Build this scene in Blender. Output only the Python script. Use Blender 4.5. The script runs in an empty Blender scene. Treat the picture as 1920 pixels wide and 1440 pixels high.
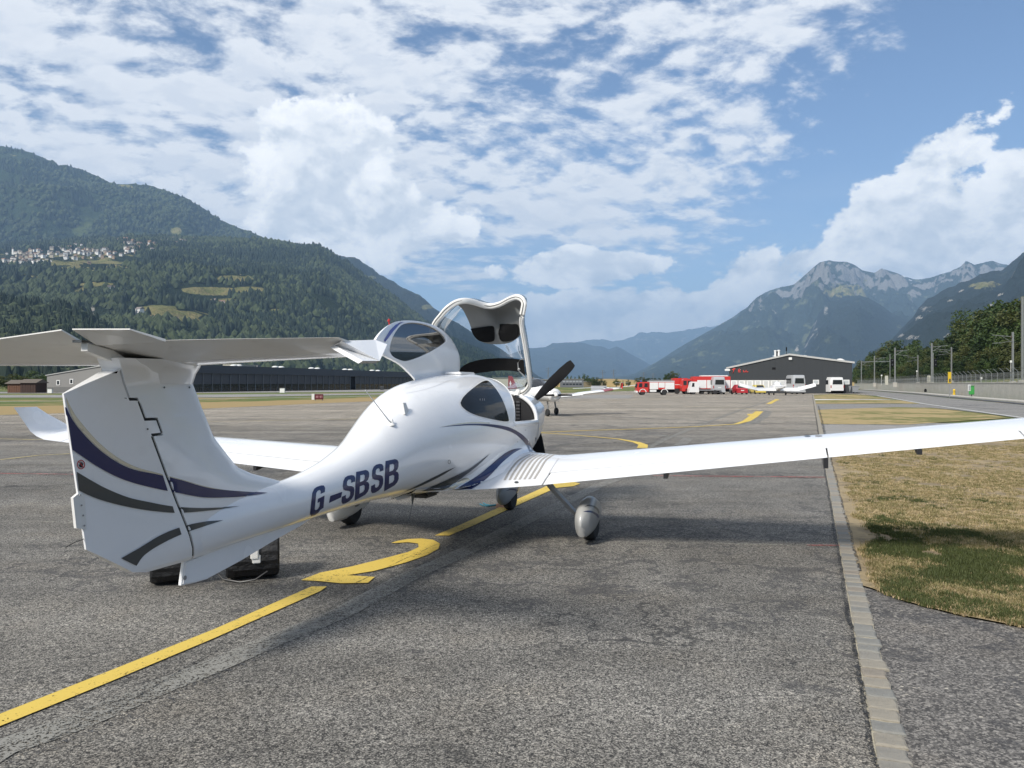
import bpy, bmesh, math, random
import numpy as np
from mathutils import Vector, Matrix, Euler
from mathutils.bvhtree import BVHTree
R = math.radians
random.seed(7)
SC = bpy.context.scene
COL = SC.collection

# ------------------------------------------------------------------ camera
EYE = 1.70            # metres above the apron
FPX = 1455.0          # focal length for a frame 1920 wide
HORIZON = 719.5
cam_data = bpy.data.cameras.new('camera')
cam_data.sensor_width = 36.0
cam_data.lens = 36.0 * FPX / 1920.0
cam_data.clip_start = 0.05
cam_data.clip_end = 90000.0
camera = bpy.data.objects.new('camera', cam_data)
COL.objects.link(camera)
camera.location = (0, 0, EYE)
camera.rotation_euler = (R(90.0), 0, 0)
SC.camera = camera

# ------------------------------------------------------------------ light
SUN_DIR = Vector((-0.80, -1.0, 1.02)).normalized()      # towards the sun
SUN_EL = math.asin(SUN_DIR.z)
SUN_ROT = math.atan2(SUN_DIR.x, SUN_DIR.y)
sun_data = bpy.data.lights.new('sun', 'SUN')
sun_data.energy = 5.0
sun_data.angle = R(10.0)
sun_data.color = (1.0, 0.95, 0.87)
sun = bpy.data.objects.new('sun', sun_data)
COL.objects.link(sun)
sun.rotation_euler = SUN_DIR.to_track_quat('Z', 'Y').to_euler()
sun.location = (-40, -50, 60)
SC.view_settings.view_transform = 'Standard'
SC.view_settings.look = 'None'
SC.view_settings.exposure = 0.18
SC.view_settings.gamma = 1.0
SC.view_settings.use_curve_mapping = False
SC.cycles.max_bounces = 8
SC.cycles.transparent_max_bounces = 12
SC.cycles.volume_bounces = 0
SC.cycles.caustics_reflective = False
SC.cycles.caustics_refractive = False
SC.cycles.use_denoising = True
SKY_STRENGTH = 0.105

# ------------------------------------------------------------------ node helpers
class NT:
    def __init__(s, tree): s.t = tree
    def n(s, typ, **kw):
        nd = s.t.nodes.new(typ)
        for k, v in kw.items():
            if k == 'inp':
                for kk, vv in v.items(): s.put(nd, kk, vv)
            else: setattr(nd, k, v)
        return nd
    def put(s, nd, key, v):
        if isinstance(v, bpy.types.NodeSocket): s.t.links.new(v, nd.inputs[key])
        else: nd.inputs[key].default_value = v
    def m(s, op, a, b=None, c=None, clamp=False):
        nd = s.t.nodes.new('ShaderNodeMath'); nd.operation = op; nd.use_clamp = clamp
        s.put(nd, 0, a)
        if b is not None: s.put(nd, 1, b)
        if c is not None: s.put(nd, 2, c)
        return nd.outputs[0]
    def mix(s, f, a, b, blend='MIX'):
        nd = s.t.nodes.new('ShaderNodeMix'); nd.data_type = 'RGBA'; nd.blend_type = blend
        s.put(nd, 0, f)
        for k, v in ((6, a), (7, b)):
            if not isinstance(v, bpy.types.NodeSocket) and len(v) == 3: v = (*v, 1)
            s.put(nd, k, v)
        return nd.outputs[2]
    def step(s, x, lo, hi):
        nd = s.t.nodes.new('ShaderNodeMapRange'); nd.interpolation_type = 'SMOOTHSTEP'
        s.put(nd, 0, x); s.put(nd, 1, lo); s.put(nd, 2, hi); s.put(nd, 3, 0.0); s.put(nd, 4, 1.0)
        return nd.outputs[0]
    def noise(s, vec, scale, detail=4, rough=0.55, dist=0.0, color=False):
        nd = s.t.nodes.new('ShaderNodeTexNoise')
        if vec is not None: s.put(nd, 'Vector', vec)
        s.put(nd, 'Scale', scale); s.put(nd, 'Detail', detail); s.put(nd, 'Roughness', rough); s.put(nd, 'Distortion', dist)
        return nd.outputs['Color' if color else 'Fac']
    def voro(s, vec, scale, feat='F1', out='Color', rnd=1.0):
        nd = s.t.nodes.new('ShaderNodeTexVoronoi'); nd.feature = feat
        if vec is not None: s.put(nd, 'Vector', vec)
        s.put(nd, 'Scale', scale); s.put(nd, 'Randomness', rnd)
        return nd.outputs[out]
    def vec(s, x, y, z=0.0):
        nd = s.t.nodes.new('ShaderNodeCombineXYZ'); s.put(nd, 0, x); s.put(nd, 1, y); s.put(nd, 2, z)
        return nd.outputs[0]
    def sep(s, v):
        nd = s.t.nodes.new('ShaderNodeSeparateXYZ'); s.put(nd, 0, v); return nd.outputs
    def vm(s, op, a, b=None, sc=None):
        nd = s.t.nodes.new('ShaderNodeVectorMath'); nd.operation = op
        s.put(nd, 0, a)
        if b is not None: s.put(nd, 1, b)
        if sc is not None: s.put(nd, 'Scale', sc)
        return nd.outputs[1] if op in ('DOT_PRODUCT', 'LENGTH', 'DISTANCE') else nd.outputs[0]

# ------------------------------------------------------------------ world: sky with clouds
world = bpy.data.worlds.new('World'); SC.world = world
world.use_nodes = True
wt = NT(world.node_tree); world.node_tree.nodes.clear()
sky = wt.n('ShaderNodeTexSky', sky_type='NISHITA', sun_disc=False, sun_elevation=SUN_EL, sun_rotation=SUN_ROT,
           altitude=500, air_density=1.0, dust_density=1.2, ozone_density=1.4)
skyc = wt.vm('SCALE', wt.vm('MULTIPLY', sky.outputs[0], (0.90, 1.0, 1.12)), sc=SKY_STRENGTH)
tc = wt.n('ShaderNodeTexCoord')
D = wt.vm('NORMALIZE', tc.outputs['Generated'])
dx, dy, dz = wt.sep(D)
zz = wt.m('MAXIMUM', dz, 0.0)
h1 = wt.m('ADD', zz, 0.25)
px_ = wt.m('DIVIDE', dx, h1); py_ = wt.m('DIVIDE', dy, h1)
P = wt.vec(px_, py_)
# high broken layer: cells stretched a little along one wind direction
rot = wt.n('ShaderNodeMapping', inp={0: P}); rot.inputs['Rotation'].default_value = (0, 0, R(-32)); rot.inputs['Scale'].default_value = (1.0, 1.18, 1.0)
warp = wt.noise(rot.outputs[0], 1.4, 3, 0.5, color=True)
pw = wt.vm('ADD', rot.outputs[0], wt.vm('SCALE', wt.vm('SUBTRACT', warp, (0.5, 0.5, 0.5)), sc=0.22))
nF = wt.noise(pw, 11.0, 11, 0.60); nG = wt.noise(pw, 4.6, 6, 0.55); nA = wt.m('ADD', wt.m('MULTIPLY', nF, 0.62), wt.m('MULTIPLY', nG, 0.38))
nB = wt.noise(pw, 2.3, 3, 0.5)
sd = wt.vm('ADD', pw, (0.03, 0.045, 0))
nA2 = wt.noise(sd, 10.5, 4, 0.55)
# the layer ends along a line: to the right of it the sky is clear but for scraps
edge = wt.m('ADD', px_, wt.m('MULTIPLY', wt.m('SUBTRACT', nB, 0.5), 0.55))
lim = wt.step(edge, 0.86, 0.42)
# scattered scraps beyond that edge
far = wt.step(py_, 3.05, 2.15)
cover = wt.m('MULTIPLY', lim, far)
dens = wt.m('ADD', wt.m('MULTIPLY', nA, 1.0), wt.m('MULTIPLY', wt.m('SUBTRACT', nB, 0.5), 0.35))
leftw = wt.step(px_, 0.45, -0.7)
thr = wt.m('SUBTRACT', 0.665, wt.m('ADD', wt.m('MULTIPLY', cover, 0.245), wt.m('MULTIPLY', leftw, 0.050)))
aA = wt.step(wt.m('SUBTRACT', dens, thr), -0.035, 0.15)
aA = wt.m('MULTIPLY', aA, wt.step(dz, 0.03, 0.10))
litA = wt.step(wt.m('SUBTRACT', nA2, nF), -0.08, 0.10)
shadeA = wt.step(wt.m('SUBTRACT', dens, thr), 0.10, 0.33)
colA = wt.mix(wt.m('MULTIPLY', shadeA, 0.30), (0.90, 0.92, 0.95), (0.64, 0.69, 0.77))
colA = wt.mix(wt.m('MULTIPLY', litA, 0.45), (0.80, 0.83, 0.88) if False else colA, (0.62, 0.68, 0.78))
# cumulus banks low over the mountains, in azimuth and elevation
az = wt.m('ARCTAN2', dx, dy); el = wt.m('ARCSINE', dz)
Q = wt.vec(az, wt.m('MULTIPLY', el, 1.35), 3.7)
wq = wt.noise(Q, 5.0, 2, 0.5, color=True)
Qw = wt.vm('ADD', Q, wt.vm('SCALE', wt.vm('SUBTRACT', wq, (0.5, 0.5, 0.5)), sc=0.06))
cN = wt.noise(Qw, 12.0, 10, 0.60)
cN2 = wt.noise(wt.vm('ADD', Qw, (-0.016, 0.028, 0)), 12.0, 6, 0.55)
def blob(a0, e0, ra, re, tilt=0.0):
    a = wt.m('SUBTRACT', az, R(a0)); e = wt.m('SUBTRACT', el, R(e0))
    e = wt.m('SUBTRACT', e, wt.m('MULTIPLY', a, tilt))
    a = wt.m('DIVIDE', a, R(ra)); e = wt.m('DIVIDE', e, R(re))
    return wt.m('SUBTRACT', 1.0, wt.m('ADD', wt.m('MULTIPLY', a, a), wt.m('MULTIPLY', e, e)))
bs = [blob(26.5, 10.0, 5.2, 4.6, 0.45), blob(36, 10.6, 10, 5.4, 0.30), blob(28, 7.8, 10, 2.0), blob(29.2, 14.5, 3.2, 2.3, 0.4), blob(10.0, 4.6, 7.5, 2.3), blob(17.5, 6.0, 3.6, 2.9),
      blob(5.0, 8.5, 5.5, 1.2), blob(0.5, 3.5, 5.0, 2.4), blob(-11, 11.8, 7, 3.0), blob(-14.0, 16.5, 5, 3.5),
      blob(52, 9, 9, 4.5), blob(-65, 10, 14, 5), blob(95, 8, 15, 4), blob(-120, 11, 20, 5), blob(150, 9, 22, 5)]
acc = bs[0]
for b in bs[1:]: acc = wt.m('MAXIMUM', acc, b)
acc = wt.m('MAXIMUM', acc, -1.4)
cd = wt.m('ADD', wt.m('MULTIPLY', acc, 0.21), wt.m('SUBTRACT', cN, 0.46))
aC = wt.step(cd, -0.005, 0.07)
aC = wt.m('MULTIPLY', aC, wt.step(el, R(-1), R(2)))
litC = wt.m('MULTIPLY_ADD', wt.step(wt.m('SUBTRACT', cN, cN2), -0.11, 0.11), 0.65, wt.m('MULTIPLY', wt.step(wt.noise(Qw, 30.0, 8, 0.62), 0.30, 0.70), 0.35))
bodyC = wt.step(cd, 0.12, 0.40)
colC = wt.mix(litC, (0.66, 0.72, 0.80), (1.22, 1.21, 1.18))
colC = wt.mix(wt.m('MULTIPLY', bodyC, 0.22), colC, (0.74, 0.79, 0.86))
wsp = wt.m('MULTIPLY', wt.m('MULTIPLY', wt.step(wt.noise(wt.vec(az, wt.m('MULTIPLY', el, 4.0), 9.0), 3.0, 7, 0.6), 0.46, 0.75), 0.5), wt.step(el, R(16), R(5)))
out = wt.mix(wsp, skyc, (0.66, 0.72, 0.80))
out = wt.mix(aA, out, colA)
out = wt.mix(aC, out, colC)
bg = wt.n('ShaderNodeBackground', inp={'Color': out, 'Strength': 1.0})
wo = wt.n('ShaderNodeOutputWorld')
wt.put(wo, 'Surface', bg.outputs[0])
world.cycles.sampling_method = 'MANUAL'
world.cycles.sample_map_resolution = 1024

# ------------------------------------------------------------------ materials
MATS = {}
def mat(name, color, rough=0.6, metal=0.0, var=0.12, vscale=3.0, bump=0.0, bscale=40.0, coat=0.0, dirt=0.0, dirtcol=(0.12, 0.10, 0.08), spec=0.5, trans=0.0, emit=None):
    if name in MATS: return MATS[name]
    m = bpy.data.materials.new(name); m.use_nodes = True
    t = NT(m.node_tree); m.node_tree.nodes.clear()
    tc = t.n('ShaderNodeTexCoord'); o = tc.outputs['Object']
    n = t.noise(o, vscale, 5, 0.6)
    c = t.mix(n, tuple(max(0, x * (1 - var)) for x in color), tuple(min(1, x * (1 + var)) for x in color))
    if dirt > 0:
        d = t.step(t.noise(o, vscale * 2.3, 7, 0.7), 0.5, 0.8)
        c = t.mix(t.m('MULTIPLY', d, dirt), c, dirtcol)
    b = t.n('ShaderNodeBsdfPrincipled', inp={'Base Color': c, 'Metallic': metal, 'Coat Weight': coat, 'Coat Roughness': 0.06, 'Specular IOR Level': spec})
    t.put(b, 'Roughness', t.m('ADD', rough - 0.04, t.m('MULTIPLY', n, 0.08)))
    if trans > 0: b.inputs['Transmission Weight'].default_value = trans
    if bump > 0:
        bp = t.n('ShaderNodeBump', inp={'Height': t.noise(o, bscale, 6, 0.6), 'Strength': bump, 'Distance': 0.02})
        t.put(b, 'Normal', bp.outputs[0])
    if emit: b.inputs['Emission Color'].default_value = (*emit, 1); b.inputs['Emission Strength'].default_value = 1
    ou = t.n('ShaderNodeOutputMaterial'); t.put(ou, 'Surface', b.outputs[0])
    MATS[name] = m; return m

def custom(name):
    m = bpy.data.materials.new(name); m.use_nodes = True; m.node_tree.nodes.clear()
    MATS[name] = m; return m, NT(m.node_tree)
def finish(t, color, rough, normal=None, spec=0.5):
    b = t.n('ShaderNodeBsdfPrincipled', inp={'Base Color': color, 'Roughness': rough, 'Specular IOR Level': spec})
    if normal is not None: t.put(b, 'Normal', normal)
    t.put(t.n('ShaderNodeOutputMaterial'), 'Surface', b.outputs[0])

# ------------------------------------------------------------------ object helpers
def link(name, mesh, parent=None, m=None, **props):
    o = bpy.data.objects.new(name, mesh); COL.objects.link(o)
    if parent is not None: o.parent = parent
    if m is not None:
        for mm in (m if isinstance(m, (list, tuple)) else [m]): mesh.materials.append(mm)
    for k, v in props.items(): o[k] = v
    return o
def meshd(name, V, F, smooth=False, midx=None):
    me = bpy.data.meshes.new(name); me.from_pydata([tuple(v) for v in V], [], [tuple(f) for f in F])
    if midx is not None: me.polygons.foreach_set('material_index', midx)
    if smooth: me.polygons.foreach_set('use_smooth', [True] * len(me.polygons))
    me.update(); return me
def setp(o, label=None, category=None, group=None, kind=None):
    if label: o['label'] = label
    if category: o['category'] = category
    if group: o['group'] = group
    if kind: o['kind'] = kind
    return o
def empty(name, loc=(0, 0, 0), rz=0.0, label=None, category=None, group=None):
    o = bpy.data.objects.new(name, None); COL.objects.link(o); o.empty_display_size = 0.3
    o.location = loc; o.rotation_euler = (0, 0, rz)
    return setp(o, label, category, group)
class MB:
    """collects shapes into one mesh"""
    def __init__(s): s.V = []; s.F = []; s.S = []; s.M = []
    def add(s, V, F, smooth=False, mi=0):
        k = len(s.V); s.V += [tuple(v) for v in V]; s.F += [tuple(i + k for i in f) for f in F]; s.S += [smooth] * len(F); s.M += [mi] * len(F); return s
    def box(s, x0, x1, y0, y1, z0, z1, mi=0, bev=0.0):
        if bev > 0:
            b = min(bev, (x1 - x0) / 2.01, (y1 - y0) / 2.01, (z1 - z0) / 2.01)
            bm = bmesh.new(); bmesh.ops.create_cube(bm, size=1)
            for v in bm.verts: v.co = Vector(((x0 + x1) / 2 + v.co.x * (x1 - x0), (y0 + y1) / 2 + v.co.y * (y1 - y0), (z0 + z1) / 2 + v.co.z * (z1 - z0)))
            bmesh.ops.bevel(bm, geom=bm.edges[:], offset=b, segments=2, affect='EDGES')
            bm.verts.index_update()
            s.add([v.co[:] for v in bm.verts], [[v.index for v in f.verts] for f in bm.faces], True, mi); bm.free(); return s
        V = [(x0, y0, z0), (x1, y0, z0), (x1, y1, z0), (x0, y1, z0), (x0, y0, z1), (x1, y0, z1), (x1, y1, z1), (x0, y1, z1)]
        return s.add(V, [(0, 3, 2, 1), (4, 5, 6, 7), (0, 1, 5, 4), (1, 2, 6, 5), (2, 3, 7, 6), (3, 0, 4, 7)], False, mi)
    def tube(s, pts, r, seg=8, mi=0, cap=True, r2=None):
        """tube along points; r may be a list"""
        pts = [Vector(p) for p in pts]; n = len(pts); rs = r if isinstance(r, (list, tuple)) else [r] * n
        V = []; F = []
        up = Vector((0, 0, 1))
        for i, p in enumerate(pts):
            d = (pts[min(i + 1, n - 1)] - pts[max(i - 1, 0)]).normalized()
            a = d.cross(up if abs(d.z) < 0.95 else Vector((1, 0, 0))).normalized(); b = d.cross(a)
            for k in range(seg):
                t = 2 * math.pi * k / seg
                V.append(p + (a * math.cos(t) + b * math.sin(t) * (r2 or 1.0)) * rs[i])
        for i in range(n - 1):
            for k in range(seg):
                F.append((i * seg + k, i * seg + (k + 1) % seg, (i + 1) * seg + (k + 1) % seg, (i + 1) * seg + k))
        if cap: F.append(tuple(range(seg))[::-1]); F.append(tuple((n - 1) * seg + k for k in range(seg)))
        return s.add(V, F, True, mi)
    def lathe(s, prof, seg=16, c=(0, 0, 0), axis='z', mi=0, sy=1.0):
        V = []; F = []
        for (r, h) in prof:
            for k in range(seg):
                t = 2 * math.pi * k / seg; a, b = r * math.cos(t), r * math.sin(t) * sy
                p = {'z': (a, b, h), 'x': (h, a, b), 'y': (a, h, b)}[axis]
                V.append((c[0] + p[0], c[1] + p[1], c[2] + p[2]))
        n = len(prof)
        for i in range(n - 1):
            for k in range(seg):
                F.append((i * seg + k, i * seg + (k + 1) % seg, (i + 1) * seg + (k + 1) % seg, (i + 1) * seg + k))
        if prof[0][0] > 1e-4: F.append(tuple(range(seg)))
        if prof[-1][0] > 1e-4: F.append(tuple((n - 1) * seg + k for k in range(seg)))
        return s.add(V, F, True, mi)
    def prism(s, poly, y0, y1, axis='y', mi=0):
        """poly in the two other axes, extruded along axis"""
        def P3(p, t): return {'y': (p[0], t, p[1]), 'x': (t, p[0], p[1]), 'z': (p[0], p[1], t)}[axis]
        n = len(poly); V = [P3(p, y0) for p in poly] + [P3(p, y1) for p in poly]
        F = [tuple(range(n)), tuple(range(2 * n - 1, n - 1, -1))] + [(i, (i + 1) % n, n + (i + 1) % n, n + i) for i in range(n)]
        return s.add(V, F, False, mi)
    def loft(s, rings, closed=True, cap0=True, cap1=True, smooth=True, mi=0):
        n = len(rings[0]); V = [p for r in rings for p in r]; F = []
        for i in range(len(rings) - 1):
            for k in range(n if closed else n - 1):
                F.append((i * n + k, i * n + (k + 1) % n, (i + 1) * n + (k + 1) % n, (i + 1) * n + k))
        if closed and cap0: F.append(tuple(range(n)))
        if closed and cap1: F.append(tuple((len(rings) - 1) * n + k for k in range(n)))
        return s.add(V, F, smooth, mi)
    def build(s, name, m, parent=None, fix=True, autosmooth=True, **props):
        me = bpy.data.meshes.new(name); me.from_pydata(s.V, [], s.F)
        if fix:
            bm = bmesh.new(); bm.from_mesh(me); bmesh.ops.recalc_face_normals(bm, faces=bm.faces)
            bm.faces.ensure_lookup_table()
            for f, sm, mi in zip(bm.faces, s.S, s.M): f.smooth = sm; f.material_index = mi
            if autosmooth:
                for e in bm.edges:
                    if len(e.link_faces) == 2 and e.calc_face_angle(0) > R(38): e.smooth = False
            bm.to_mesh(me); bm.free()
        else:
            me.polygons.foreach_set('use_smooth', s.S); me.polygons.foreach_set('material_index', s.M)
        me.update()
        return link(name, me, parent, m, **props)
def copy_tree(o, parent=None, label=None, group=None):
    c = o.copy(); COL.objects.link(c)
    if parent is not None: c.parent = parent
    if label: c['label'] = label
    if group: c['group'] = group
    for ch in [x for x in KIDS(o)]: copy_tree(ch, c)
    return c
def KIDS(o): return [x for x in COL.objects if x.parent == o]
def G(px, py, z=0.0):
    """place on the ground seen at a point of the picture (survey helper)"""
    Y = (EYE - z) * FPX / (py - HORIZON); return Vector(((px - 960) / FPX * Y, Y, z))
def AT(px, py, Y): return Vector(((px - 960) / FPX * Y, Y, EYE - (py - HORIZON) / FPX * Y))
def sheet(name, poly, z, m, **props):
    """flat sheet from an outline, triangulated"""
    bm = bmesh.new(); vs = [bm.verts.new((p[0], p[1], z)) for p in poly]
    f = bm.faces.new(vs); f.normal_update()
    if f.normal.z < 0: bmesh.ops.reverse_faces(bm, faces=[f])
    bmesh.ops.triangulate(bm, faces=bm.faces[:])
    me = bpy.data.meshes.new(name); bm.to_mesh(me); bm.free()
    return link(name, me, None, m, **props)

# numpy value noise for terrain
_rs = np.random.RandomState(11); _T = _rs.rand(256, 256)
def vn(x, y):
    xi = np.floor(x).astype(int); yi = np.floor(y).astype(int); fx = x - xi; fy = y - yi
    fx = fx * fx * (3 - 2 * fx); fy = fy * fy * (3 - 2 * fy)
    g = lambda a, b: _T[a & 255, b & 255]
    return (g(xi, yi) * (1 - fx) + g(xi + 1, yi) * fx) * (1 - fy) + (g(xi, yi + 1) * (1 - fx) + g(xi + 1, yi + 1) * fx) * fy
def fbm(x, y, o=5, ridged=False):
    s = 0; a = 1; n = 0
    for i in range(o):
        v = vn(x * 2 ** i + 17.3 * i, y * 2 ** i + 9.1 * i)
        if ridged: v = 1 - abs(2 * v - 1)
        s = s + v * a; n += a; a *= 0.5
    return s / n
# ================================================================== GROUND
def asphalt_mat(name, dark, light, warm=1.0, scale=150.0, stain=0.5, far_tint=None):
    m, t = custom(name)
    g = t.n('ShaderNodeNewGeometry'); p = g.outputs['Position']
    cell = t.sep(t.voro(p, scale, out='Color'))[0]
    cell2 = t.sep(t.voro(p, scale * 0.45, out='Color'))[1]
    spk = t.m('ADD', t.m('MULTIPLY', t.m('POWER', cell, 2.2), 0.75), t.m('MULTIPLY', t.m('POWER', cell2, 3.0), 0.22))
    spk = t.m('ADD', spk, t.m('MULTIPLY', t.m('SUBTRACT', t.noise(p, scale * 0.18, 6, 0.7), 0.5), 0.9), clamp=True)
    big = t.noise(p, 0.35, 6, 0.6); mid = t.noise(p, 2.2, 6, 0.65)
    # streaks along the apron and across it
    mp = t.n('ShaderNodeMapping', inp={0: p}); mp.inputs['Rotation'].default_value = (0, 0, R(3)); mp.inputs['Scale'].default_value = (0.10, 0.9, 1)
    st = t.noise(mp.outputs[0], 1.0, 6, 0.65)
    mp2 = t.n('ShaderNodeMapping', inp={0: p}); mp2.inputs['Rotation'].default_value = (0, 0, R(-32)); mp2.inputs['Scale'].default_value = (1.3, 0.12, 1)
    st2 = t.noise(mp2.outputs[0], 0.8, 5, 0.6)
    c = t.mix(spk, dark, light)
    peb = t.n('ShaderNodeTexVoronoi', inp={'Vector': p, 'Scale': scale * 0.36}); ps_ = t.sep(peb.outputs['Color'])
    pm = t.m('MULTIPLY', t.step(ps_[0], 0.90, 0.93), t.step(peb.outputs['Distance'], 0.40, 0.28))
    c = t.mix(t.m('MULTIPLY', pm, t.m('MULTIPLY', t.step(t.noise(p, 1.1, 4, 0.6), 0.42, 0.60), 0.8)), c, t.mix(ps_[1], (0.62, 0.57, 0.47), (0.40, 0.36, 0.30)))
    dk = t.step(t.m('ADD', t.noise(p, 0.55, 7, 0.72), t.m('MULTIPLY', t.noise(p, 9.0, 5, 0.7), 0.25)), 0.70, 0.80)
    c = t.mix(t.m('MULTIPLY', dk, 0.62 * min(1.0, stain * 1.3)), c, (0.050, 0.049, 0.048))
    k = t.m('ADD', t.m('MULTIPLY', t.m('SUBTRACT', big, 0.5), 0.9 * stain), t.m('MULTIPLY', t.m('SUBTRACT', mid, 0.5), 0.7 * stain))
    k = t.m('ADD', k, t.m('ADD', t.m('MULTIPLY', t.m('SUBTRACT', st, 0.5), 1.1 * stain), t.m('MULTIPLY', t.m('SUBTRACT', st2, 0.5), 0.6 * stain)))
    mp3 = t.n('ShaderNodeMapping', inp={0: p}); mp3.inputs['Rotation'].default_value = (0, 0, R(-14)); mp3.inputs['Scale'].default_value = (0.022, 0.26, 1)
    k = t.m('ADD', k, t.m('MULTIPLY', t.m('SUBTRACT', t.noise(mp3.outputs[0], 1.0, 7, 0.7), 0.5), 1.6 * stain))
    k = t.m('MAXIMUM', t.m('ADD', 1.0, k), 0.35)
    c = t.vm('MULTIPLY', c, t.vec(k, k, k))
    c = t.mix(t.m('MULTIPLY', t.step(t.noise(p, 0.9, 4, 0.6), 0.45, 0.75), 0.35), c, t.vm('MULTIPLY', c, (1.10, 1.0, 0.86)))
    # fine cracks
    wp = t.vm('ADD', p, t.vm('SCALE', t.vm('SUBTRACT', t.noise(p, 1.5, 4, 0.6, color=True), (.5, .5, .5)), sc=0.9))
    ms = t.n('ShaderNodeMapping', inp={0: wp}); ms.inputs['Scale'].default_value = (0.11, 0.33, 1); ms.inputs['Rotation'].default_value = (0, 0, R(6))
    cr = t.voro(ms.outputs[0], 1.0, feat='DISTANCE_TO_EDGE', out='Distance')
    crk = t.m('MULTIPLY', t.step(cr, 0.010, 0.003), t.step(t.noise(p, 0.25, 3, 0.5), 0.47, 0.58))
    c = t.mix(t.m('MULTIPLY', crk, 0.75), c, (0.03, 0.03, 0.03))
    # sealed seams: dark tar strips
    ms2 = t.n('ShaderNodeMapping', inp={0: wp}); ms2.inputs['Scale'].default_value = (0.05, 0.16, 1); ms2.inputs['Location'].default_value = (3.3, 1.7, 0)
    cr2 = t.voro(ms2.outputs[0], 1.0, feat='DISTANCE_TO_EDGE', out='Distance')
    c = t.mix(t.m('MULTIPLY', t.step(cr2, 0.022, 0.006), 0.55), c, (0.045, 0.045, 0.048))
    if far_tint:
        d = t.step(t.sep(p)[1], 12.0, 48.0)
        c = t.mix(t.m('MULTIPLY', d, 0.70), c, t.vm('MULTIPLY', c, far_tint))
    bp = t.n('ShaderNodeBump', inp={'Height': t.m('ADD', spk, t.m('MULTIPLY', crk, -1.5)), 'Strength': 0.55, 'Distance': 0.004})
    finish(t, c, 0.88, bp.outputs[0], 0.3)
    return m
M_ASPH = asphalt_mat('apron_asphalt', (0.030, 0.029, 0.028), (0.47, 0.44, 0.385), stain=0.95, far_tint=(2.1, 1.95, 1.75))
M_ASPH2 = asphalt_mat('side_asphalt', (0.055, 0.052, 0.05), (0.36, 0.335, 0.30), stain=0.35, scale=95)
M_ROAD = asphalt_mat('road_asphalt', (0.17, 0.165, 0.155), (0.34, 0.325, 0.30), stain=0.2)
M_PALE = asphalt_mat('pale_asphalt', (0.20, 0.195, 0.185), (0.42, 0.40, 0.37), stain=0.3)

def grass_ground(name, g1, g2, dry, dryamt, scale=1.0):
    m, t = custom(name)
    g = t.n('ShaderNodeNewGeometry'); p = g.outputs['Position']
    a = t.noise(p, 0.5 * scale, 6, 0.6); b = t.noise(p, 14 * scale, 6, 0.75); c3 = t.noise(p, 3 * scale, 5, 0.6)
    c = t.mix(b, g1, g2)
    d = t.step(t.m('ADD', a, t.m('MULTIPLY', t.m('SUBTRACT', c3, 0.5), 0.7)), 0.62 - dryamt * 0.3, 0.72 - dryamt * 0.3)
    dc = t.mix(b, tuple(x * 0.6 for x in dry), dry)
    c = t.mix(d, c, dc)
    bp = t.n('ShaderNodeBump', inp={'Height': b, 'Strength': 0.8, 'Distance': 0.03})
    finish(t, c, 0.95, bp.outputs[0], 0.15)
    return m
M_FIELD = grass_ground('field_grass', (0.055, 0.085, 0.025), (0.16, 0.19, 0.06), (0.34, 0.26, 0.12), 0.35, 0.08)
M_DRY = grass_ground('dry_turf', (0.20, 0.15, 0.07), (0.42, 0.32, 0.15), (0.40, 0.29, 0.14), 0.6, 0.5)
M_TURF = grass_ground('turf_soil', (0.13, 0.105, 0.07), (0.36, 0.285, 0.18), (0.42, 0.33, 0.20), 0.5, 1.0)
M_GREEN = grass_ground('green_turf', (0.10, 0.11, 0.04), (0.25, 0.23, 0.09), (0.44, 0.34, 0.17), 0.62, 0.30)

# one sheet to the horizon (a ring-divided disc so far faces stay well shaped)
V = []; F = []; rings = [0, 60, 200, 800, 3000, 9000, 27000]; N = 48
V.append((0, 60, -0.02))
for r in rings[1:]:
    for k in range(N): V.append((r * math.cos(2 * math.pi * k / N), 60 + r * math.sin(2 * math.pi * k / N), -0.02))
for k in range(N): F.append((0, 1 + k, 1 + (k + 1) % N))
for i in range(len(rings) - 2):
    for k in range(N): F.append((1 + i * N + k, 1 + i * N + (k + 1) % N, 1 + (i + 1) * N + (k + 1) % N, 1 + (i + 1) * N + k)[::-1])
me = meshd('ground', V, F)
bm = bmesh.new(); bm.from_mesh(me)
bmesh.ops.recalc_face_normals(bm, faces=bm.faces)
if sum(f.normal.z for f in bm.faces) < 0: bmesh.ops.reverse_faces(bm, faces=bm.faces[:])
bm.to_mesh(me); bm.free()
link('ground', me, None, M_FIELD, kind='structure')

KX0, KY0, KS = 1.616, 3.433, 0.385            # left edge of the kerb strip: x = KX0 + KS (y - KY0)
def kx(y): return KX0 + KS * (y - KY0)
# apron
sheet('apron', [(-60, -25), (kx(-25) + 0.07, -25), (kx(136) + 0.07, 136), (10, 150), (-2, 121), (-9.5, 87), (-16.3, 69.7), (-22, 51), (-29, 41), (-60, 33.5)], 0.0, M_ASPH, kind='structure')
sheet('concrete_pad', [(-3, 88), (14, 92), (19, 121), (3.3, 122), (-9, 98)], 0.004, M_PALE, kind='structure')
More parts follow.
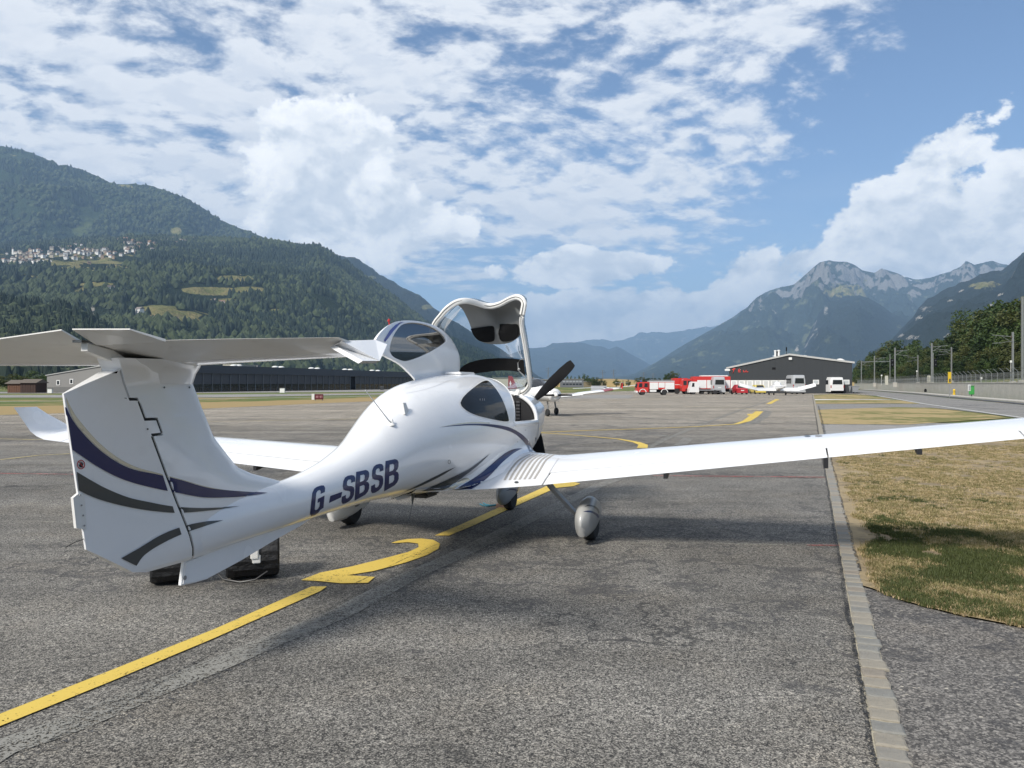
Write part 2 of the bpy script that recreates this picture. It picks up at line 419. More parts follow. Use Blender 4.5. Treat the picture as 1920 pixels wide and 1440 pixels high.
# right-hand side of the kerb, from near to far
KR = lambda y: (kx(y) + 0.13, y)
sheet('side_path', [KR(-25), (30, -25), (30, 2.6), (3.9, 5.10), (3.56, 5.40), (3.28, 5.68), (3.07, 6.03), (2.98, 6.42), (2.88, 6.62), KR(6.7)], 0.0, M_ASPH2, kind='structure')
sheet('turf', [KR(6.7), (2.88, 6.62), (2.98, 6.42), (3.07, 6.03), (3.28, 5.68), (3.56, 5.40), (3.9, 5.10), (30, 2.6), (30, 28), (24, 29.5), KR(23.4)], 0.012, M_TURF, kind='structure')
sheet('cross_path', [KR(23.4), (24, 29.5), (30, 38), (20, 34.0), KR(32.6)], 0.004, M_PALE, kind='structure')
def gp(px, py): return tuple(G(px, py)[:2])
sheet('far_turf', [KR(32.8), gp(1700, 796), gp(1893, 783), gp(1840, 775), gp(1745, 764.5), gp(1680, 763), KR(51)], 0.010, M_GREEN, kind='structure')
sheet('cross_road', [KR(51.2), gp(1680, 763.2), gp(1745, 764), gp(1800, 769), gp(1850, 775), gp(1730, 757), gp(1660, 756.3), KR(66)], 0.004, M_ROAD, kind='structure')
sheet('narrow_turf', [KR(66.4), gp(1660, 756), gp(1727, 757), gp(1690, 750.5), gp(1600, 749), KR(81.5)], 0.010, M_GREEN, kind='structure')
sheet('white_path', [KR(81.8), gp(1600, 748.7), gp(1690, 749.4), gp(1640, 748.0), KR(87)], 0.004, mat('limewash', (0.62, 0.60, 0.55), 0.9), kind='structure')
sheet('last_turf', [KR(87.4), gp(1640, 747.5), gp(1672, 747), gp(1630, 742.5), gp(1560, 738.5), KR(120)], 0.010, M_GREEN, kind='structure')
# service road and its painted edge
rd = [gp(1920, 785), gp(1850, 775), gp(1727, 757), gp(1672, 747), gp(1640, 741.6), gp(1620, 738), gp(1598, 733)]
rd2 = [gp(1612, 730.8), gp(1640, 733.0), gp(1719, 739.6), gp(1784, 746.4), gp(1920, 759.0)]
ext = lambda a, b, k: (a[0] + (a[0] - b[0]) * k, a[1] + (a[1] - b[1]) * k)
sheet('road', [ext(rd[0], rd[2], 0.6)] + rd + rd2 + [ext(rd2[-1], rd2[-2], 0.8)], 0.008, M_ROAD, kind='structure')
sheet('forecourt', [KR(119.5), gp(1560, 738.7), gp(1600, 738.5), gp(1640, 741.8), gp(1598, 732.8), (75, 190), (30, 190), (10, 148.6)], 0.0035, M_ASPH, kind='structure')
M_WLINE = mat('white_line_paint', (0.62, 0.62, 0.58), 0.8, var=0.3, vscale=2, dirt=0.5, dirtcol=(0.2, 0.2, 0.2))
def strip(name, pts, w, z, m, **props):
    props.setdefault('kind', 'structure')
    pts = [Vector((p[0], p[1], 0)) for p in pts]; ws = w if isinstance(w, (list, tuple)) else [w] * len(pts)
    V = []; F = []
    for i, p in enumerate(pts):
        d = (pts[min(i + 1, len(pts) - 1)] - pts[max(0, i - 1)]).normalized(); n = Vector((d.y, -d.x, 0))
        V += [p - n * ws[i] / 2 + Vector((0, 0, z)), p + n * ws[i] / 2 + Vector((0, 0, z))]
    for i in range(len(pts) - 1): F.append((2 * i, 2 * i + 1, 2 * i + 3, 2 * i + 2))
    return link(name, meshd(name, V, F), None, m, **props)
strip('road_edge_line', [ext(rd[0], rd[2], 0.6)] + [(p[0] + 0.35, p[1]) for p in rd[:5]], 0.16, 0.012, M_WLINE, kind='structure')
M_CONC = mat('weathered_concrete', (0.42, 0.40, 0.36), 0.9, var=0.22, vscale=0.8, bump=0.3, bscale=8, dirt=0.55, dirtcol=(0.16, 0.145, 0.12))
kb = [gp(1612, 730.0), gp(1640, 731.6), gp(1719, 737.6), gp(1784, 743.6), gp(1920, 755.5)]
kb = kb + [ext(kb[-1], kb[-2], 0.8)]
V = []; F = []
mb = MB()
for a, b in zip(kb[:-1], kb[1:]):
    a = Vector((*a, 0)); b = Vector((*b, 0)); d = (b - a).normalized(); n = Vector((-d.y, d.x, 0)) * 0.9
    if n.x < 0: n = -n
    mb.add([a, b, b + n * 2.0, a + n * 2.0, a + Vector((0, 0, .13)), b + Vector((0, 0, .13)), b + n * 2 + Vector((0, 0, .13)), a + n * 2 + Vector((0, 0, .13))], [(0, 1, 5, 4), (4, 5, 6, 7), (1, 2, 6, 5), (3, 0, 4, 7)])
mb.build('pavement', M_CONC, kind='structure')
# dark tar gutter beside that pavement
strip('gutter', [(p[0] - 0.8, p[1]) for p in kb], 1.1, 0.0125, mat('tar', (0.06, 0.06, 0.065), 0.8), kind='structure')

# left side: strips of the runway environment, far
def band(name, l0, r0, l1, r1, z, m):
    """quad between two lines running off to the left and right"""
    sheet(name, [l0, r0, r1, l1], z, m, kind='structure')
lx = -260
band('dry_verge', (-140, 22), (-29, 41), (-200, 40), (-20, 62), 0.002, M_DRY)
sheet('dry_strip', [(-60, 33.6), (-29, 41.1), (-22, 51.1), (-16.3, 69.8), (-9.5, 87.1), (-2, 121.2), (4, 136), (-6, 132), (-17, 96), (-26, 74), (-34, 62), (-60, 52), (-150, 38), (-150, 22)], 0.004, M_DRY, kind='structure')
sheet('taxiway', [(-190, 62), (-64, 97), (-37.3, 98), (-20, 128), (10, 160), (4, 168), (-30, 138), (-55, 121), (-90, 118), (-210, 84)], 0.006, M_PALE, kind='structure')
strip('concrete_margin', [(-150, 50), (-60, 68), (-38, 82), (-22, 104), (-5, 134)], 0.9, 0.010, mat('pale_concrete', (0.55, 0.53, 0.47), 0.9), kind='structure')
sheet('hangar_forecourt', [(-160, 126), (-100, 138), (-60, 146), (-30, 170), (0, 222), (-4, 300), (-60, 220), (-120, 160)], 0.006, M_PALE, kind='structure')

# painted lines on the apron
def worn(name, col, wear, scale=18.0):
    m, t = custom(name)
    g = t.n('ShaderNodeNewGeometry'); p = g.outputs['Position']
    n = t.noise(p, scale, 8, 0.8); n2 = t.noise(p, 2.0, 5, 0.6)
    cell = t.sep(t.voro(p, 120, out='Color'))[0]
    c = t.mix(n, tuple(x * 0.82 for x in col), col)
    w = t.step(t.m('ADD', t.m('ADD', n, t.m('MULTIPLY', cell, 0.22)), t.m('MULTIPLY', n2, 0.35)), 1.02 - wear, 1.10 - wear)
    b = t.n('ShaderNodeBsdfPrincipled', inp={'Base Color': c, 'Roughness': 0.75})
    bp = t.n('ShaderNodeBump', inp={'Height': cell, 'Strength': 0.3, 'Distance': 0.003}); t.put(b, 'Normal', bp.outputs[0])
    tr = t.n('ShaderNodeBsdfTransparent')
    mx = t.n('ShaderNodeMixShader', inp={0: w, 1: b.outputs[0], 2: tr.outputs[0]})
    t.put(t.n('ShaderNodeOutputMaterial'), 'Surface', mx.outputs[0]); return m
M_YEL = worn('yellow_paint', (0.70, 0.50, 0.09), 0.13)
M_YEL2 = worn('thin_yellow_paint', (0.62, 0.50, 0.20), 0.26)
M_GHOST = worn('scrubbed_paint', (0.27, 0.26, 0.23), 0.26, 26)
M_GHOST2 = worn('pale_joint', (0.36, 0.34, 0.28), 0.36, 20)
M_RED = worn('red_paint', (0.50, 0.13, 0.11), 0.28)
M_BLACK = worn('tar_seal', (0.045, 0.045, 0.048), 0.40, 14)
M_CRACK = worn('crack', (0.022, 0.022, 0.022), 0.30, 30)
def poly2(name, pts, z, m): return sheet(name, [gp(*p) for p in pts], z, m, kind='structure')
poly2('yellow_line', [(-160, 1424), (-160, 1400), (0, 1341), (200, 1262), (400, 1182), (584, 1101), (613, 1101), (600, 1110), (400, 1199), (200, 1283), (0, 1364)], 0.009, M_YEL)
poly2('yellow_line', [(815, 1005), (860, 986), (940, 950), (1026, 911), (1045, 903), (1075, 904), (1088, 907), (1075, 912), (1043, 915), (950, 957), (890, 985), (842, 1005)], 0.009, M_YEL)
# the painted figure 2 in the gap of the line
top = [(733, 1019), (745, 1015), (765, 1011.5), (790, 1010.5), (812, 1013), (825, 1020), (822, 1030), (800, 1042), (760, 1056), (700, 1072), (650, 1080)]
bot = [(675, 1081), (703, 1083), (690, 1094), (640, 1095), (600, 1091), (564, 1089), (600, 1075), (660, 1063), (720, 1048), (765, 1036), (785, 1027), (784, 1020), (765, 1017.5), (745, 1019)]
poly2('painted_number', top + bot, 0.009, M_YEL)
strip('yellow_line', [gp(*p) for p in [(960, 809), (1040, 813), (1100, 817.5), (1160, 823), (1193, 829), (1206, 834), (1204, 840)]], [0.12, 0.12, 0.12, 0.14, 0.22, 0.26, 0.28], 0.009, M_YEL)
strip('yellow_line', [gp(*p) for p in [(980, 812), (1100, 807), (1200, 804), (1300, 800), (1380, 795), (1400, 789), (1412, 781), (1424, 771)]], [0.15] * 4 + [0.2, 0.35, 0.45, 0.45], 0.010, M_YEL)
strip('yellow_line', [gp(*p) for p in [(1424, 769), (1400, 766), (1330, 763), (1280, 762)]], 0.14, 0.009, M_YEL2)
poly2('painted_number', [(1401, 776), (1425, 775), (1424, 778), (1402, 779)], 0.012, M_YEL)
strip('yellow_line', [gp(1441, 757), gp(1458, 748)], 0.42, 0.009, M_YEL)
strip('painted_number', [gp(1449, 750.6), gp(1462, 750.2)], 0.55, 0.012, M_YEL)
strip('yellow_line', [gp(0, 862), gp(70, 854), gp(180, 848), gp(420, 845)], 0.10, 0.009, M_YEL2)
strip('yellow_line', [gp(-60, 821), gp(60, 824), gp(200, 826), gp(360, 824)], 0.13, 0.009, M_YEL2)
strip('yellow_line', [gp(1040, 754), gp(1120, 752), gp(1280, 744.5)], 0.2, 0.009, M_YEL2)
strip('pale_line', [gp(300, 792), gp(640, 786), gp(900, 774)], 0.16, 0.009, M_YEL2)
strip('pale_line', [gp(1000, 842), gp(1120, 841), gp(1530, 838)], 0.07, 0.009, M_GHOST2)
strip('pale_line', [gp(1000, 806), gp(1260, 804)], 0.10, 0.009, M_GHOST2)
strip('pale_line', [gp(1390, 787), gp(1528, 783)], 0.16, 0.009, M_GHOST2)
strip('ghost_line', [gp(1385, 797), gp(1410, 793), gp(1430, 782), gp(1441, 771), gp(1425, 768.5)], 0.5, 0.007, M_GHOST)
strip('ghost_line', [gp(1180, 812), gp(1230, 815), gp(1290, 822), gp(1275, 835)], 0.34, 0.007, M_GHOST)
strip('ghost_line', [gp(1140, 872), gp(1200, 846), gp(1250, 822), gp(1330, 790), gp(1390, 768), gp(1440, 752)], 0.22, 0.0065, M_GHOST)
strip('tar_seam', [gp(1180, 852), gp(1240, 822), gp(1290, 800), gp(1400, 762), gp(1445, 745)], 0.22, 0.007, M_BLACK)
strip('red_line', [gp(-60, 887), gp(140, 889.5)], 0.07, 0.009, M_RED)
strip('red_line', [gp(1225, 892), gp(1400, 893.5), gp(1547, 895)], 0.085, 0.009, M_RED)
strip('red_line', [gp(1513, 1023), gp(1592, 1023.5)], 0.04, 0.009, M_RED)
rng = random.Random(5)
def wobble(pts, n, amp):
    pts = [Vector((p[0], p[1], 0)) for p in pts]; out = []
    for a, b in zip(pts[:-1], pts[1:]):
        for k in range(n):
            t = k / n; out.append(a.lerp(b, t) + Vector((rng.uniform(-amp, amp), rng.uniform(-amp, amp), 0)))
    out.append(pts[-1]); return out
strip('ghost_line', wobble([gp(*p) for p in [(-200, 1520), (0, 1405), (150, 1352), (300, 1290), (440, 1232), (640, 1150), (760, 1085), (880, 1030), (1000, 970), (1120, 912), (1200, 880)]], 3, 0.008), 0.22, 0.0065, M_GHOST)
strip('pale_joint', wobble([gp(*p) for p in [(-60, 972), (140, 981), (300, 986), (600, 1000), (900, 1012), (1100, 1017), (1300, 1019), (1592, 1023)]], 4, 0.01), 0.085, 0.006, M_GHOST2)
strip('tar_seam', wobble([gp(*p) for p in [(-60, 1475), (100, 1400), (180, 1372), (300, 1322), (420, 1262), (560, 1200)]], 4, 0.01), [0.05] * 2 + [0.07] * 8 + [0.11] * 6 + [0.05] * 5, 0.0072, M_BLACK)
strip('crack', wobble([gp(*p) for p in [(-60, 1462), (100, 1388), (240, 1318), (340, 1258), (470, 1185), (560, 1152), (640, 1108), (760, 1048), (850, 1008), (960, 960)]], 6, 0.008), 0.011, 0.0105, M_CRACK)
strip('crack', wobble([gp(*p) for p in [(440, 1000), (640, 948), (800, 918), (960, 888), (1000, 880)]], 6, 0.015), 0.035, 0.0105, M_CRACK)
strip('crack', wobble([gp(*p) for p in [(-60, 1115), (90, 1092), (200, 1040)]], 6, 0.01), 0.012, 0.0105, M_CRACK)
for i in range(16):
    y0 = rng.uniform(18, 80); x0 = rng.uniform(-0.35, 0.22) * y0; L = rng.uniform(6, 22)
    a = rng.uniform(-0.15, 0.25)
    strip('crack', wobble([(x0, y0), (x0 + L, y0 + L * a)], 10, 0.12), rng.uniform(0.04, 0.11), 0.0105, M_CRACK)

# kerb of stone setts: each near one an object, the rest one strip
M_SETT = [mat('sett_stone_%s' % n, c, 0.85, var=0.25, vscale=14, bump=0.5, bscale=60, dirt=0.35) for n, c in
          (('warm', (0.26, 0.235, 0.19)), ('grey', (0.23, 0.215, 0.185)), ('cool', (0.205, 0.20, 0.18)), ('brown', (0.235, 0.205, 0.165)))]
kerb = sheet('kerb_strip', [(kx(-25), -25), (kx(-25) + 0.145, -25), (kx(119) + 0.145, 119), (kx(119), 119)], 0.0055,
             mat('kerb_mortar', (0.40, 0.36, 0.27), 0.95, var=0.4, vscale=20, bump=0.6, bscale=50, dirt=0.6, dirtcol=(0.05, 0.07, 0.03)), kind='structure')
def sett_mesh(seed):
    r = random.Random(seed); w, l = 0.134, 0.145
    pts = []
    for (x, y) in [(0, 0), (0.5, 0.0), (1, 0), (1, 0.5), (1, 1), (0.5, 1), (0, 1), (0, 0.5)]:
        jx = r.uniform(-0.012, 0.012) if x else r.uniform(0.0, 0.004)
        pts.append((x * w + jx, y * l + r.uniform(-0.009, 0.009) - 0.5 * l, 0))
    V = [(x, y, -0.05) for x, y, _ in pts] + [(x, y, 0.004 + r.uniform(0, .002)) for x, y, _ in pts]
    cx = w / 2; V += [(cx + (x - cx) * 0.86, y * 0.86, 0.011 + r.uniform(-.002, .003)) for x, y, _ in pts]
    F = [(i, (i + 1) % 8, 8 + (i + 1) % 8, 8 + i) for i in range(8)] + [(8 + i, 8 + (i + 1) % 8, 16 + (i + 1) % 8, 16 + i) for i in range(8)] + [tuple(range(16, 24))]
    return meshd('stone', V, F, False)
SM = []
for i in range(16):
    me = sett_mesh(i); me.materials.append(M_SETT[(i * 7 + i // 4) % 4]); SM.append(me)
ang = math.atan(KS); y = 2.0; i = 0
while y < 20.5:
    o = bpy.data.objects.new('stone', SM[rng.randrange(16)]); COL.objects.link(o); o.parent = kerb
    o.location = (kx(y) + 0.004, y, 0.0055); o.rotation_euler = (0, 0, -ang * 0.93 + rng.uniform(-0.05, 0.05)); o.scale = (rng.uniform(0.97, 1.08), rng.uniform(0.80, 1.02), 1)
    y += 0.152 * math.cos(ang); i += 1
mb = MB()
while y < 119:
    o = SM[rng.randrange(16)]; c, s = math.cos(-ang), math.sin(-ang)
    mb.add([(kx(y) + 0.004 + v.co.x * c - v.co.y * s, y + v.co.x * s + v.co.y * c, 0.0055 + v.co.z) for v in o.vertices], [tuple(p.vertices) for p in o.polygons])
    y += 0.152 * math.cos(ang)
mb.build('stone_row', M_SETT[0], kerb, fix=False, kind='stuff')
strip('crack', wobble([(kx(1.5) - 0.02, 1.5), (kx(8) - 0.02, 8), (kx(20) - 0.03, 20), (kx(60) - 0.05, 60), (kx(118) - 0.05, 118)], 30, 0.012), [0.03] * 61 + [0.05] * 60, 0.0112, M_CRACK)
strip('crack', wobble([(kx(7) + 0.15, 7), (kx(20) + 0.16, 20), (kx(60) + 0.3, 60)], 30, 0.015), [0.03] * 31 + [0.08] * 30, 0.0165, M_CRACK)

# --- grass: tufts instanced on points (stuff nobody could count)
def tuft(name, seed, n, h, spread, m, curl=0.6):
    r = random.Random(seed); V = []; F = []
    for i in range(n):
        a = r.uniform(0, 6.28); d = spread * math.sqrt(r.random()); x, y = d * math.cos(a), d * math.sin(a)
        b = r.uniform(0, 6.28); lean = r.uniform(0.2, 1.0) * curl; hh = h * r.uniform(0.5, 1.2); w = 0.0022 + 0.0018 * r.random()
        dx, dy = math.cos(b), math.sin(b); k = len(V)
        V += [(x - dy * w, y + dx * w, 0), (x + dy * w, y - dx * w, 0), (x + dx * lean * hh * .4 - dy * w * .7, y + dy * lean * hh * .4 + dx * w * .7, hh * .6), (x + dx * lean * hh * .4 + dy * w * .7, y + dy * lean * hh * .4 - dx * w * .7, hh * .6), (x + dx * lean * hh, y + dy * lean * hh, hh)]
        F += [(k, k + 1, k + 3, k + 2), (k + 2, k + 3, k + 4)]
    me = meshd(name, V, F); me.materials.append(m); return me
def instancer(name, P, S, mesh, group_label=None, rotz=True, A=None, **props):
    """points carrying copies of one mesh through geometry nodes"""
    me = bpy.data.meshes.new(name); me.from_pydata([tuple(p) for p in P], [], [])
    at = me.attributes.new('sc', 'FLOAT', 'POINT'); at.data.foreach_set('value', [float(s) for s in S])
    o = link(name, me, None, None, **props)
    src = bpy.data.objects.new(name + '_piece', mesh)      # never linked to the scene: only the source of the copies
    ng = bpy.data.node_groups.new(name, 'GeometryNodeTree')
    ng.interface.new_socket('Geometry', in_out='INPUT', socket_type='NodeSocketGeometry')
    ng.interface.new_socket('Geometry', in_out='OUTPUT', socket_type='NodeSocketGeometry')
    t = NT(ng); gi = t.n('NodeGroupInput'); go = t.n('NodeGroupOutput')
    oi = t.n('GeometryNodeObjectInfo'); oi.inputs['Object'].default_value = src
    m2p = t.n('GeometryNodeMeshToPoints', inp={'Mesh': gi.outputs[0]})
    na = t.n('GeometryNodeInputNamedAttribute', data_type='FLOAT'); na.inputs['Name'].default_value = 'sc'
    rv = t.n('FunctionNodeRandomValue', data_type='FLOAT_VECTOR'); rv.inputs[0].default_value = (-0.06, -0.06, 0); rv.inputs[1].default_value = (0.06, 0.06, 6.283)
    ip = t.n('GeometryNodeInstanceOnPoints', inp={'Points': m2p.outputs[0], 'Instance': oi.outputs['Geometry'], 'Rotation': rv.outputs[0], 'Scale': na.outputs[0]})
    t.put(go, 0, ip.outputs[0])
    md = o.modifiers.new('copies', 'NODES'); md.node_group = ng
    return o
def leafmat(name, c, var=0.35, trans=0.25, rough=0.6):
    m, t = custom(name)
    oi = t.n('ShaderNodeObjectInfo'); g = t.n('ShaderNodeNewGeometry')
    r1 = oi.outputs['Random']; r2 = g.outputs['Random Per Island']
    f = t.m('ADD', t.m('MULTIPLY', r1, 0.5), t.m('MULTIPLY', r2, 0.5))
    col = t.mix(f, tuple(x * (1 - var) for x in c), tuple(min(1, x * (1 + var)) for x in c))
    b = t.n('ShaderNodeBsdfPrincipled', inp={'Base Color': col, 'Roughness': rough, 'Specular IOR Level': 0.25})
    tl = t.n('ShaderNodeBsdfTranslucent', inp={'Color': t.vm('MULTIPLY', col, (1.3, 1.35, 0.7))})
    mx = t.n('ShaderNodeMixShader', inp={0: trans, 1: b.outputs[0], 2: tl.outputs[0]})
    t.put(t.n('ShaderNodeOutputMaterial'), 'Surface', mx.outputs[0]); return m
M_GB = leafmat('grass_green', (0.075, 0.090, 0.032), 0.5)
M_GD = leafmat('grass_straw', (0.40, 0.31, 0.185), 0.4)
M_GO = leafmat('grass_olive', (0.21, 0.185, 0.085), 0.4)
T_green = tuft('green_tuft', 1, 26, 0.038, 0.045, M_GB); T_dry = tuft('dry_tuft', 2, 18, 0.020, 0.055, M_GD, 1.7); T_ol = tuft('olive_tuft', 3, 20, 0.026, 0.05, M_GO, 0.9)
rs = np.random.RandomState(3)
def scatter(n, ymin, ymax, power=2.0):
    u = rs.rand(n); y = ymin + (ymax - ymin) * u ** power
    x = rs.rand(n) * (0.70 * y + 1.0 - (KX0 + KS * (y - KY0) + 0.14)) + (KX0 + KS * (y - KY0) + 0.14)
    return x, y
bx = np.array([2.70, 2.88, 2.98, 3.07, 3.28, 3.56, 3.9, 5.5, 30]); by = np.array([6.72, 6.62, 6.42, 6.03, 5.68, 5.40, 5.15, 4.95, 2.6])
def grassmask(x, y):
    # greener near the path corner, straw further away, as on the spot
    n1 = fbm(x * 0.9 + 5, y * 0.9 + 3, 4); n2 = fbm(x * 3.1 + 40, y * 2.2 + 7, 4)
    ed = x - (KX0 + KS * (y - KY0) + 0.14)
    g = np.clip((9.9 - y) / 3.4, 0, 1) * 0.31 + n1 * 0.60 + (n2 - 0.5) * 0.95 - 0.21
    g = g + 0.14 * np.exp(-((ed - .5) / 0.7) ** 2) * (y < 14) + 0.10 * np.exp(-((y - 8.6) / 0.9) ** 2)  # greener beside the kerb; wing shadow band put in as darker green
    return g
x, y = scatter(64000, 5.0, 26.0, 1.7)
ok = (y > np.interp(x, bx, by) - 0.07 + 0.16 * fbm(x * 5, y * 5, 3)) & (y < 28.5) & (y < 23.2 + (x - kx(23.4)) * 0.4)
x, y = x[ok], y[ok]; g = grassmask(x, y); bare = fbm(x * 1.7 + 90, y * 1.3, 4)
edge = x - (KX0 + KS * (y - KY0) + 0.14)
keepg = (g > 0.36) & (rs.rand(len(x)) < np.clip((g - 0.34) * 2.6, 0, .92)) & (edge > 0.05 + 0.35 * bare)
instancer('grass', np.c_[x[keepg], y[keepg], np.full(keepg.sum(), 0.010)], 0.55 + 0.75 * rs.rand(keepg.sum()) * np.clip(g[keepg] + .25, .5, 1.2), T_green, kind='stuff', label='short green grass growing in patches on the turf', category='grass')
keepd = (~keepg) & (bare + 0.35 * (rs.rand(len(x)) - .5) < 0.52) & (edge > 0.03 + 0.30 * bare)
kd = keepd & (rs.rand(len(x)) < 0.68)
instancer('dry_grass', np.c_[x[kd], y[kd], np.full(kd.sum(), 0.010)], 0.5 + 0.8 * rs.rand(kd.sum()), T_dry, kind='stuff', label='straw coloured dry grass on the turf beyond the kerb', category='dry grass')
ko = keepd & ~kd
instancer('olive_grass', np.c_[x[ko], y[ko], np.full(ko.sum(), 0.010)], 0.5 + 0.9 * rs.rand(ko.sum()), T_ol, kind='stuff', label='half dry olive grass among the straw', category='grass')
# ================================================================== MOUNTAINS
def hill_mat(name, forest, forest2, meadow, rock, rock_amt, meadow_amt, scale, snow=0.0, attr=True, zrock=(900, 2600)):
    m, t = custom(name)
    g = t.n('ShaderNodeNewGeometry'); p = g.outputs['Position']; z = t.sep(p)[2]
    nz = t.sep(g.outputs['Normal'])[2]
    ps = t.vm('SCALE', p, sc=0.001)
    n1 = t.noise(ps, 1.2 * scale, 6, 0.6); n2 = t.noise(ps, 6 * scale, 8, 0.62); n3 = t.noise(ps, 30 * scale, 6, 0.7)
    c = t.mix(n3, forest, forest2)
    md = t.step(t.m('ADD', n2, t.m('MULTIPLY', n1, 0.5)), 0.98 - meadow_amt, 1.06 - meadow_amt)
    c = t.mix(t.m('MULTIPLY', md, 0.85), c, t.mix(n3, meadow, tuple(x * 0.65 for x in meadow)))
    hz = t.step(z, zrock[0], zrock[1])
    rk = t.m('ADD', t.m('MULTIPLY', t.m('SUBTRACT', 0.75, nz), 1.2), t.m('ADD', t.m('MULTIPLY', t.m('SUBTRACT', n2, 0.5), 1.6), t.m('MULTIPLY', hz, 0.62)))
    rkm = t.step(rk, 0.62 - rock_amt, 0.72 - rock_amt)
    c = t.mix(rkm, c, t.mix(n3, rock, tuple(x * 0.55 for x in rock)))
    if attr:
        a1 = t.n('ShaderNodeAttribute', attribute_name='meadow'); a2 = t.n('ShaderNodeAttribute', attribute_name='cliff')
        mm = t.step(t.m('ADD', a1.outputs['Fac'], t.m('MULTIPLY', t.m('SUBTRACT', n2, 0.5), 2.4)), 0.42, 0.52)
        c = t.mix(mm, c, t.mix(t.step(n3, .35, .65), (0.15, 0.16, 0.055), (0.26, 0.22, 0.10)))
        n4 = t.noise(ps, 9 * scale, 8, 0.72)
        cc = t.m('MULTIPLY', t.step(t.m('ADD', a2.outputs['Fac'], t.m('MULTIPLY', t.m('SUBTRACT', n4, 0.5), 4.2)), 0.95, 1.15), 0.85)
        c = t.mix(cc, c, t.mix(n3, (0.48, 0.45, 0.40), (0.28, 0.26, 0.23)))
    if snow > 0:
        sn = t.step(t.m('ADD', t.noise(ps, 7 * scale, 3, 0.6), t.m('MULTIPLY', t.step(z, 1350, 2300), 0.22)), 0.80 - snow, 0.83 - snow)
        c = t.mix(sn, c, (0.75, 0.77, 0.80))
    bp = t.n('ShaderNodeBump', inp={'Height': t.m('ADD', t.m('MULTIPLY', n3, 0.25), t.noise(ps, 9 * scale, 8, 0.65)), 'Strength': 0.9, 'Distance': 90.0})
    finish(t, c, 0.95, bp.outputs[0], 0.05)
    return m
class Hill:
    """a massif: ridge heights by azimuth, a front slope down to its foot and a back slope"""
    def __init__(s, name, ridge, D, foot, m, na=260, nr=110, amp=0.10, gully=0.18, seed=0, rfun=None, convex=1.0, zfoot=0.0, ridge_noise=0.012, back=0.45, meadows=(), cliffs=(), kind='structure', label=None):
        xs = np.array([p[0] for p in ridge], float); ys = np.array([p[1] for p in ridge], float)
        s.a = np.linspace(xs[0], xs[-1], na)                      # expressed in picture columns: azimuth tangent = (x-960)/F
        tan = (s.a - 960) / FPX
        sh = xs.mean()
        Dd = D if not callable(D) else None
        s.t = np.concatenate([np.linspace(0, 1, nr), 1 + np.linspace(0.02, 1, nr // 4)])
        A, Tt = np.meshgrid(tan, s.t, indexing='ij')
        Dr = np.array([D(x) if callable(D) else D for x in s.a]) ; Df = np.array([foot(x) if callable(foot) else foot for x in s.a])
        Dr = Dr * (1 + 0.06 * (fbm(s.a * 0.012 + seed, s.a * 0 + seed, 3) - 0.5))
        yr = np.interp(s.a, xs, ys)
        H = EYE + (HORIZON - yr) / FPX * Dr
        H = np.maximum(H, 2)
        r = Df[:, None] + (Dr - Df)[:, None] * np.minimum(Tt, 1) + np.maximum(Tt - 1, 0) * (Dr * back)[:, None]
        X = A * r; Y = r
        tf = np.minimum(Tt, 1)
        prof = tf ** convex
        bk = np.clip(1 - np.maximum(Tt - 1, 0) * 1.05, 0, 1)
        k = 1000.0
        gl = fbm(X / k * 1.3 + seed, Y / k * 1.3 + seed * 2, 6, True)
        f2 = fbm(X / k * 4 + seed, Y / k * 4 + 3, 6)
        Z = H[:, None] * prof * bk
        env = np.sin(np.pi * np.clip(tf, 0, 1)) ** 0.7 * (Tt < 1)
        Z = Z + H[:, None] * env * ((gl - 0.62) * gully + (f2 - 0.5) * amp)
        rn = (fbm(s.a * 0.08 + seed, s.a * 0 + 2.2, 5) - 0.5) * 2 * ridge_noise
        Z = Z * (1 + rn[:, None] * tf) + zfoot * (1 - tf)
        Z[Tt >= 1.9] = -5
        Z[:, 0] = -5
        # keep the front slope under the line of sight of the ridge
        cap = EYE + ((HORIZON - yr) / FPX)[:, None] * r + 0.0 * r
        Z = np.where((Tt < 1) & (Z > cap * 1.0), cap - 2, Z)
        s.X, s.Y, s.Z = X, Y, Z
        s.el = (Z - EYE) / r * FPX           # picture rows above the horizon
        na_, nt = X.shape
        mead = np.zeros(X.shape); cl = np.zeros(X.shape)
        PX = np.repeat(s.a[:, None], nt, 1); PY = HORIZON - s.el
        for (cx, cy, rx, ry, *w) in meadows:
            mead = np.maximum(mead, np.clip(1.25 - ((PX - cx) / rx) ** 2 - ((PY - cy) / ry) ** 2, 0, 1) * (w[0] if w else 1))
        for (cx, cy, rx, ry) in cliffs:
            cl = np.maximum(cl, np.clip(1.2 - ((PX - cx) / rx) ** 2 - ((PY - cy) / ry) ** 2, 0, 1))
        mead[Tt > 1] = 0; cl[Tt > 1] = 0
        V = np.stack([X, Y, Z], -1).reshape(-1, 3)
        idx = np.arange(na_ * nt).reshape(na_, nt)
        F = np.stack([idx[:-1, :-1], idx[1:, :-1], idx[1:, 1:], idx[:-1, 1:]], -1).reshape(-1, 4)
        me = bpy.data.meshes.new(name)
        me.vertices.add(len(V)); me.vertices.foreach_set('co', V.ravel())
        me.loops.add(F.size); me.loops.foreach_set('vertex_index', F.ravel())
        me.polygons.add(len(F)); me.polygons.foreach_set('loop_start', np.arange(0, F.size, 4)); me.polygons.foreach_set('use_smooth', np.ones(len(F), bool))
        me.update(calc_edges=True); me.validate()
        for nm, arr in (('meadow', mead), ('cliff', cl)):
            at = me.attributes.new(nm, 'FLOAT', 'POINT'); at.data.foreach_set('value', arr.ravel())
        s.mead, s.cl = mead, cl
        s.o = link(name, me, None, m, kind=kind)
        if label: s.o['label'] = label
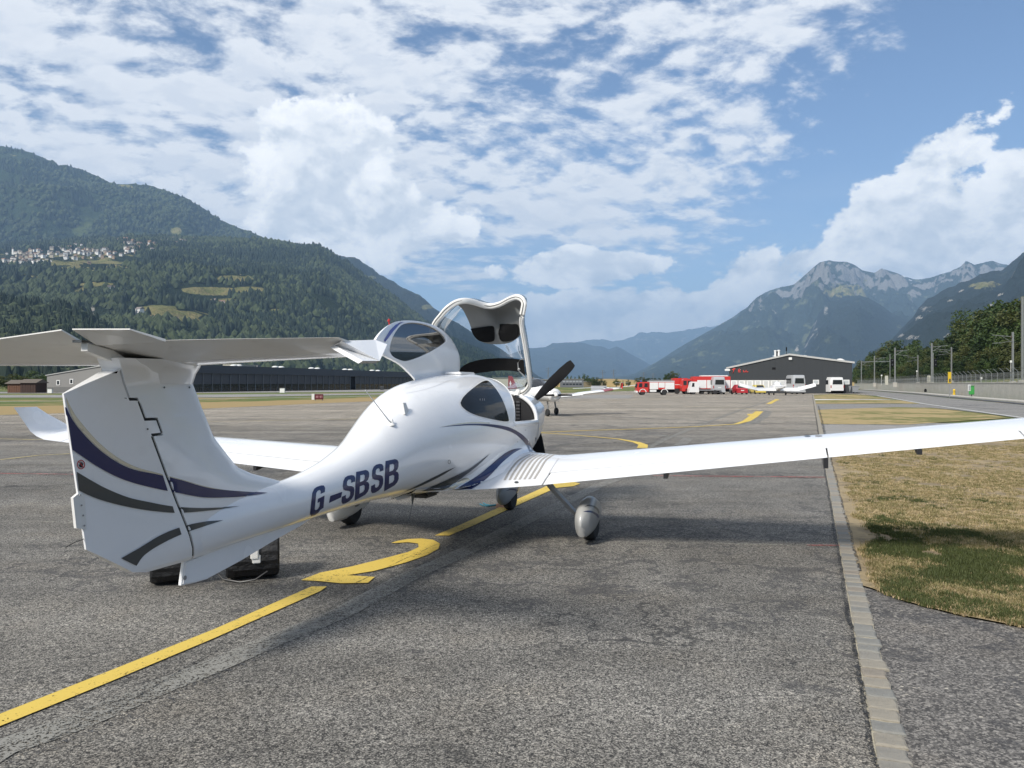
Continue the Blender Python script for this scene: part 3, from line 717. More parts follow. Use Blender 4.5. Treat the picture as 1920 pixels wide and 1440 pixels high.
    def hit(s, px, py):
        i = int(np.clip(round((px - s.a[0]) / (s.a[1] - s.a[0])), 0, len(s.a) - 1))
        e = HORIZON - s.el[i]
        nz = np.argmax(s.t >= 1)
        for j in range(1, nz):
            if e[j] <= py: 
                return Vector((s.X[i, j], s.Y[i, j], s.Z[i, j])), i, j
        return Vector((s.X[i, nz - 1], s.Y[i, nz - 1], s.Z[i, nz - 1])), i, nz - 1
F1, F2 = (0.010, 0.018, 0.009), (0.028, 0.040, 0.017)  # forest tones of the slope, darkened to stand in for cloud shadow
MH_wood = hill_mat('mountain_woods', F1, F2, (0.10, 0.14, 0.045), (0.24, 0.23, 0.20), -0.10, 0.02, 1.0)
MH_high = hill_mat('mountain_upper', (0.016, 0.030, 0.016), (0.05, 0.07, 0.032), (0.12, 0.15, 0.06), (0.26, 0.25, 0.22), 0.02, 0.10, 0.7, zrock=(1500, 2300))  # its forest tones are darkened too, in place of the cloud shadow
MH_rock = hill_mat('mountain_rock', (0.015, 0.025, 0.018), (0.042, 0.052, 0.034), (0.15, 0.165, 0.09), (0.27, 0.26, 0.245), 0.01, 0.16, 0.8, snow=0.03, zrock=(950, 1500))
MH_mid = hill_mat('mountain_slope', (0.012, 0.022, 0.016), (0.034, 0.040, 0.030), (0.12, 0.13, 0.07), (0.38, 0.36, 0.34), 0.16, 0.09, 1.2, zrock=(1200, 3000))

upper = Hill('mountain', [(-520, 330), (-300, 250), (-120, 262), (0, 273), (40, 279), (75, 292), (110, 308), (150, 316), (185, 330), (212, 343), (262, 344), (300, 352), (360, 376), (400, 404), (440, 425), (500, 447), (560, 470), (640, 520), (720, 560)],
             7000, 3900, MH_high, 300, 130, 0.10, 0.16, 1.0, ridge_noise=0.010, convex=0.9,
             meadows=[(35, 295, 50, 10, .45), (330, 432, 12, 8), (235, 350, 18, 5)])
village = Hill('mountain', [(-520, 470), (-200, 470), (0, 462), (140, 448), (250, 440), (330, 444), (400, 447), (470, 446), (520, 452), (560, 461), (598, 461), (620, 474), (650, 492), (700, 528), (760, 574), (800, 606), (850, 640), (920, 670), (1000, 716)],
             lambda x: 4700 - 0.5 * max(0, x - 500), lambda x: 1250 + 1.6 * max(0, x - 300), MH_wood, 420, 190, 0.10, 0.14, 5.0, ridge_noise=0.008, convex=1.0,
             meadows=[(120, 482, 170, 16, .42), (120, 492, 170, 6, .7), (150, 505, 60, 7), (210, 503, 40, 6), (440, 522, 42, 7), (470, 545, 38, 9), (390, 545, 60, 9), (420, 565, 40, 5), (330, 590, 68, 11), (300, 578, 40, 8), (360, 602, 40, 6), (180, 533, 40, 4), (70, 518, 30, 3),
                      (150, 547, 26, 10, .55), (300, 625, 60, 5, .8), (515, 585, 14, 6), (20, 565, 20, 3)],
             cliffs=[(172, 582, 9, 14), (150, 580, 5, 5)])
beyond = Hill('mountain', [(560, 480), (600, 474), (630, 477), (665, 482), (700, 505), (745, 533), (790, 556), (830, 590), (860, 606), (900, 632), (940, 654), (980, 684), (1010, 705), (1040, 719)],
             7400, 4600, MH_mid, 220, 90, 0.14, 0.40, 9.0, ridge_noise=0.02, meadows=[(800, 575, 14, 5), (690, 520, 18, 4)])
knoll = Hill('hill', [(-560, 540), (-200, 545), (0, 562), (60, 566), (110, 575), (150, 583), (175, 598), (200, 618), (230, 640), (280, 668), (360, 700), (430, 716)],
             1500, 700, MH_wood, 200, 60, 0.08, 0.10, 14.0, ridge_noise=0.03)
peak = Hill('mountain', [(1020, 717), (1100, 712), (1190, 700), (1235, 676), (1275, 650), (1300, 636), (1340, 614), (1372, 596), (1400, 576), (1420, 556), (1440, 545), (1470, 537), (1488, 533), (1504, 520), (1520, 505), (1536, 492), (1552, 487), (1570, 490), (1588, 490), (1604, 497), (1616, 506), (1640, 511), (1652, 503), (1668, 508), (1684, 512), (1700, 520), (1722, 524), (1744, 520), (1772, 511), (1800, 500), (1812, 488), (1826, 496), (1860, 488), (1884, 496), (1940, 500), (2100, 470), (2300, 500), (2500, 600)],
             13500, 7200, MH_rock, 420, 150, 0.22, 0.60, 21.0, ridge_noise=0.012, convex=0.85,
             meadows=[(1590, 545, 60, 18, .5)], cliffs=[(1450, 583, 26, 9), (1425, 575, 8, 10), (1495, 660, 8, 22), (1420, 600, 10, 6), (1515, 632, 6, 10)])
hump = Hill('mountain', [(1440, 712), (1470, 690), (1500, 660), (1520, 620), (1536, 585), (1552, 566), (1570, 560), (1590, 555), (1612, 553), (1630, 559), (1650, 570), (1672, 586), (1700, 598), (1740, 618), (1800, 650), (1900, 700)],
             8600, 6000, MH_mid, 200, 90, 0.14, 0.40, 31.0, ridge_noise=0.012, convex=0.8, cliffs=[(1548, 580, 7, 12), (1530, 615, 5, 10)])
right_m = Hill('mountain', [(1600, 690), (1620, 672), (1640, 655), (1668, 640), (1690, 615), (1712, 594), (1722, 578), (1740, 560), (1764, 546), (1800, 530), (1830, 518), (1856, 509), (1876, 508), (1890, 497), (1908, 482), (1920, 472), (1990, 430), (2150, 400), (2400, 430), (2700, 560)],
             5600, 2600, MH_mid, 300, 130, 0.20, 0.55, 41.0, ridge_noise=0.02, convex=0.9,
             cliffs=[(1738, 580, 26, 9), (1722, 596, 10, 8), (1785, 563, 22, 6), (1700, 630, 26, 9), (1670, 650, 14, 12), (1775, 630, 16, 7), (1745, 602, 9, 4), (1800, 545, 15, 4), (1885, 552, 24, 4), (1860, 570, 20, 4)], meadows=[(1850, 535, 40, 10, .6)])
far1 = Hill('mountain', [(880, 690), (940, 668), (990, 653), (1020, 651), (1036, 643), (1065, 641), (1098, 643), (1110, 647), (1130, 649), (1142, 654), (1156, 649), (1170, 655), (1186, 665), (1204, 674), (1220, 684), (1250, 704), (1290, 718)],
             17500, 12500, MH_mid, 160, 60, 0.10, 0.25, 51.0, ridge_noise=0.02)
far2 = Hill('mountain', [(1040, 700), (1078, 640), (1100, 638), (1130, 634), (1150, 640), (1170, 637), (1180, 632), (1200, 624), (1230, 622), (1262, 622), (1280, 618), (1300, 614), (1330, 612), (1370, 605), (1420, 640)],
             25500, 20000, MH_rock, 160, 50, 0.14, 0.3, 61.0, ridge_noise=0.04)

# woods on the slopes: crowns instanced on points
def crown_mesh(name, seed, conif, m):
    r = random.Random(seed); bm = bmesh.new()
    bmesh.ops.create_icosphere(bm, subdivisions=1 if not conif else 1, radius=1)
    for v in bm.verts:
        k = 1 + r.uniform(-0.22, 0.22); v.co *= k
        if conif: f = (1 - (v.co.z + 1) / 2.1); v.co.x *= 0.15 + 0.75 * f; v.co.y *= 0.15 + 0.75 * f; v.co.z *= 1.7
        v.co.z += 0.6
    me = bpy.data.meshes.new(name); bm.to_mesh(me); bm.free(); me.materials.append(m); return me
def wood_on(hill, n, size, name, label, seed, green, px0, px1, dens=1.0, conif=0.4, mcut=0.14):
    rr = np.random.RandomState(seed)
    i = rr.rand(n) * (len(hill.a) - 2); nt = int(np.argmax(hill.t >= 1)); j = rr.rand(n) ** 0.75 * (nt - 2)
    i0 = i.astype(int); j0 = j.astype(int); fi, fj = i - i0, j - j0
    def bl(A): return A[i0, j0] * (1 - fi) * (1 - fj) + A[i0 + 1, j0] * fi * (1 - fj) + A[i0, j0 + 1] * (1 - fi) * fj + A[i0 + 1, j0 + 1] * fi * fj
    X, Y, Z, Mw, Cl = bl(hill.X), bl(hill.Y), bl(hill.Z), bl(hill.mead), bl(hill.cl)
    px = 960 + X / Y * FPX
    gap = fbm(X / 170.0, Y / 170.0, 5) * .7 + fbm(X / 55.0 + 7, Y / 55.0, 3) * .3
    ok = (px > px0) & (px < px1) & (Mw + (gap - 0.5) * 1.3 < mcut) & (Cl < 0.3) & (gap < 0.585) & (Z > 1)
    X, Y, Z = X[ok], Y[ok], Z[ok]; sz = size * (0.6 + 0.8 * rr.rand(len(X)))
    k = rr.rand(len(X)); gr = fbm(X / 300.0 + 9, Y / 300.0, 3)
    sel = (gr + (k - 0.5) * 0.5) > 0.5
    for q, (mask, mm, cf) in enumerate(((sel, M_FOL_A, False), (~sel, M_FOL_B, True))):
        if mask.sum() == 0: continue
        instancer(name, np.c_[X[mask], Y[mask], Z[mask] - size * 0.2], sz[mask], crown_mesh('crown', seed + q, cf, mm), kind='stuff', label=label[q], category='wood')
M_FOL_A = leafmat('far_foliage_light', (0.034, 0.046, 0.018), 0.55, 0.05, 0.8)  # broadleaf green, darkened for cloud shadow but kept brighter as sunlit patches
M_FOL_B = leafmat('far_foliage_dark', (0.012, 0.021, 0.011), 0.55, 0.04, 0.8)  # conifer green, with cloud shadow on the slopes darkened into it
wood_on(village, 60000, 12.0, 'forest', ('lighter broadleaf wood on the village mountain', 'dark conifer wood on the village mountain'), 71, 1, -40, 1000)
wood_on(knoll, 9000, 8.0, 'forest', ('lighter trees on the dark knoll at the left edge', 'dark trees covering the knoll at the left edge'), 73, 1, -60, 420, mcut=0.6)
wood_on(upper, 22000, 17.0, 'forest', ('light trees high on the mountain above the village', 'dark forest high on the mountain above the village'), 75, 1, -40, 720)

# village on the terrace
M_HW = [mat('house_wall_%d' % i, c, 0.85) for i, c in enumerate(((0.62, 0.60, 0.55), (0.50, 0.44, 0.34), (0.34, 0.24, 0.15), (0.70, 0.69, 0.66)))]
M_HR = [mat('house_roof_%d' % i, c, 0.85) for i, c in enumerate(((0.13, 0.10, 0.085), (0.20, 0.17, 0.15), (0.25, 0.15, 0.10)))]
M_HG = mat('house_window', (0.04, 0.05, 0.06), 0.2)
def house_mesh(i):
    w, d, h, rf = 11, 9, 6.5, 3.4
    mb = MB()
    mb.box(-w / 2, w / 2, -d / 2, d / 2, -4, h, 0)
    mb.prism([(-d / 2 - .8, h), (d / 2 + .8, h), (0, h + rf)], -w / 2 - .8, w / 2 + .8, 'x', 1)
    for k in (-3.2, 0, 3.2):
        for z in (1.2, 3.9): mb.box(k - .6, k + .6, -d / 2 - .05, -d / 2 + .1, z, z + 1.4, 2)
    me = bpy.data.meshes.new('house'); me.from_pydata(mb.V, [], mb.F); me.polygons.foreach_set('material_index', mb.M)
    me.materials.append(M_HW[i % 4]); me.materials.append(M_HR[i % 3]); me.materials.append(M_HG); return me
HM = [house_mesh(i) for i in range(12)]
hr = random.Random(31)
spots = []
while len(spots) < 250:
    u = hr.random(); x = 8 + u * 335; yc = 487 - 0.085 * x + (8 if x < 60 else 0); y = yc + hr.gauss(-1, 7.5 + 3.5 * math.sin(u * 3.1))
    if x > 235: y -= (x - 235) * 0.06
    if 450 < y < 500: spots.append((x, y))
for q in [(205, 546), (212, 548), (290, 603), (297, 606), (305, 607), (318, 609), (330, 604), (500, 594), (406, 571), (411, 571), (268, 592), (365, 450), (372, 453), (380, 452), (350, 455), (240, 523)]: spots.append(q)
def where(x, y):
    yc = 487 - 0.085 * x
    v = 'upper' if y < yc - 5 else 'lower' if y > yc + 5 else 'middle'
    marks = [(25, 'left of the church'), (60, 'just right of the church'), (95, 'above the long left meadow'), (130, 'left of the village centre'), (165, 'at the village centre'), (205, 'above the green meadow'), (245, 'right of the village centre'), (285, 'near the wooded shoulder'), (320, 'climbing to the shoulder'), (400, 'at the right end')]
    return v, next(n for m_, n in marks if x <= m_)
lit = ['white house', 'tan house', 'brown chalet', 'pale house']; rof = ['dark roofed', 'grey roofed', 'reddish roofed']
seen = {}
LONE = ['below the dark wood', 'by the low meadow', 'at the valley field', 'beside the right hand meadow', 'on the shoulder above the village']
for n, (x, y) in enumerate(spots):
    P, i, j = village.hit(x, y)
    mi = hr.choice([0, 1, 3, 0, 3, 2, 4, 7, 8, 11, 6, 9]); o = bpy.data.objects.new('house', HM[mi]); COL.objects.link(o)
    o.location = P + Vector((hr.uniform(-6, 6), hr.uniform(-14, 14), 1.5)); turned = hr.random() < .3; o.rotation_euler = (0, 0, hr.uniform(-0.6, 0.6) + (1.57 if turned else 0)); s = hr.uniform(0.9, 1.6); o.scale = (s, s, s)
    size = 'small' if s < 1.13 else 'large' if s > 1.38 else 'middling'
    if n < 250:
        v, wh = where(x, y)
        lb = '%s %s %s, %s rows, %s' % (size, rof[mi % 3], lit[mi % 4], v, wh)
        gr_ = 'houses of the village on the terrace'
    else:
        lb = '%s lone %s %s %s' % (size, rof[mi % 3], lit[mi % 4], LONE[0 if y < 580 and x < 250 else 1 if y > 600 else 2 if x < 300 else 4 if y < 460 else 3]); gr_ = 'lone houses on the slope'
    if turned: lb += ', gable on'
    setp(o, lb, 'house', gr_)
# church of the village
P, _, _ = village.hit(25, 478)
ch = empty('church', P + Vector((0, 0, 2)), 0, 'white church with a tower at the left end of the hillside village', 'church')
mb = MB(); mb.box(-4, 4, -3, 3, -4, 24); mb.build('tower', M_HW[3], ch)
mb = MB(); mb.loft([[(-4.4, -3.4, 24), (4.4, -3.4, 24), (4.4, 3.4, 24), (-4.4, 3.4, 24)], [(-.2, -.2, 34), (.2, -.2, 34), (.2, .2, 34), (-.2, .2, 34)]], smooth=False); mb.build('spire', M_HR[0], ch)
mb = MB(); mb.box(4, 22, -5, 5, -4, 9); mb.build('nave', M_HW[0], ch)
mb = MB(); mb.prism([(-6, 9), (6, 9), (0, 14)], 4.05, 23, 'x'); mb.build('roof', M_HR[1], ch)
# mast on the shoulder
P, _, _ = village.hit(594, 463)
mb = MB(); mb.tube([P, P + Vector((0, 0, 42))], [1.1, .4], 6)
mb.tube([P + Vector((-2.5, 0, 30)), P + Vector((2.5, 0, 30))], .4, 5)
setp(mb.build('radio_mast', mat('mast_steel', (0.35, 0.35, 0.36), 0.6)), 'thin radio mast on the wooded shoulder of the left mountain', 'mast')

# haze: one closed box of even air round everything but the sky
mb = MB(); mb.box(-29500, 29500, -29500, 29500, -8, 2750)
hm = bpy.data.materials.new('haze_air'); hm.use_nodes = True; hm.node_tree.nodes.clear(); ht = NT(hm.node_tree)
pv = ht.n('ShaderNodeVolumePrincipled'); pv.inputs['Color'].default_value = (0.43, 0.67, 1.0, 1); pv.inputs['Density'].default_value = 6.0e-5; pv.inputs['Anisotropy'].default_value = 0.0
ht.put(ht.n('ShaderNodeOutputMaterial'), 'Volume', pv.outputs[0])
mb.build('haze', hm, kind='stuff')
# ================================================================== THE WHITE LIGHT AIRCRAFT
OX, OY, YAW = -0.56, 8.93, R(18.47)
AC = empty('light_aircraft', (OX, OY, 0), -YAW, 'white T-tailed single engine aircraft parked in front with its canopy and rear door raised', 'airplane')
cy, sy_ = math.cos(YAW), math.sin(YAW)
def loc(v): v = Vector(v) - Vector((OX, OY, 0)); return Vector((v.x * cy - v.y * sy_, v.x * sy_ + v.y * cy, v.z))
EYE_L = loc((0, 0, EYE))
def rayd(px, py):
    d = Vector(((px - 960) / FPX, 1, -(py - HORIZON) / FPX)); return Vector((d.x * cy - d.y * sy_, d.x * sy_ + d.y * cy, d.z))
def onb(px, py, b): d = rayd(px, py); return EYE_L + d * ((b - EYE_L.x) / d.x)     # point on the plane x = b of the aircraft
def ona(px, py, a): d = rayd(px, py); return EYE_L + d * ((a - EYE_L.y) / d.y)

def paint(name, color, rough=0.22, coat=0.6, dirt=0.10):
    m, t = custom(name)
    tc = t.n('ShaderNodeTexCoord'); o = tc.outputs['Object']; z = t.sep(o)[2]
    n = t.noise(o, 1.7, 2, 0.5); n2 = t.noise(o, 5, 6, 0.7)
    c = t.mix(t.m('MULTIPLY', n2, 0.25), color, tuple(x * 0.93 for x in color))
    d = t.m('MULTIPLY', t.step(n2, 0.5, 0.85), dirt)
    c = t.mix(d, c, (0.30, 0.27, 0.22))
    b = t.n('ShaderNodeBsdfPrincipled', inp={'Base Color': c, 'Coat Weight': coat, 'Coat Roughness': 0.05, 'Roughness': t.m('ADD', rough, t.m('MULTIPLY', n, 0.08))})
    bp = t.n('ShaderNodeBump', inp={'Height': n, 'Strength': 0.03, 'Distance': 0.04}); t.put(b, 'Normal', bp.outputs[0])
    t.put(t.n('ShaderNodeOutputMaterial'), 'Surface', b.outputs[0]); return m
M_WHITE = paint('aircraft_white', (0.80, 0.80, 0.80))
M_WHITE2 = paint('aircraft_white_worn', (0.74, 0.73, 0.70), 0.35, 0.2, 0.22)
M_NAVY = paint('livery_navy', (0.006, 0.014, 0.085), 0.28, 0.3, 0.02)
M_GREY = paint('livery_grey', (0.055, 0.060, 0.062), 0.3, 0.3, 0.02)
M_SILV = mat('livery_silver', (0.66, 0.62, 0.50), 0.25, metal=0.3, var=0.05, coat=0.3)
M_GAP = mat('panel_gap_black', (0.012, 0.012, 0.013), 0.7)
M_RUB = mat('tyre_rubber', (0.022, 0.022, 0.023), 0.85, var=0.3, vscale=20, bump=0.3, bscale=60)
M_BLK = mat('satin_black', (0.014, 0.014, 0.016), 0.45, var=0.2)
M_BLKM = mat('matt_black', (0.008, 0.008, 0.009), 0.8, var=0.2, spec=0.15)
M_STEEL = mat('grey_leg_paint', (0.28, 0.28, 0.28), 0.4, metal=0.3)
M_DARKGLASS = mat('tinted_window', (0.020, 0.018, 0.014), 0.07, var=0.5, vscale=3, coat=0.0, spec=0.2)
M_WALK = mat('walkway_grip', (0.40, 0.38, 0.35), 0.95, bump=0.5, bscale=300)
M_REDM = mat('red_mark', (0.45, 0.03, 0.03), 0.5)
M_TAPE = mat('yellowed_sealant', (0.62, 0.54, 0.36), 0.5)
def glass(name, tint, refl=1.0):
    m, t = custom(name)
    fr = t.n('ShaderNodeFresnel', inp={'IOR': 1.5})
    tr = t.n('ShaderNodeBsdfTransparent', inp={'Color': (*tint, 1)})
    gl = t.n('ShaderNodeBsdfGlossy', inp={'Color': (1, 1, 1, 1), 'Roughness': 0.02})
    mx = t.n('ShaderNodeMixShader', inp={0: t.m('MULTIPLY', fr.outputs[0], refl), 1: tr.outputs[0], 2: gl.outputs[0]})
    t.put(t.n('ShaderNodeOutputMaterial'), 'Surface', mx.outputs[0]); return m
M_GLASS = glass('canopy_glass', (0.72, 0.77, 0.80), 0.45)
M_GLASSD = glass('dark_canopy_glass', (0.05, 0.048, 0.042), 0.22)

# ---- fuselage stations:  a, z bottom, z top, half width, z of widest, exponent
ST = [(-4.47, .635, .93, .085, .80, 2.0), (-4.2, .645, .955, .105, .80, 2.0), (-3.8, .655, .985, .125, .815, 2.0), (-3.4, .665, 1.005, .150, .83, 2.0), (-3.0, .675, 1.07, .180, .85, 2.0),
      (-2.7, .680, 1.15, .212, .88, 2.05), (-2.45, .680, 1.245, .250, .91, 2.05), (-2.2, .680, 1.385, .300, .95, 2.1), (-1.95, .672, 1.53, .352, 1.0, 2.1), (-1.7, .655, 1.635, .405, 1.04, 2.1),
      (-1.4, .630, 1.705, .462, 1.08, 2.15), (-1.0, .600, 1.755, .525, 1.12, 2.2), (-.6, .575, 1.790, .567, 1.15, 2.2), (-.2, .560, 1.812, .590, 1.17, 2.25), (.1, .555, 1.815, .595, 1.18, 2.25),
      (.6, .565, 1.75, .585, 1.19, 2.25), (1.15, .60, 1.60, .535, 1.22, 2.3), (1.5, .66, 1.575, .49, 1.27, 2.2), (1.9, .76, 1.55, .425, 1.32, 2.1), (2.15, .88, 1.525, .35, 1.34, 2.05), (2.32, 1.05, 1.49, .255, 1.35, 2.0), (2.36, 1.14, 1.47, .20, 1.35, 2.0)]
_sa = np.array([s[0] for s in ST]); _sv = np.array([s[1:] for s in ST])
def smooth_interp(a):
    """Catmull-Rom through the stations"""
    i = int(np.clip(np.searchsorted(_sa, a) - 1, 0, len(_sa) - 2)); t = (a - _sa[i]) / (_sa[i + 1] - _sa[i]); t = min(max(t, 0), 1)
    p1, p2 = _sv[i], _sv[i + 1]; h = _sa[i + 1] - _sa[i]
    m1 = (_sv[i + 1] - _sv[i - 1]) / (_sa[i + 1] - _sa[i - 1]) * h if i > 0 else (p2 - p1)
    m2 = (_sv[i + 2] - _sv[i]) / (_sa[i + 2] - _sa[i]) * h if i < len(_sa) - 2 else (p2 - p1)
    return (2 * t**3 - 3 * t**2 + 1) * p1 + (t**3 - 2 * t**2 + t) * m1 + (-2 * t**3 + 3 * t**2) * p2 + (t**3 - t**2) * m2
def fpt(a, phi, off=0.0):
    zb, zt, hw, zm, n = smooth_interp(a); c, s = math.cos(phi), math.sin(phi)
    x = (hw + off) * math.copysign(abs(c) ** (2 / n), c); h = (zt - zm if s > 0 else zm - zb) + off
    return (x, a, zm + h * math.copysign(abs(s) ** (2 / n), s))
NPH = 64
def rear_open(z): return 0.06 + 0.40 * max(0, min(1, (z - 1.24) / 0.57)) ** 1.2
rings = []
A_ = list(np.linspace(-4.47, -0.62, 56))
for a in A_: rings.append([fpt(a, 2 * math.pi * k / NPH) for k in range(NPH)])
for k2 in range(1, 9):
    r = []
    for k in range(NPH):
        ph = 2 * math.pi * k / NPH; ae = 0.06
        for _ in range(4): ae = rear_open(fpt(ae, ph)[2])
        r.append(fpt(-0.62 + (ae + 0.62) * k2 / 8, ph))
    rings.append(r)
mb = MB(); mb.loft(rings, cap1=False)
fus = mb.build('fuselage', M_WHITE, AC)
hoop = rings[-1]
# ---- cockpit side shell (open above the sill) and engine cowling
SILL = lambda a: 1.245 - 0.02 * (a - .06)
def phi_at(a, z):
    lo, hi = -math.pi / 2, math.pi / 2
    for _ in range(30):
        mid = (lo + hi) / 2
        if fpt(a, mid)[2] < z: lo = mid
        else: hi = mid
    return lo
rings = []
for a in np.linspace(0.03, 1.17, 14):
    p0 = phi_at(a, SILL(a)); n = 33
    rings.append([fpt(a, p0 - (math.pi + 2 * p0) * k / (n - 1)) for k in range(n)])
mb = MB(); mb.loft(rings, closed=False)
mb.build('cockpit_side', M_WHITE, AC)
sillR = [r[0] for r in rings]; sillL = [r[-1] for r in rings]
rings = [[fpt(a, 2 * math.pi * k / NPH) for k in range(NPH)] for a in list(np.linspace(1.15, 2.2, 16)) + [2.26, 2.32, 2.36]]
mb = MB(); mb.loft(rings, cap0=False)
# shoulder bulges of the cowling
cowl = mb.build('engine_cowling', M_WHITE, AC)
arch = [p for p in rings[0] if p[2] > SILL(1.15) - .02]
arch = [fpt(1.15, ph) for ph in np.linspace(phi_at(1.15, SILL(1.15)), math.pi - phi_at(1.15, SILL(1.15)), 24)]
mb = MB(); mb.tube(sillR[::1] + arch[0:1], 0.030, 8); mb.tube(sillL, 0.030, 8); mb.tube(arch, 0.026, 8)
mb.build('cockpit_rim', M_WHITE, AC)
hh = [p for p in hoop if p[2] > 1.22]; hh = sorted(hh, key=lambda p: math.atan2(p[2] - 1.2, p[0]))
mb = MB(); mb.tube([(p[0] * .985, p[1] - .004, p[2] - .012) for p in hh], 0.020, 8); mb.build('cabin_hoop', M_WHITE2, AC)
# interior tub, panel, seats
rings = []
for a in np.linspace(-1.2, 1.12, 14):
    p0 = phi_at(a, min(SILL(a), 1.25)); n = 21
    rings.append([fpt(a, p0 - (math.pi + 2 * p0) * k / (n - 1), -0.035) for k in range(n)])
mb = MB(); mb.loft(rings, closed=False); mb.build('cabin_lining', M_BLKM, AC)
rings = [[fpt(a, ph, -0.03) for ph in np.linspace(0.05, math.pi - .05, 25)] for a in (-1.6, -1.2, -.8, -.4, -.05)]
mb = MB(); mb.loft(rings, closed=False); mb.build('headliner', mat('cabin_cloth', (0.10, 0.10, 0.10), 0.9), AC)
pn = [fpt(1.12, ph, -0.03) for ph in np.linspace(-0.9, math.pi + .9, 30)]
mb = MB(); mb.add(pn, [tuple(range(len(pn)))]); panel = mb.build('instrument_panel', M_BLK, AC)
M_INS = mat('instrument_grey', (0.045, 0.045, 0.05), 0.4); M_INL = mat('instrument_marking', (0.20, 0.20, 0.21), 0.5)
for r in range(6):
    for q in range(5):
        x = 0.03 + q * 0.062; z = 1.47 - r * 0.042
        mb = MB(); mb.box(x, x + 0.05, 1.095, 1.11, z - .014, z + .014); mb.box(x + .004, x + .046, 1.091, 1.096, z + .001, z + .004, 1)
        mb.build('instrument_button', [M_INS, M_INL], panel)
for x in (-0.30, -0.14):
    mb = MB(); mb.box(x - .07, x + .07, 1.095, 1.11, 1.32, 1.46, bev=.01); mb.build('display_screen', M_INS, panel)
mb = MB(); mb.box(0.0, 0.36, 1.094, 1.1, 1.205, 1.210); mb.build('panel_trim', M_INL, panel)
M_LEA = mat('seat_leather', (0.06, 0.055, 0.05), 0.6, bump=.2)
for x in (-0.27, 0.27):
    mb = MB(); mb.box(x - .21, x + .21, 0.0, 0.5, 0.80, 0.95, bev=.05); mb.build('seat', M_LEA, AC)
    mb = MB(); mb.loft([[(x - .2, -.02, .9), (x + .2, -.02, .9), (x + .2, .1, .9), (x - .2, .1, .9)], [(x - .17, -.22, 1.4), (x + .17, -.22, 1.4), (x + .17, -.12, 1.4), (x - .17, -.12, 1.4)]]); mb.build('seat_back', M_LEA, AC)

# ---- wings
def section(b, le, te, zte, zle, th, f0, f1, n=18, tcl=None):
    """closed loop of an airfoil between chord fractions f0 and f1 (0 = leading edge)"""
    c = le - te
    def pt(f, up):
        yt = 5 * th * (0.2969 * math.sqrt(f) - 0.1260 * f - 0.3516 * f**2 + 0.2843 * f**3 - 0.1036 * f**4)
        yc = 0.035 * (1 - (2 * f - 0.9) ** 2 / 1.21) if 0 < f < 1 else 0
        yc = 0.03 * math.sin(math.pi * f ** 0.8)
        z = zle + (zte - zle) * f + c * (yc + (yt if up else -yt * 0.75))
        return (b, le - f * c, z)
    fs = [f0 + (f1 - f0) * ((k / (n - 1)) ** 2 if f0 < .01 else k / (n - 1)) for k in range(n)]
    return [pt(f, True) for f in fs] + [pt(f, False) for f in fs[::-1]]
def wing_line(b, s, zsl):
    ab = abs(b)
    le = np.interp(ab, [.30, .6, 1.05, 5.75], [1.02, .90, .76, .44]); te = np.interp(ab, [.30, .6, 1.05, 5.75], [-.98, -.84, -.66, -.53])
    z = 0.655 + zsl * (ab - 1.05) if ab > 1.05 else np.interp(ab, [.3, .6, 1.05], [.615, .625, .655])
    th = np.interp(ab, [.3, .6, 1.05, 5.75], [.20, .17, .15, .13])
    return le, te, z, z + np.interp(ab, [0, 1.05, 5.75], [.13, .10, .05]), th
wings = []
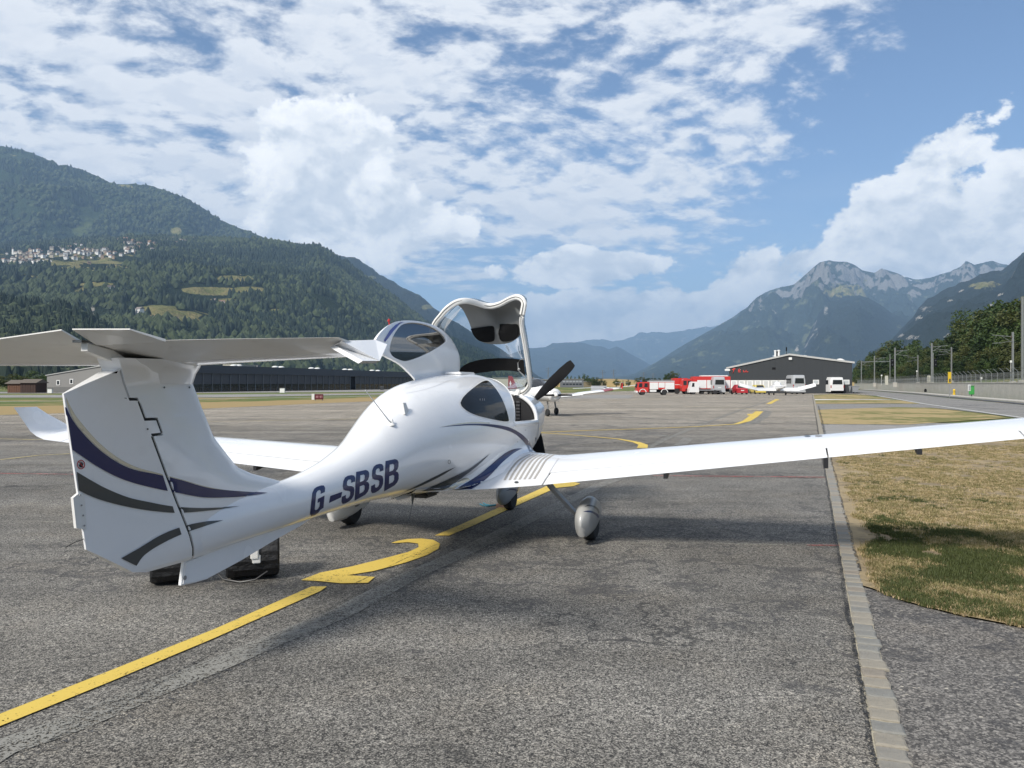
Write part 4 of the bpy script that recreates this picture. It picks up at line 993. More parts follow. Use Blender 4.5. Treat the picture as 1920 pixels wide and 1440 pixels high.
for s, zsl in ((1, 0.131), (-1, 0.066)):
    def sec(b, f0, f1, dz=0): le, te, z, zl, th = wing_line(b, s, zsl); return section(b * s, le, te, z, zl, th, f0, f1)
    mb = MB(); mb.loft([sec(b, 0, 1) for b in (.28, .45, .6, .8, 1.0, 1.13)])
    w = mb.build('wing', M_WHITE, AC); wings.append(w)
    mb = MB(); mb.loft([sec(b, 0, .775) for b in (1.12, 2, 3, 3.86, 4.6, 5.46)]); mb.build('wing_panel', M_WHITE, w)
    mb = MB(); mb.loft([sec(b, 0.79, 1) for b in (1.145, 2, 3, 3.85)]); mb.build('flap', M_WHITE, w)
    mb = MB(); mb.loft([sec(b, 0.79, 1) for b in (3.866, 4.6, 5.44)]); mb.build('aileron', M_WHITE, w)
    mb = MB(); mb.loft([sec(b, 0.70, .80) for b in (1.13, 3, 5.45)]); 
    gp_ = mb.build('hinge_gap', M_GAP, w); gp_.scale = (1, 1, 1); gp_.location = (0, 0, -0.006)
    # tip and winglet
    le, te, z, zl, th = wing_line(5.75, s, zsl)
    R_ = [sec(5.455, 0, 1), sec(5.6, 0, 1), sec(5.75, 0, 1)]
    for (bb, dz, l2, t2, tt, cant) in ((5.86, .025, .30, -.55, .11, .35), (5.93, .09, .10, -.58, .09, .75), (5.965, .20, -.08, -.63, .08, .95), (5.985, .30, -.26, -.69, .08, 1.0), (6.0, .41, -.43, -.76, .07, 1.0)):
        c = l2 - t2; ring = []
        for k, (x_, a_, z_) in enumerate(section(0, l2, t2, 0, 0, tt, 0, 1)):
            ring.append(((bb - z_ * cant) * s, a_, z + dz + z_ * (1 - cant) + 0.02))
        R_.append(ring)
    mb = MB(); mb.loft(R_); mb.build('winglet', M_WHITE, w)
    for b in (2.38, 3.84, 4.62):
        le, te, z, zl, th = wing_line(b, s, zsl); big = abs(b - 3.84) < .1
        mb = MB(); mb.loft([[(b * s - .012, te + .22, z + .0), (b * s + .012, te + .22, z), (b * s + .012, te + .22, z - .02), (b * s - .012, te + .22, z - .02)],
                            [(b * s - .02, te + .06, z - .005), (b * s + .02, te + .06, z - .005), (b * s + .02, te + .06, z - (.095 if big else .05)), (b * s - .02, te + .06, z - (.095 if big else .05))],
                            [(b * s - .02, te - .0, z - .005), (b * s + .02, te - .0, z - .005), (b * s + .02, te, z - (.10 if big else .055)), (b * s - .02, te, z - (.10 if big else .055))]], smooth=False)
        mb.build('control_horn', M_BLK, w)
wingR = wings[0]
# fillet between wing and body
for s in (1, -1):
    rr = []
    for t in np.linspace(0, 1, 14):
        a = -1.75 + 2.9 * t; k = float(np.interp(a, [-1.75, -1.4, -1.0, -.6, .6, 1.0, 1.15], [.02, .22, .55, .9, 1.0, .7, .1]))
        k = max(k, .02); ztop = float(np.interp(a, [-1.75, -1.3, -.9, -.3, .4, .9, 1.15], [.70, .655, .655, .79, .885, .86, .74]))
        pf = lambda z: abs(fpt(a, phi_at(a, z))[0])
        zu = ztop + .24 * k; zl = .61 + .02 * (1 - k)
        rr.append([(s * (pf(zu) - .012), a, zu), (s * (pf(ztop + .10 * k) + .022 * k), a, ztop + .10 * k), (s * (pf(ztop + .03) + .09 * k), a, ztop + .025), (s * (pf(ztop) + .20 * k), a, ztop - .012), (s * (pf(zl + .01) + .10 * k), a, min(ztop - .02, zl + .02)), (s * (pf(zl) - .05), a, zl - .02)])
    mb = MB(); mb.loft(rr); mb.build('wing_fillet', M_WHITE, AC)

# ---- fin and rudder
hp = [onb(px, py, 0.05) for px, py in [(225, 694), (244, 750)]]
HL = [(1.80, -4.975), (1.60, -4.90)]
lower_a, lower_z = -4.462, 0.64
top_h = onb(268, 770, .05)
def hinge_base(z):      # straight hinge axis
    p1 = onb(296, 860, .05); return p1.y + (z - p1.z) * (lower_a - p1.y) / (lower_z - p1.z)
z1 = onb(250, 748, .05).z; z2 = onb(268, 786, .05).z; z2b = onb(290, 772, .05).z; z3 = onb(279, 815, .05).z
d_top = onb(225, 700, .05).y - hinge_base(onb(225, 700, .05).z)
d_n = onb(296, 800, .05).y - hinge_base(onb(296, 800, .05).z)
d_m = onb(262, 765, .05).y - hinge_base(onb(262, 765, .05).z)
def hinge(z):
    if z > z1: return hinge_base(z) + d_top
    if z > z2: return hinge_base(z) + d_m
    if z > z3: return hinge_base(z) + d_n
    return hinge_base(z)
def fin_half(z): return float(np.interp(z, [.635, .66, .72, .80, .90, 1.0, 1.2, 1.7, 1.83], [.035, .062, .086, .095, .090, .082, .072, .058, .075]))
FLE = [(.64, -4.0), (.80, -3.6), (.90, -3.40), (.95, -3.36), (.985, -3.46), (1.03, -3.62), (1.09, -3.84), (1.15, -3.99), (1.25, -4.10), (1.36, -4.215), (1.55, -4.325), (1.70, -4.405), (1.735, -4.42), (1.78, -4.405), (1.84, -4.37)]
def fle(z): return float(np.interp(z, [p[0] for p in FLE], [p[1] for p in FLE]))
zs = sorted(set([round(v, 4) for v in list(np.linspace(.645, 1.84, 44))] + [*[q + e for q in (z1, z2, z3) for e in (-.0085, -.0075, .0075, .0085)]]))
zs = [z1 + .002 if abs(z - z1) < .002 and z > z1 else z for z in zs]
rings = []
for z in zs:
    le = fle(z); h = max(hinge(z - .008), hinge(z + .008)) + (0.006 if z < z1 - .01 else .0005); T = fin_half(z); hb = hinge_base(z) + 0.006; fs = [0, .01, .03, .07, .13, .22, .35, .5, .7, .85, 1.0]
    fc = (le - h) / (le - hb); fs = [f * min(fc, 1.0) if k < 10 else fc for k, f in enumerate(fs)]
    # the dorsal fillet is thin, the fin proper thick
    core = float(np.interp(z, [.95, 1.15], [0.55, 0.0]))
    pr = lambda f: T * ((1 - (1 - min(f, 1)) ** 2.2) ** .6 * (1 - core) + core * min(f, 1) ** 1.1)
    rings.append([(pr(f), le + (hb - le) * f, z) for f in fs] + [(-pr(f), le + (hb - le) * f, z) for f in fs[::-1]])
mb = MB(); mb.loft(rings); fin = mb.build('fin', M_WHITE, AC)
RTE = [(.64, -4.80), (.664, -4.905), (.845, -5.189), (1.14, -5.238), (1.651, -5.323), (1.70, -5.21), (1.764, -5.053), (1.785, -4.99)]
def rte(z): return float(np.interp(z, [p[0] for p in RTE], [p[1] for p in RTE]))
zs = sorted(set([round(v, 4) for v in list(np.linspace(.64, 1.783, 44))] + [*[q + e for q in (z1, z2, z3) for e in (-.0085, -.0075, .0075, .0085)], .664, .845, 1.651]))
rings = []
for z in zs:
    te = rte(z); h = min(hinge(z - .008), hinge(z + .008)) - (0.006 if z < z1 - .01 else .0005); T = fin_half(z) * .99; E_ = .006; hb = hinge_base(z) - .006
    fc = (h - hb) / (te - hb); fs = [fc] + [max(fc, f) for f in (.001, .06, .2, .4, .7)] + [1.0]
    ten = -5.189 + (z - .845) * (-5.323 + 5.189) / (1.651 - .845)
    pr = lambda f: (E_ + (T - E_) * max(0.0, 1 - max(0, (hb - (hb + (te - hb) * f)) / (hb - ten))) ** .9)
    rings.append([(pr(f), hb + (te - hb) * f, z) for f in fs] + [(-pr(f), hb + (te - hb) * f, z) for f in fs[::-1]])
mb = MB(); mb.loft(rings); rud = mb.build('rudder', M_WHITE, AC)
# dark hinge recess just inside the gap
rings = []
for z in [v for v in zs if .66 < v < z1 + .012]:
    h = hinge(z); T = fin_half(z) * .86; rings.append([(T, h + .03, z), (-T, h + .03, z), (-T, h - .03, z), (T, h - .03, z)])
mb = MB(); mb.loft(rings, smooth=False); mb.build('hinge_recess', M_GAP, fin)
# edge cover strip along the rudder's lower edge, trim plate, static wick
tp = [onb(*p, 0.012) for p in [(147, 925), (137, 933), (143, 990), (162, 992), (158, 925)]]
mb = MB(); mb.prism([(p.y, p.z) for p in tp], -.004, .013, 'x'); tab = mb.build('rudder_trim_plate', M_WHITE2, rud)
for px, py in ((150, 928), (153, 947), (156, 966), (158.5, 985)):
    p = onb(px, py, .016); mb = MB(); mb.lathe([(.005, -.001), (.004, .002), (0.0005, .003)], 8, (p.x, p.y, p.z), 'x'); mb.build('rivet', M_STEEL, tab)
mb = MB(); a, b = onb(157, 1010, 0), onb(123, 1026, 0); mb.tube([a, (a + b) / 2 + Vector((0, 0, .004)), b], .0022, 5); mb.build('static_wick', M_BLK, rud)
# ventral fin
vf = [onb(*p, 0.0) for p in [(337, 1097), (343, 1052), (420, 1020), (560, 976), (600, 958), (560, 986), (520, 1008), (450, 1050), (385, 1085), (362, 1092)]]
mb = MB(); mb.prism([(p.y, p.z) for p in vf], -.018, .018, 'x'); vent = mb.build('ventral_fin', M_WHITE, AC)
bm = bmesh.new(); bm.from_mesh(vent.data); bmesh.ops.bevel(bm, geom=[e for e in bm.edges if abs(e.verts[0].co.x - e.verts[1].co.x) < .001], offset=.008, segments=2, affect='EDGES'); bm.to_mesh(vent.data); bm.free()
p = onb(347, 1083, .02); mb = MB(); mb.lathe([(.014, -.001), (.014, .001), (.009, .002), (.0005, .0)], 14, (p.x, p.y, p.z), 'x'); mb.build('tie_down_eye', M_STEEL, vent)

# ---- tailplane
def tsec(b, le, te, zle, zte, th, f0, f1, n=10):
    c = le - te
    fs = [f0 + (f1 - f0) * (1 - math.cos(math.pi * k / (n - 1))) / 2 for k in range(n)]
    def pt(f, u):
        yt = 5 * th * c * (0.2969 * math.sqrt(f) - 0.1260 * f - 0.3516 * f**2 + 0.2843 * f**3 - 0.1015 * f**4)
        return (b, le - f * c, zle + (zte - zle) * f + u * yt)
    return [pt(f, 1) for f in fs] + [pt(f, -1) for f in fs[::-1]]
def tl(b):
    ab = abs(b); return (float(np.interp(ab, [0, 1.47], [-4.37, -4.83])), -5.15, float(np.interp(b, [-1.47, 0, 1.47], [1.818, 1.832, 1.845])), float(np.interp(b, [-1.47, -.65, 0, .5, 1.47], [1.866, 1.888, 1.910, 1.922, 1.915])), float(np.interp(ab, [0, 1.47], [.105, .09])))
bs_ = [-1.47, -1.2, -.8, -.4, 0, .4, .8, 1.2, 1.47]
mb = MB(); mb.loft([tsec(b, *tl(b), 0, .36) for b in bs_]); stab = mb.build('tailplane', M_WHITE, AC)
mb = MB(); mb.loft([tsec(b, *tl(b), .372, 1) for b in bs_]); elev = mb.build('elevator', M_WHITE2, AC)
mb = MB(); mb.loft([tsec(b * .995, tl(b)[0], tl(b)[1], tl(b)[2], tl(b)[3], tl(b)[4] * .8, .33, .42) for b in bs_]); mb.build('elevator_gap', M_GAP, elev)
# tips drooping outward
for s in (1, -1):
    te_t = Vector((1.47, -5.16, 1.915)); 
    q = [onb(626, 646, 1.40), onb(640, 638.5, 1.46), onb(704, 636.5, 1.46), onb(726, 645, 1.52), onb(712, 676, 1.60), onb(680, 676, 1.60)]
    q = [Vector((v.x * s, v.y, v.z)) for v in q]
    mb = MB(); top = q; dn = [v + Vector((-.022 * s, 0, -.012)) for v in q]
    mb.add([*top, *dn], [tuple(range(6)), tuple(range(11, 5, -1))] + [(i, (i + 1) % 6, 6 + (i + 1) % 6, 6 + i) for i in range(6)], False)
    tip = mb.build('tailplane_tip', M_WHITE, elev)
    inner = [tsec(1.465 * s, *tl(1.465), 0, 1)]
    l, t_, zl, zt, th = tl(1.465)
# trim tabs on the trailing edge
for (b0, b1, c0, c1, t0, t1) in ((-.64, -.035, -.50, -.035, 1.930, 1.970), (.035, .48, .035, .40, 1.972, 1.964)):
    r0, r1 = tl(b0)[3], tl(b1)[3]
    mb = MB(); mb.loft([[(b0, -5.152, r0 - .010), (b0, -5.152, r0 + .004), (c0, -5.30, t0 + .006), (c0, -5.30, t0)], [(b1, -5.152, r1 - .010), (b1, -5.152, r1 + .004), (c1, -5.30, t1 + .006), (c1, -5.30, t1)]], smooth=False)
    mb.build('trim_tab', M_WHITE2, elev)
mb = MB(); mb.box(-.03, .03, -5.24, -5.15, 1.912, 1.925); mb.build('tab_gap_plate', M_GREY, elev)
mb = MB(); mb.loft([[(x * .022, onb(158, 645, 0).y, 1.890 + z * .02) for x, z in ((-1, -1), (1, -1), (1, 1), (-1, 1))], [(x * .022, -5.03, 1.85 + z * .03) for x, z in ((-1, -1), (1, -1), (1, 1), (-1, 1))], [(x * .02, -4.90, 1.80 + z * .02) for x, z in ((-1, -1), (1, -1), (1, 1), (-1, 1))]])
mb.build('trim_actuator', M_WHITE2, fin)
mb = MB(); mb.lathe([(.001, -.05), (.05, -.045), (.055, 0), (.05, .045), (.001, .05)], 14, (0, -4.925, 1.80), 'y', sy=.62); mb.build('actuator_opening', M_GAP, fin)
# fairing under the tailplane
rings = []
for z, h, f, r in ((1.70, .055, -4.41, -4.93), (1.76, .066, -4.385, -4.93), (1.80, .095, -4.36, -4.95), (1.84, .15, -4.36, -4.98)):
    n = 18; rings.append([(h * math.sin(2 * math.pi * k / n), (f + r) / 2 + (f - r) / 2 * math.cos(2 * math.pi * k / n), z) for k in range(n)])
mb = MB(); mb.loft(rings); mb.build('tail_fairing', M_WHITE, fin)

# ---- propeller and spinner
hub = Vector((0.02, 2.46, 1.385))
mb = MB(); mb.lathe([(.165, -.10), (.16, .0), (.13, .09), (.07, .17), (.001, .21)], 24, hub, 'y'); mb.build('spinner', M_WHITE, AC)
for k, deg in enumerate((43, -77, 163)):
    rr = []; d = Vector((math.cos(R(deg)), 0, math.sin(R(deg)))); q = Vector((-math.sin(R(deg)), 0, math.cos(R(deg))))
    for t, w, th, tw in ((.08, .045, .03, 60), (.16, .06, .024, 50), (.30, .090, .018, 38), (.5, .100, .014, 28), (.7, .092, .010, 22), (.84, .078, .008, 18), (.895, .062, .005, 17), (.905, .050, .002, 17)):
        c = hub + d * t; u = q * math.cos(R(tw)) + Vector((0, 1, 0)) * math.sin(R(tw)); n_ = u.cross(d)
        rr.append([c + u * w * math.cos(x) + n_ * th * math.sin(x) for x in np.linspace(0, 2 * math.pi, 12, endpoint=False)])
    mb = MB(); mb.loft(rr); mb.build('propeller_blade', M_BLKM, AC)
# ---- landing gear
def pant(name, cx, ya, yb, z0, z1_, w, mt=None):
    rr = []; n = 20
    for t in np.linspace(0, 1, 15):
        a = ya + (yb - ya) * t      # from rear tip to nose
        e = max(0.02, (math.sin(math.pi * min(1, (t ** .62) * .93 + .02))) ** .7)
        zc = np.interp(t, [0, .5, 1], [.245, .30, .27]); hh_ = (z1_ - z0) / 2 * e
        low = max(z0, zc - hh_ * 1.15)
        rr.append([(cx + w / 2 * e * math.copysign(abs(math.cos(x)) ** .85, math.cos(x)), a, (zc + hh_ * 1.0 * math.sin(x)) if math.sin(x) > 0 else zc + (zc - low) * math.sin(x)) for x in np.linspace(0, 2 * math.pi, n, endpoint=False)])
    mb = MB(); mb.loft(rr); o = mb.build(name, mt or M_WHITE2, AC); return o
def wheel(cx, a, r, w, parent):
    mb = MB(); mb.lathe([(r * .55, -w / 2), (r * .85, -w / 2), (r * .96, -w * .38), (r, -w * .18), (r, w * .18), (r * .96, w * .38), (r * .85, w / 2), (r * .55, w / 2)], 28, (cx, a, r), 'x')
    ty = mb.build('tyre', M_RUB, parent)
    mb = MB(); mb.lathe([(.02, -w * .35), (r * .56, -w * .42), (r * .56, w * .42), (.02, w * .35)], 20, (cx, a, r), 'x'); mb.build('rim', M_STEEL, ty)
M_PANT = paint('grey_fairing', (0.36, 0.36, 0.35), 0.35, 0.3, 0.2)  # grey tone on the right and nose fairings, whiter on the left
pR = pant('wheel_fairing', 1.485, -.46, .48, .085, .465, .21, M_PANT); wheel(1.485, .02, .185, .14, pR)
pL = pant('wheel_fairing', -1.485, -.47, .50, .085, .47, .22); wheel(-1.485, .02, .185, .14, pL)
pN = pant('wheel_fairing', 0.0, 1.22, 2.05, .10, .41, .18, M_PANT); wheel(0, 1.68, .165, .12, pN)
for s in (1, -1):
    mb = MB(); st = [(.98 * s, -.08, .68), (1.09 * s, -.08, .55), (1.33 * s, -.03, .29), (1.44 * s, 0, .20)]
    mb.loft([[(p[0] - .012 * s, p[1] + ww, p[2] - .014), (p[0] + .012 * s, p[1] + ww, p[2] + .014), (p[0] + .012 * s, p[1] - ww, p[2] + .014), (p[0] - .012 * s, p[1] - ww, p[2] - .014)] for p, ww in zip(st, (.06, .055, .045, .04))])
    mb.build('gear_leg', M_STEEL, AC)
mb = MB(); mb.loft([[(x * .03, 1.62 + y * .07, .72) for x, y in ((-1, -1), (1, -1), (1, 1), (-1, 1))], [(x * .03, 1.60 + y * .05, .30) for x, y in ((-1, -1), (1, -1), (1, 1), (-1, 1))]]); mb.build('nose_gear_leg', M_STEEL, AC)

# ---- projection of markings on to the skin
def bvh_of(*obs):
    bm = bmesh.new()
    for o in obs: bm.from_mesh(o.data)
    t = BVHTree.FromBMesh(bm); bm.free(); return t
from mathutils.geometry import tessellate_polygon
def marking(name, loops, m, parent, bvh, step=6.0, off=0.0022, mirror=False, cut=None):
    """flat print following the skin: outline given as surveyed points, laid on the surface"""
    vs = [Vector((p[0], p[1], 0)) for l in loops for p in l]
    tris = tessellate_polygon([[Vector((p[0], p[1], 0)) for p in l] for l in loops])
    bm = bmesh.new(); bv = [bm.verts.new(v) for v in vs]
    for t in tris:
        if len(set(t)) == 3:
            try: bm.faces.new([bv[i] for i in t])
            except ValueError: pass
    bmesh.ops.recalc_face_normals(bm, faces=bm.faces)
    x0, x1 = min(v.x for v in vs), max(v.x for v in vs); y0, y1 = min(v.y for v in vs), max(v.y for v in vs)
    for ax, lo, hi in ((0, x0, x1), (1, y0, y1)):
        k = lo + step
        while k < hi:
            co = Vector((k, 0, 0)) if ax == 0 else Vector((0, k, 0)); no = Vector((1, 0, 0)) if ax == 0 else Vector((0, 1, 0))
            bmesh.ops.bisect_plane(bm, geom=bm.verts[:] + bm.edges[:] + bm.faces[:], plane_co=co, plane_no=no); k += step
    if cut:
        (ax, ay), (bx_, by_), side = cut; d = Vector((bx_ - ax, by_ - ay, 0)); no = Vector((-d.y, d.x, 0)).normalized() * -side
        bmesh.ops.bisect_plane(bm, geom=bm.verts[:] + bm.edges[:] + bm.faces[:], plane_co=Vector((ax, ay, 0)) + no * -1.2, plane_no=no, clear_outer=True)
    bm.verts.ensure_lookup_table(); bad = set()
    for v in bm.verts:
        d = rayd(v.co.x, v.co.y).normalized(); h, n, i, dist = bvh.ray_cast(EYE_L, d)
        if h is None:
            q = EYE_L + d * 6.0; best = None
            for k in range(40):
                w = EYE_L + d * (3.5 + k * .2); hh2, nn, ii, dd = bvh.find_nearest(w)
                if best is None or dd < best[2]: best = (hh2, nn, dd)
            if best is None or best[2] > .05: bad.add(v); continue
            h, n = best[0], best[1]
        if n.dot(d) > 0: n = -n
        v.co = h + n * off
    if bad: bmesh.ops.delete(bm, geom=list(bad), context='VERTS')
    for f in bm.faces: f.smooth = True
    me = bpy.data.meshes.new(name); bm.to_mesh(me); bm.free()
    o = link(name, me, parent, m)
    if mirror:
        me2 = me.copy()
        for v in me2.vertices: v.co.x = -v.co.x
        me2.flip_normals(); link(name, me2, parent)
    return o
B_fus = bvh_of(fus, *[o for o in COL.objects if o.name.startswith(('cockpit_side', 'engine_cowling', 'wing_fillet')) and o.parent == AC])
B_fus0 = bvh_of(fus)
B_fin = bvh_of(fin, fus); B_rud = bvh_of(rud)
B_wing = bvh_of(wingR, *[o for o in COL.objects if o.parent == wingR and o.name.startswith('wing_panel')])
B_all = bvh_of(fus, *[o for o in COL.objects if o.name.startswith(('cockpit_side', 'engine_cowling', 'wing_fillet')) and o.parent == AC], wingR)
HC = ((296, 860), (345, 1015))
def smoothloop(pts, n=6):
    """closed outline rounded through its points, sharp where a point is repeated"""
    return pts
def catmull(P, n=6):
    out = []
    for i in range(len(P) - 1):
        p0 = P[max(i - 1, 0)]; p1 = P[i]; p2 = P[i + 1]; p3 = P[min(i + 2, len(P) - 1)]
        for k in range(n):
            t = k / n
            out.append(tuple(0.5 * (2 * p1[j] + (p2[j] - p0[j]) * t + (2 * p0[j] - 5 * p1[j] + 4 * p2[j] - p3[j]) * t * t + (3 * p1[j] - p0[j] - 3 * p2[j] + p3[j]) * t ** 3) for j in (0, 1)))
    out.append(P[-1]); return out
def stripe(name, up, lo, m, parent, bvh, **kw):
    return marking(name, [catmull(up, 5) + catmull(lo[::-1], 5)], m, parent, bvh, **kw)
# navy sweep on rudder and fin
nav_u = [(123, 762), (134, 785), (150, 807), (180, 838), (215, 864), (250, 880), (295, 889), (340, 900), (385, 913), (430, 919), (502, 924)]
nav_l = [(135, 843), (150, 853), (180, 873), (215, 892), (250, 905), (290, 915), (330, 923), (380, 932), (430, 932), (470, 929), (502, 924)]
sil_u = [(123, 744), (137, 772), (154, 795), (184.5, 829), (219.5, 857), (256, 875.5), (296, 886.5), (340, 898.5), (385, 911.5), (420, 918)]
sil_l = [(124, 752), (135, 783), (151, 806), (181, 837), (216, 863), (251, 879), (296, 889), (341, 900), (386, 913), (421, 919)]
gr1_u = [(143, 884), (170, 900), (200, 916), (240, 932), (280, 941), (325, 949), (380, 952), (450, 949)]
gr1_l = [(147, 919), (175, 932), (210, 943), (250, 952), (290, 958), (335, 961), (390, 957), (450, 949)]
gr2_u = [(226, 1046), (260, 1027), (300, 1003), (340, 987), (380, 978), (418, 975)]
gr2_l = [(255, 1060), (270, 1040), (300, 1020), (340, 1001), (380, 987), (418, 975)]
for nm, u, l, m in (('livery_stripe', sil_u, sil_l, M_SILV), ('livery_stripe', nav_u, nav_l, M_NAVY), ('livery_stripe', gr1_u, gr1_l, M_GREY), ('livery_stripe', gr2_u, gr2_l, M_GREY)):
    of = .0045 if m is not M_SILV else .0034
    stripe(nm, u, l, m, rud, B_rud, step=7, cut=(*HC, 1), off=of)
    stripe(nm, u, l, m, fin, B_fin, step=7, cut=(*HC, -1), off=of)
marking('hinge_slot', [[(339.5, 1010), (346, 1010), (352, 1028), (352, 1041), (344, 1047), (346, 1034)]], M_GAP, fin, B_fin, step=5, off=.006)
# round no-push sign with a hand on the rudder
def ring(cx, cy_, rx, ry, n=28): return [(cx + rx * math.cos(2 * math.pi * k / n), cy_ + ry * math.sin(2 * math.pi * k / n)) for k in range(n)]
marking('no_push_sign', [ring(151.5, 870.5, 7.6, 8.8), ring(151.5, 870.5, 6.0, 7.2)], M_REDM, rud, B_rud, step=5)
marking('hand_symbol', [[(149, 876), (154, 876), (155, 872), (156, 867.5), (154.6, 867.5), (154.2, 870), (154.0, 865.5), (152.7, 865.5), (152.6, 869), (151.8, 864.6), (150.5, 864.6), (150.7, 869), (149.6, 865.8), (148.5, 866), (149.2, 871), (147.4, 869.8), (146.8, 870.8)]], M_BLK, rud, B_rud, step=6)
marking('sign_bar', [[(146.2, 864.6), (147.3, 863.6), (157, 876.3), (155.9, 877.3)]], M_REDM, rud, B_rud, step=6, off=.003)
# body stripes
stripe('livery_stripe', [(822, 801), (850, 797), (885, 794), (920, 795), (948, 799), (962, 804), (980, 815), (993, 830), (999, 846)], [(822, 801), (850, 798.5), (885, 797), (915, 799), (945, 805), (965, 813), (980, 826), (989, 838), (993, 848)], M_NAVY, fus, B_fus, step=5)
marking('livery_stripe', [catmull([(827, 800.5), (850, 796.5), (885, 793.3), (918, 794)], 4) + catmull([(918, 791.8), (890, 790.6), (860, 793), (827, 800)], 4)], M_SILV, fus, B_fus, step=6, off=.0015)
stripe('livery_stripe', [(855, 916), (880, 901), (905, 884), (930, 862), (950, 847), (965, 841), (979, 840.5)], [(884, 917), (900, 907), (920, 890), (938, 870), (955, 855), (968, 846), (979, 840.5)], M_NAVY, fus, B_all, step=4, off=.005)
stripe('livery_stripe', [(790, 920), (820, 907), (850, 893), (880, 878), (900, 864), (919, 849)], [(824, 918), (838, 915), (860, 899), (880, 884), (900, 868), (919, 849)], M_GREY, fus, B_all, step=4, off=.005)
stripe('livery_stripe', [(752, 924), (785, 908), (815, 893), (835, 883), (854, 875)], [(752, 924), (785, 912), (815, 898), (835, 887), (854, 875)], M_GREY, fus, B_fus, step=5)
stripe('livery_stripe', [(838, 915), (852, 907), (868, 896), (876, 895)], [(852, 916), (862, 909), (880, 899), (880, 898)], M_SILV, fus, B_all, step=4, off=.005)
stripe('livery_stripe', [(996, 808), (1003, 818), (1008, 826), (1010, 838)], [(996, 808), (1001, 820), (1005, 829), (1007, 841)], M_NAVY, cowl, bvh_of(cowl), step=4)
B_pR = bvh_of(pR); B_pN = bvh_of(pN)
stripe('livery_stripe', [(1096, 950), (1104, 946), (1114, 948), (1121, 953), (1124, 960)], [(1096, 950), (1104, 948.5), (1113, 951), (1119, 956), (1122, 963)], M_GREY, pR, B_pR, step=4)
stripe('livery_stripe', [(1093, 959), (1102, 957), (1111, 958), (1120, 963), (1123, 969)], [(1093, 959), (1102, 959.5), (1110, 961.5), (1117, 966), (1121, 971)], M_NAVY, pR, B_pR, step=4)
stripe('livery_stripe', [(948, 920), (957, 916), (966, 916), (972, 920), (973, 927)], [(948, 920), (957, 918.5), (964, 919), (968, 922), (970, 928)], M_NAVY, pN, B_pN, step=4)
# registration letters
GLY = {
 'B': [[(0, 0), (0, 1), (.70, 1), (.88, .94), (.97, .84), (.97, .68), (.90, .57), (.78, .52), (.93, .45), (1, .34), (1, .17), (.91, .06), (.73, 0)], [(.32, .59), (.32, .84), (.56, .84), (.65, .79), (.65, .65), (.56, .59)], [(.32, .16), (.32, .43), (.58, .43), (.68, .37), (.68, .22), (.58, .16)]],
 'S': [[(1, .70), (.99, .86), (.88, .96), (.66, 1), (.34, 1), (.12, .95), (.01, .84), (.01, .66), (.08, .55), (.26, .48), (.56, .41), (.67, .35), (.67, .21), (.58, .155), (.42, .155), (.33, .21), (.33, .31), (0, .31), (.01, .14), (.12, .04), (.34, 0), (.66, 0), (.88, .05), (.99, .16), (1, .35), (.93, .48), (.74, .56), (.44, .62), (.33, .67), (.33, .79), (.42, .845), (.58, .845), (.67, .79), (.67, .70)]],
 'G': [[(1, .68), (1, .84), (.88, .96), (.66, 1), (.34, 1), (.12, .96), (0, .84), (0, .16), (.12, .04), (.34, 0), (.62, 0), (.76, .06), (1, .06), (1, .54), (.50, .54), (.50, .395), (.68, .395), (.68, .22), (.58, .155), (.42, .155), (.33, .22), (.33, .78), (.42, .845), (.58, .845), (.67, .78), (.67, .68)]],
 '-': [[(0, 0), (0, 1), (1, 1), (1, 0)]]}
def glyph(ch, TL, TR, BR, BL):
    def mp(x, y): return tuple((TL[j] * (1 - x) + TR[j] * x) * y + (BL[j] * (1 - x) + BR[j] * x) * (1 - y) for j in (0, 1))
    marking('letter' if ch != '-' else 'hyphen', [[mp(*p) for p in l] for l in GLY[ch]], M_NAVY, fus, B_fus0, step=4.5)
glyph('G', (586, 915), (610, 907), (606, 954), (580, 972))
glyph('-', (619, 929.5), (641.5, 921.5), (639, 932), (616.5, 942.5))
glyph('S', (644, 893), (666.5, 889), (663, 934), (639, 948))
glyph('B', (667.5, 884.5), (693, 879), (691.5, 923), (664.5, 938))
glyph('S', (698, 872.5), (719, 867.5), (718, 914), (694.5, 928))
glyph('B', (722.5, 864), (748, 858.5), (747, 905), (720, 920.5))
# wing root walkway stripes, filler cap
for k in range(7):
    f = k / 6
    b0x, b0y = 944 + 56 * f, 900 - 3 * f; b1x = 990 + 50 * f
    c0 = (944 + 55.5 * f, 900 - 2.2 * f); c1 = (953 + 56 * f, 884 - 1.2 * f); c2 = (970 + 52 * f, 863 - 1 * f); c3 = (991 + 46 * f, 851.5)
    L = catmull([c0, c1, c2, c3], 4); w0 = 4.4
    marking('walkway_stripe', [L + [(p[0] + (w0 - .6 * i / len(L)), p[1]) for i, p in enumerate(L)][::-1]], M_WALK, wingR, bvh_of(wingR), step=8)
marking('drain_cap', [ring(968.5, 904, 4.2, 2.1)], M_GREY, wingR, B_wing, step=10)
marking('filler_cap', [ring(1514, 817.5, 6, 1.5)], M_GREY, wingR, B_wing, step=10)
marking('filler_cap', [ring(1535, 817, 7, 1.6)], M_STEEL, wingR, B_wing, step=10)
marking('red_placard', [ring(1036, 904.5, 3.5, 1.4)], M_REDM, wingR, B_wing, step=10)
marking('root_joint', [[(1013, 910), (1015, 908.6), (1024, 894), (1036, 875), (1051, 852), (1052.4, 852), (1037.4, 875), (1025.6, 894), (1016.4, 909)]], mat('grey_joint', (0.45, 0.45, 0.46), .6), wingR, B_wing, step=8)
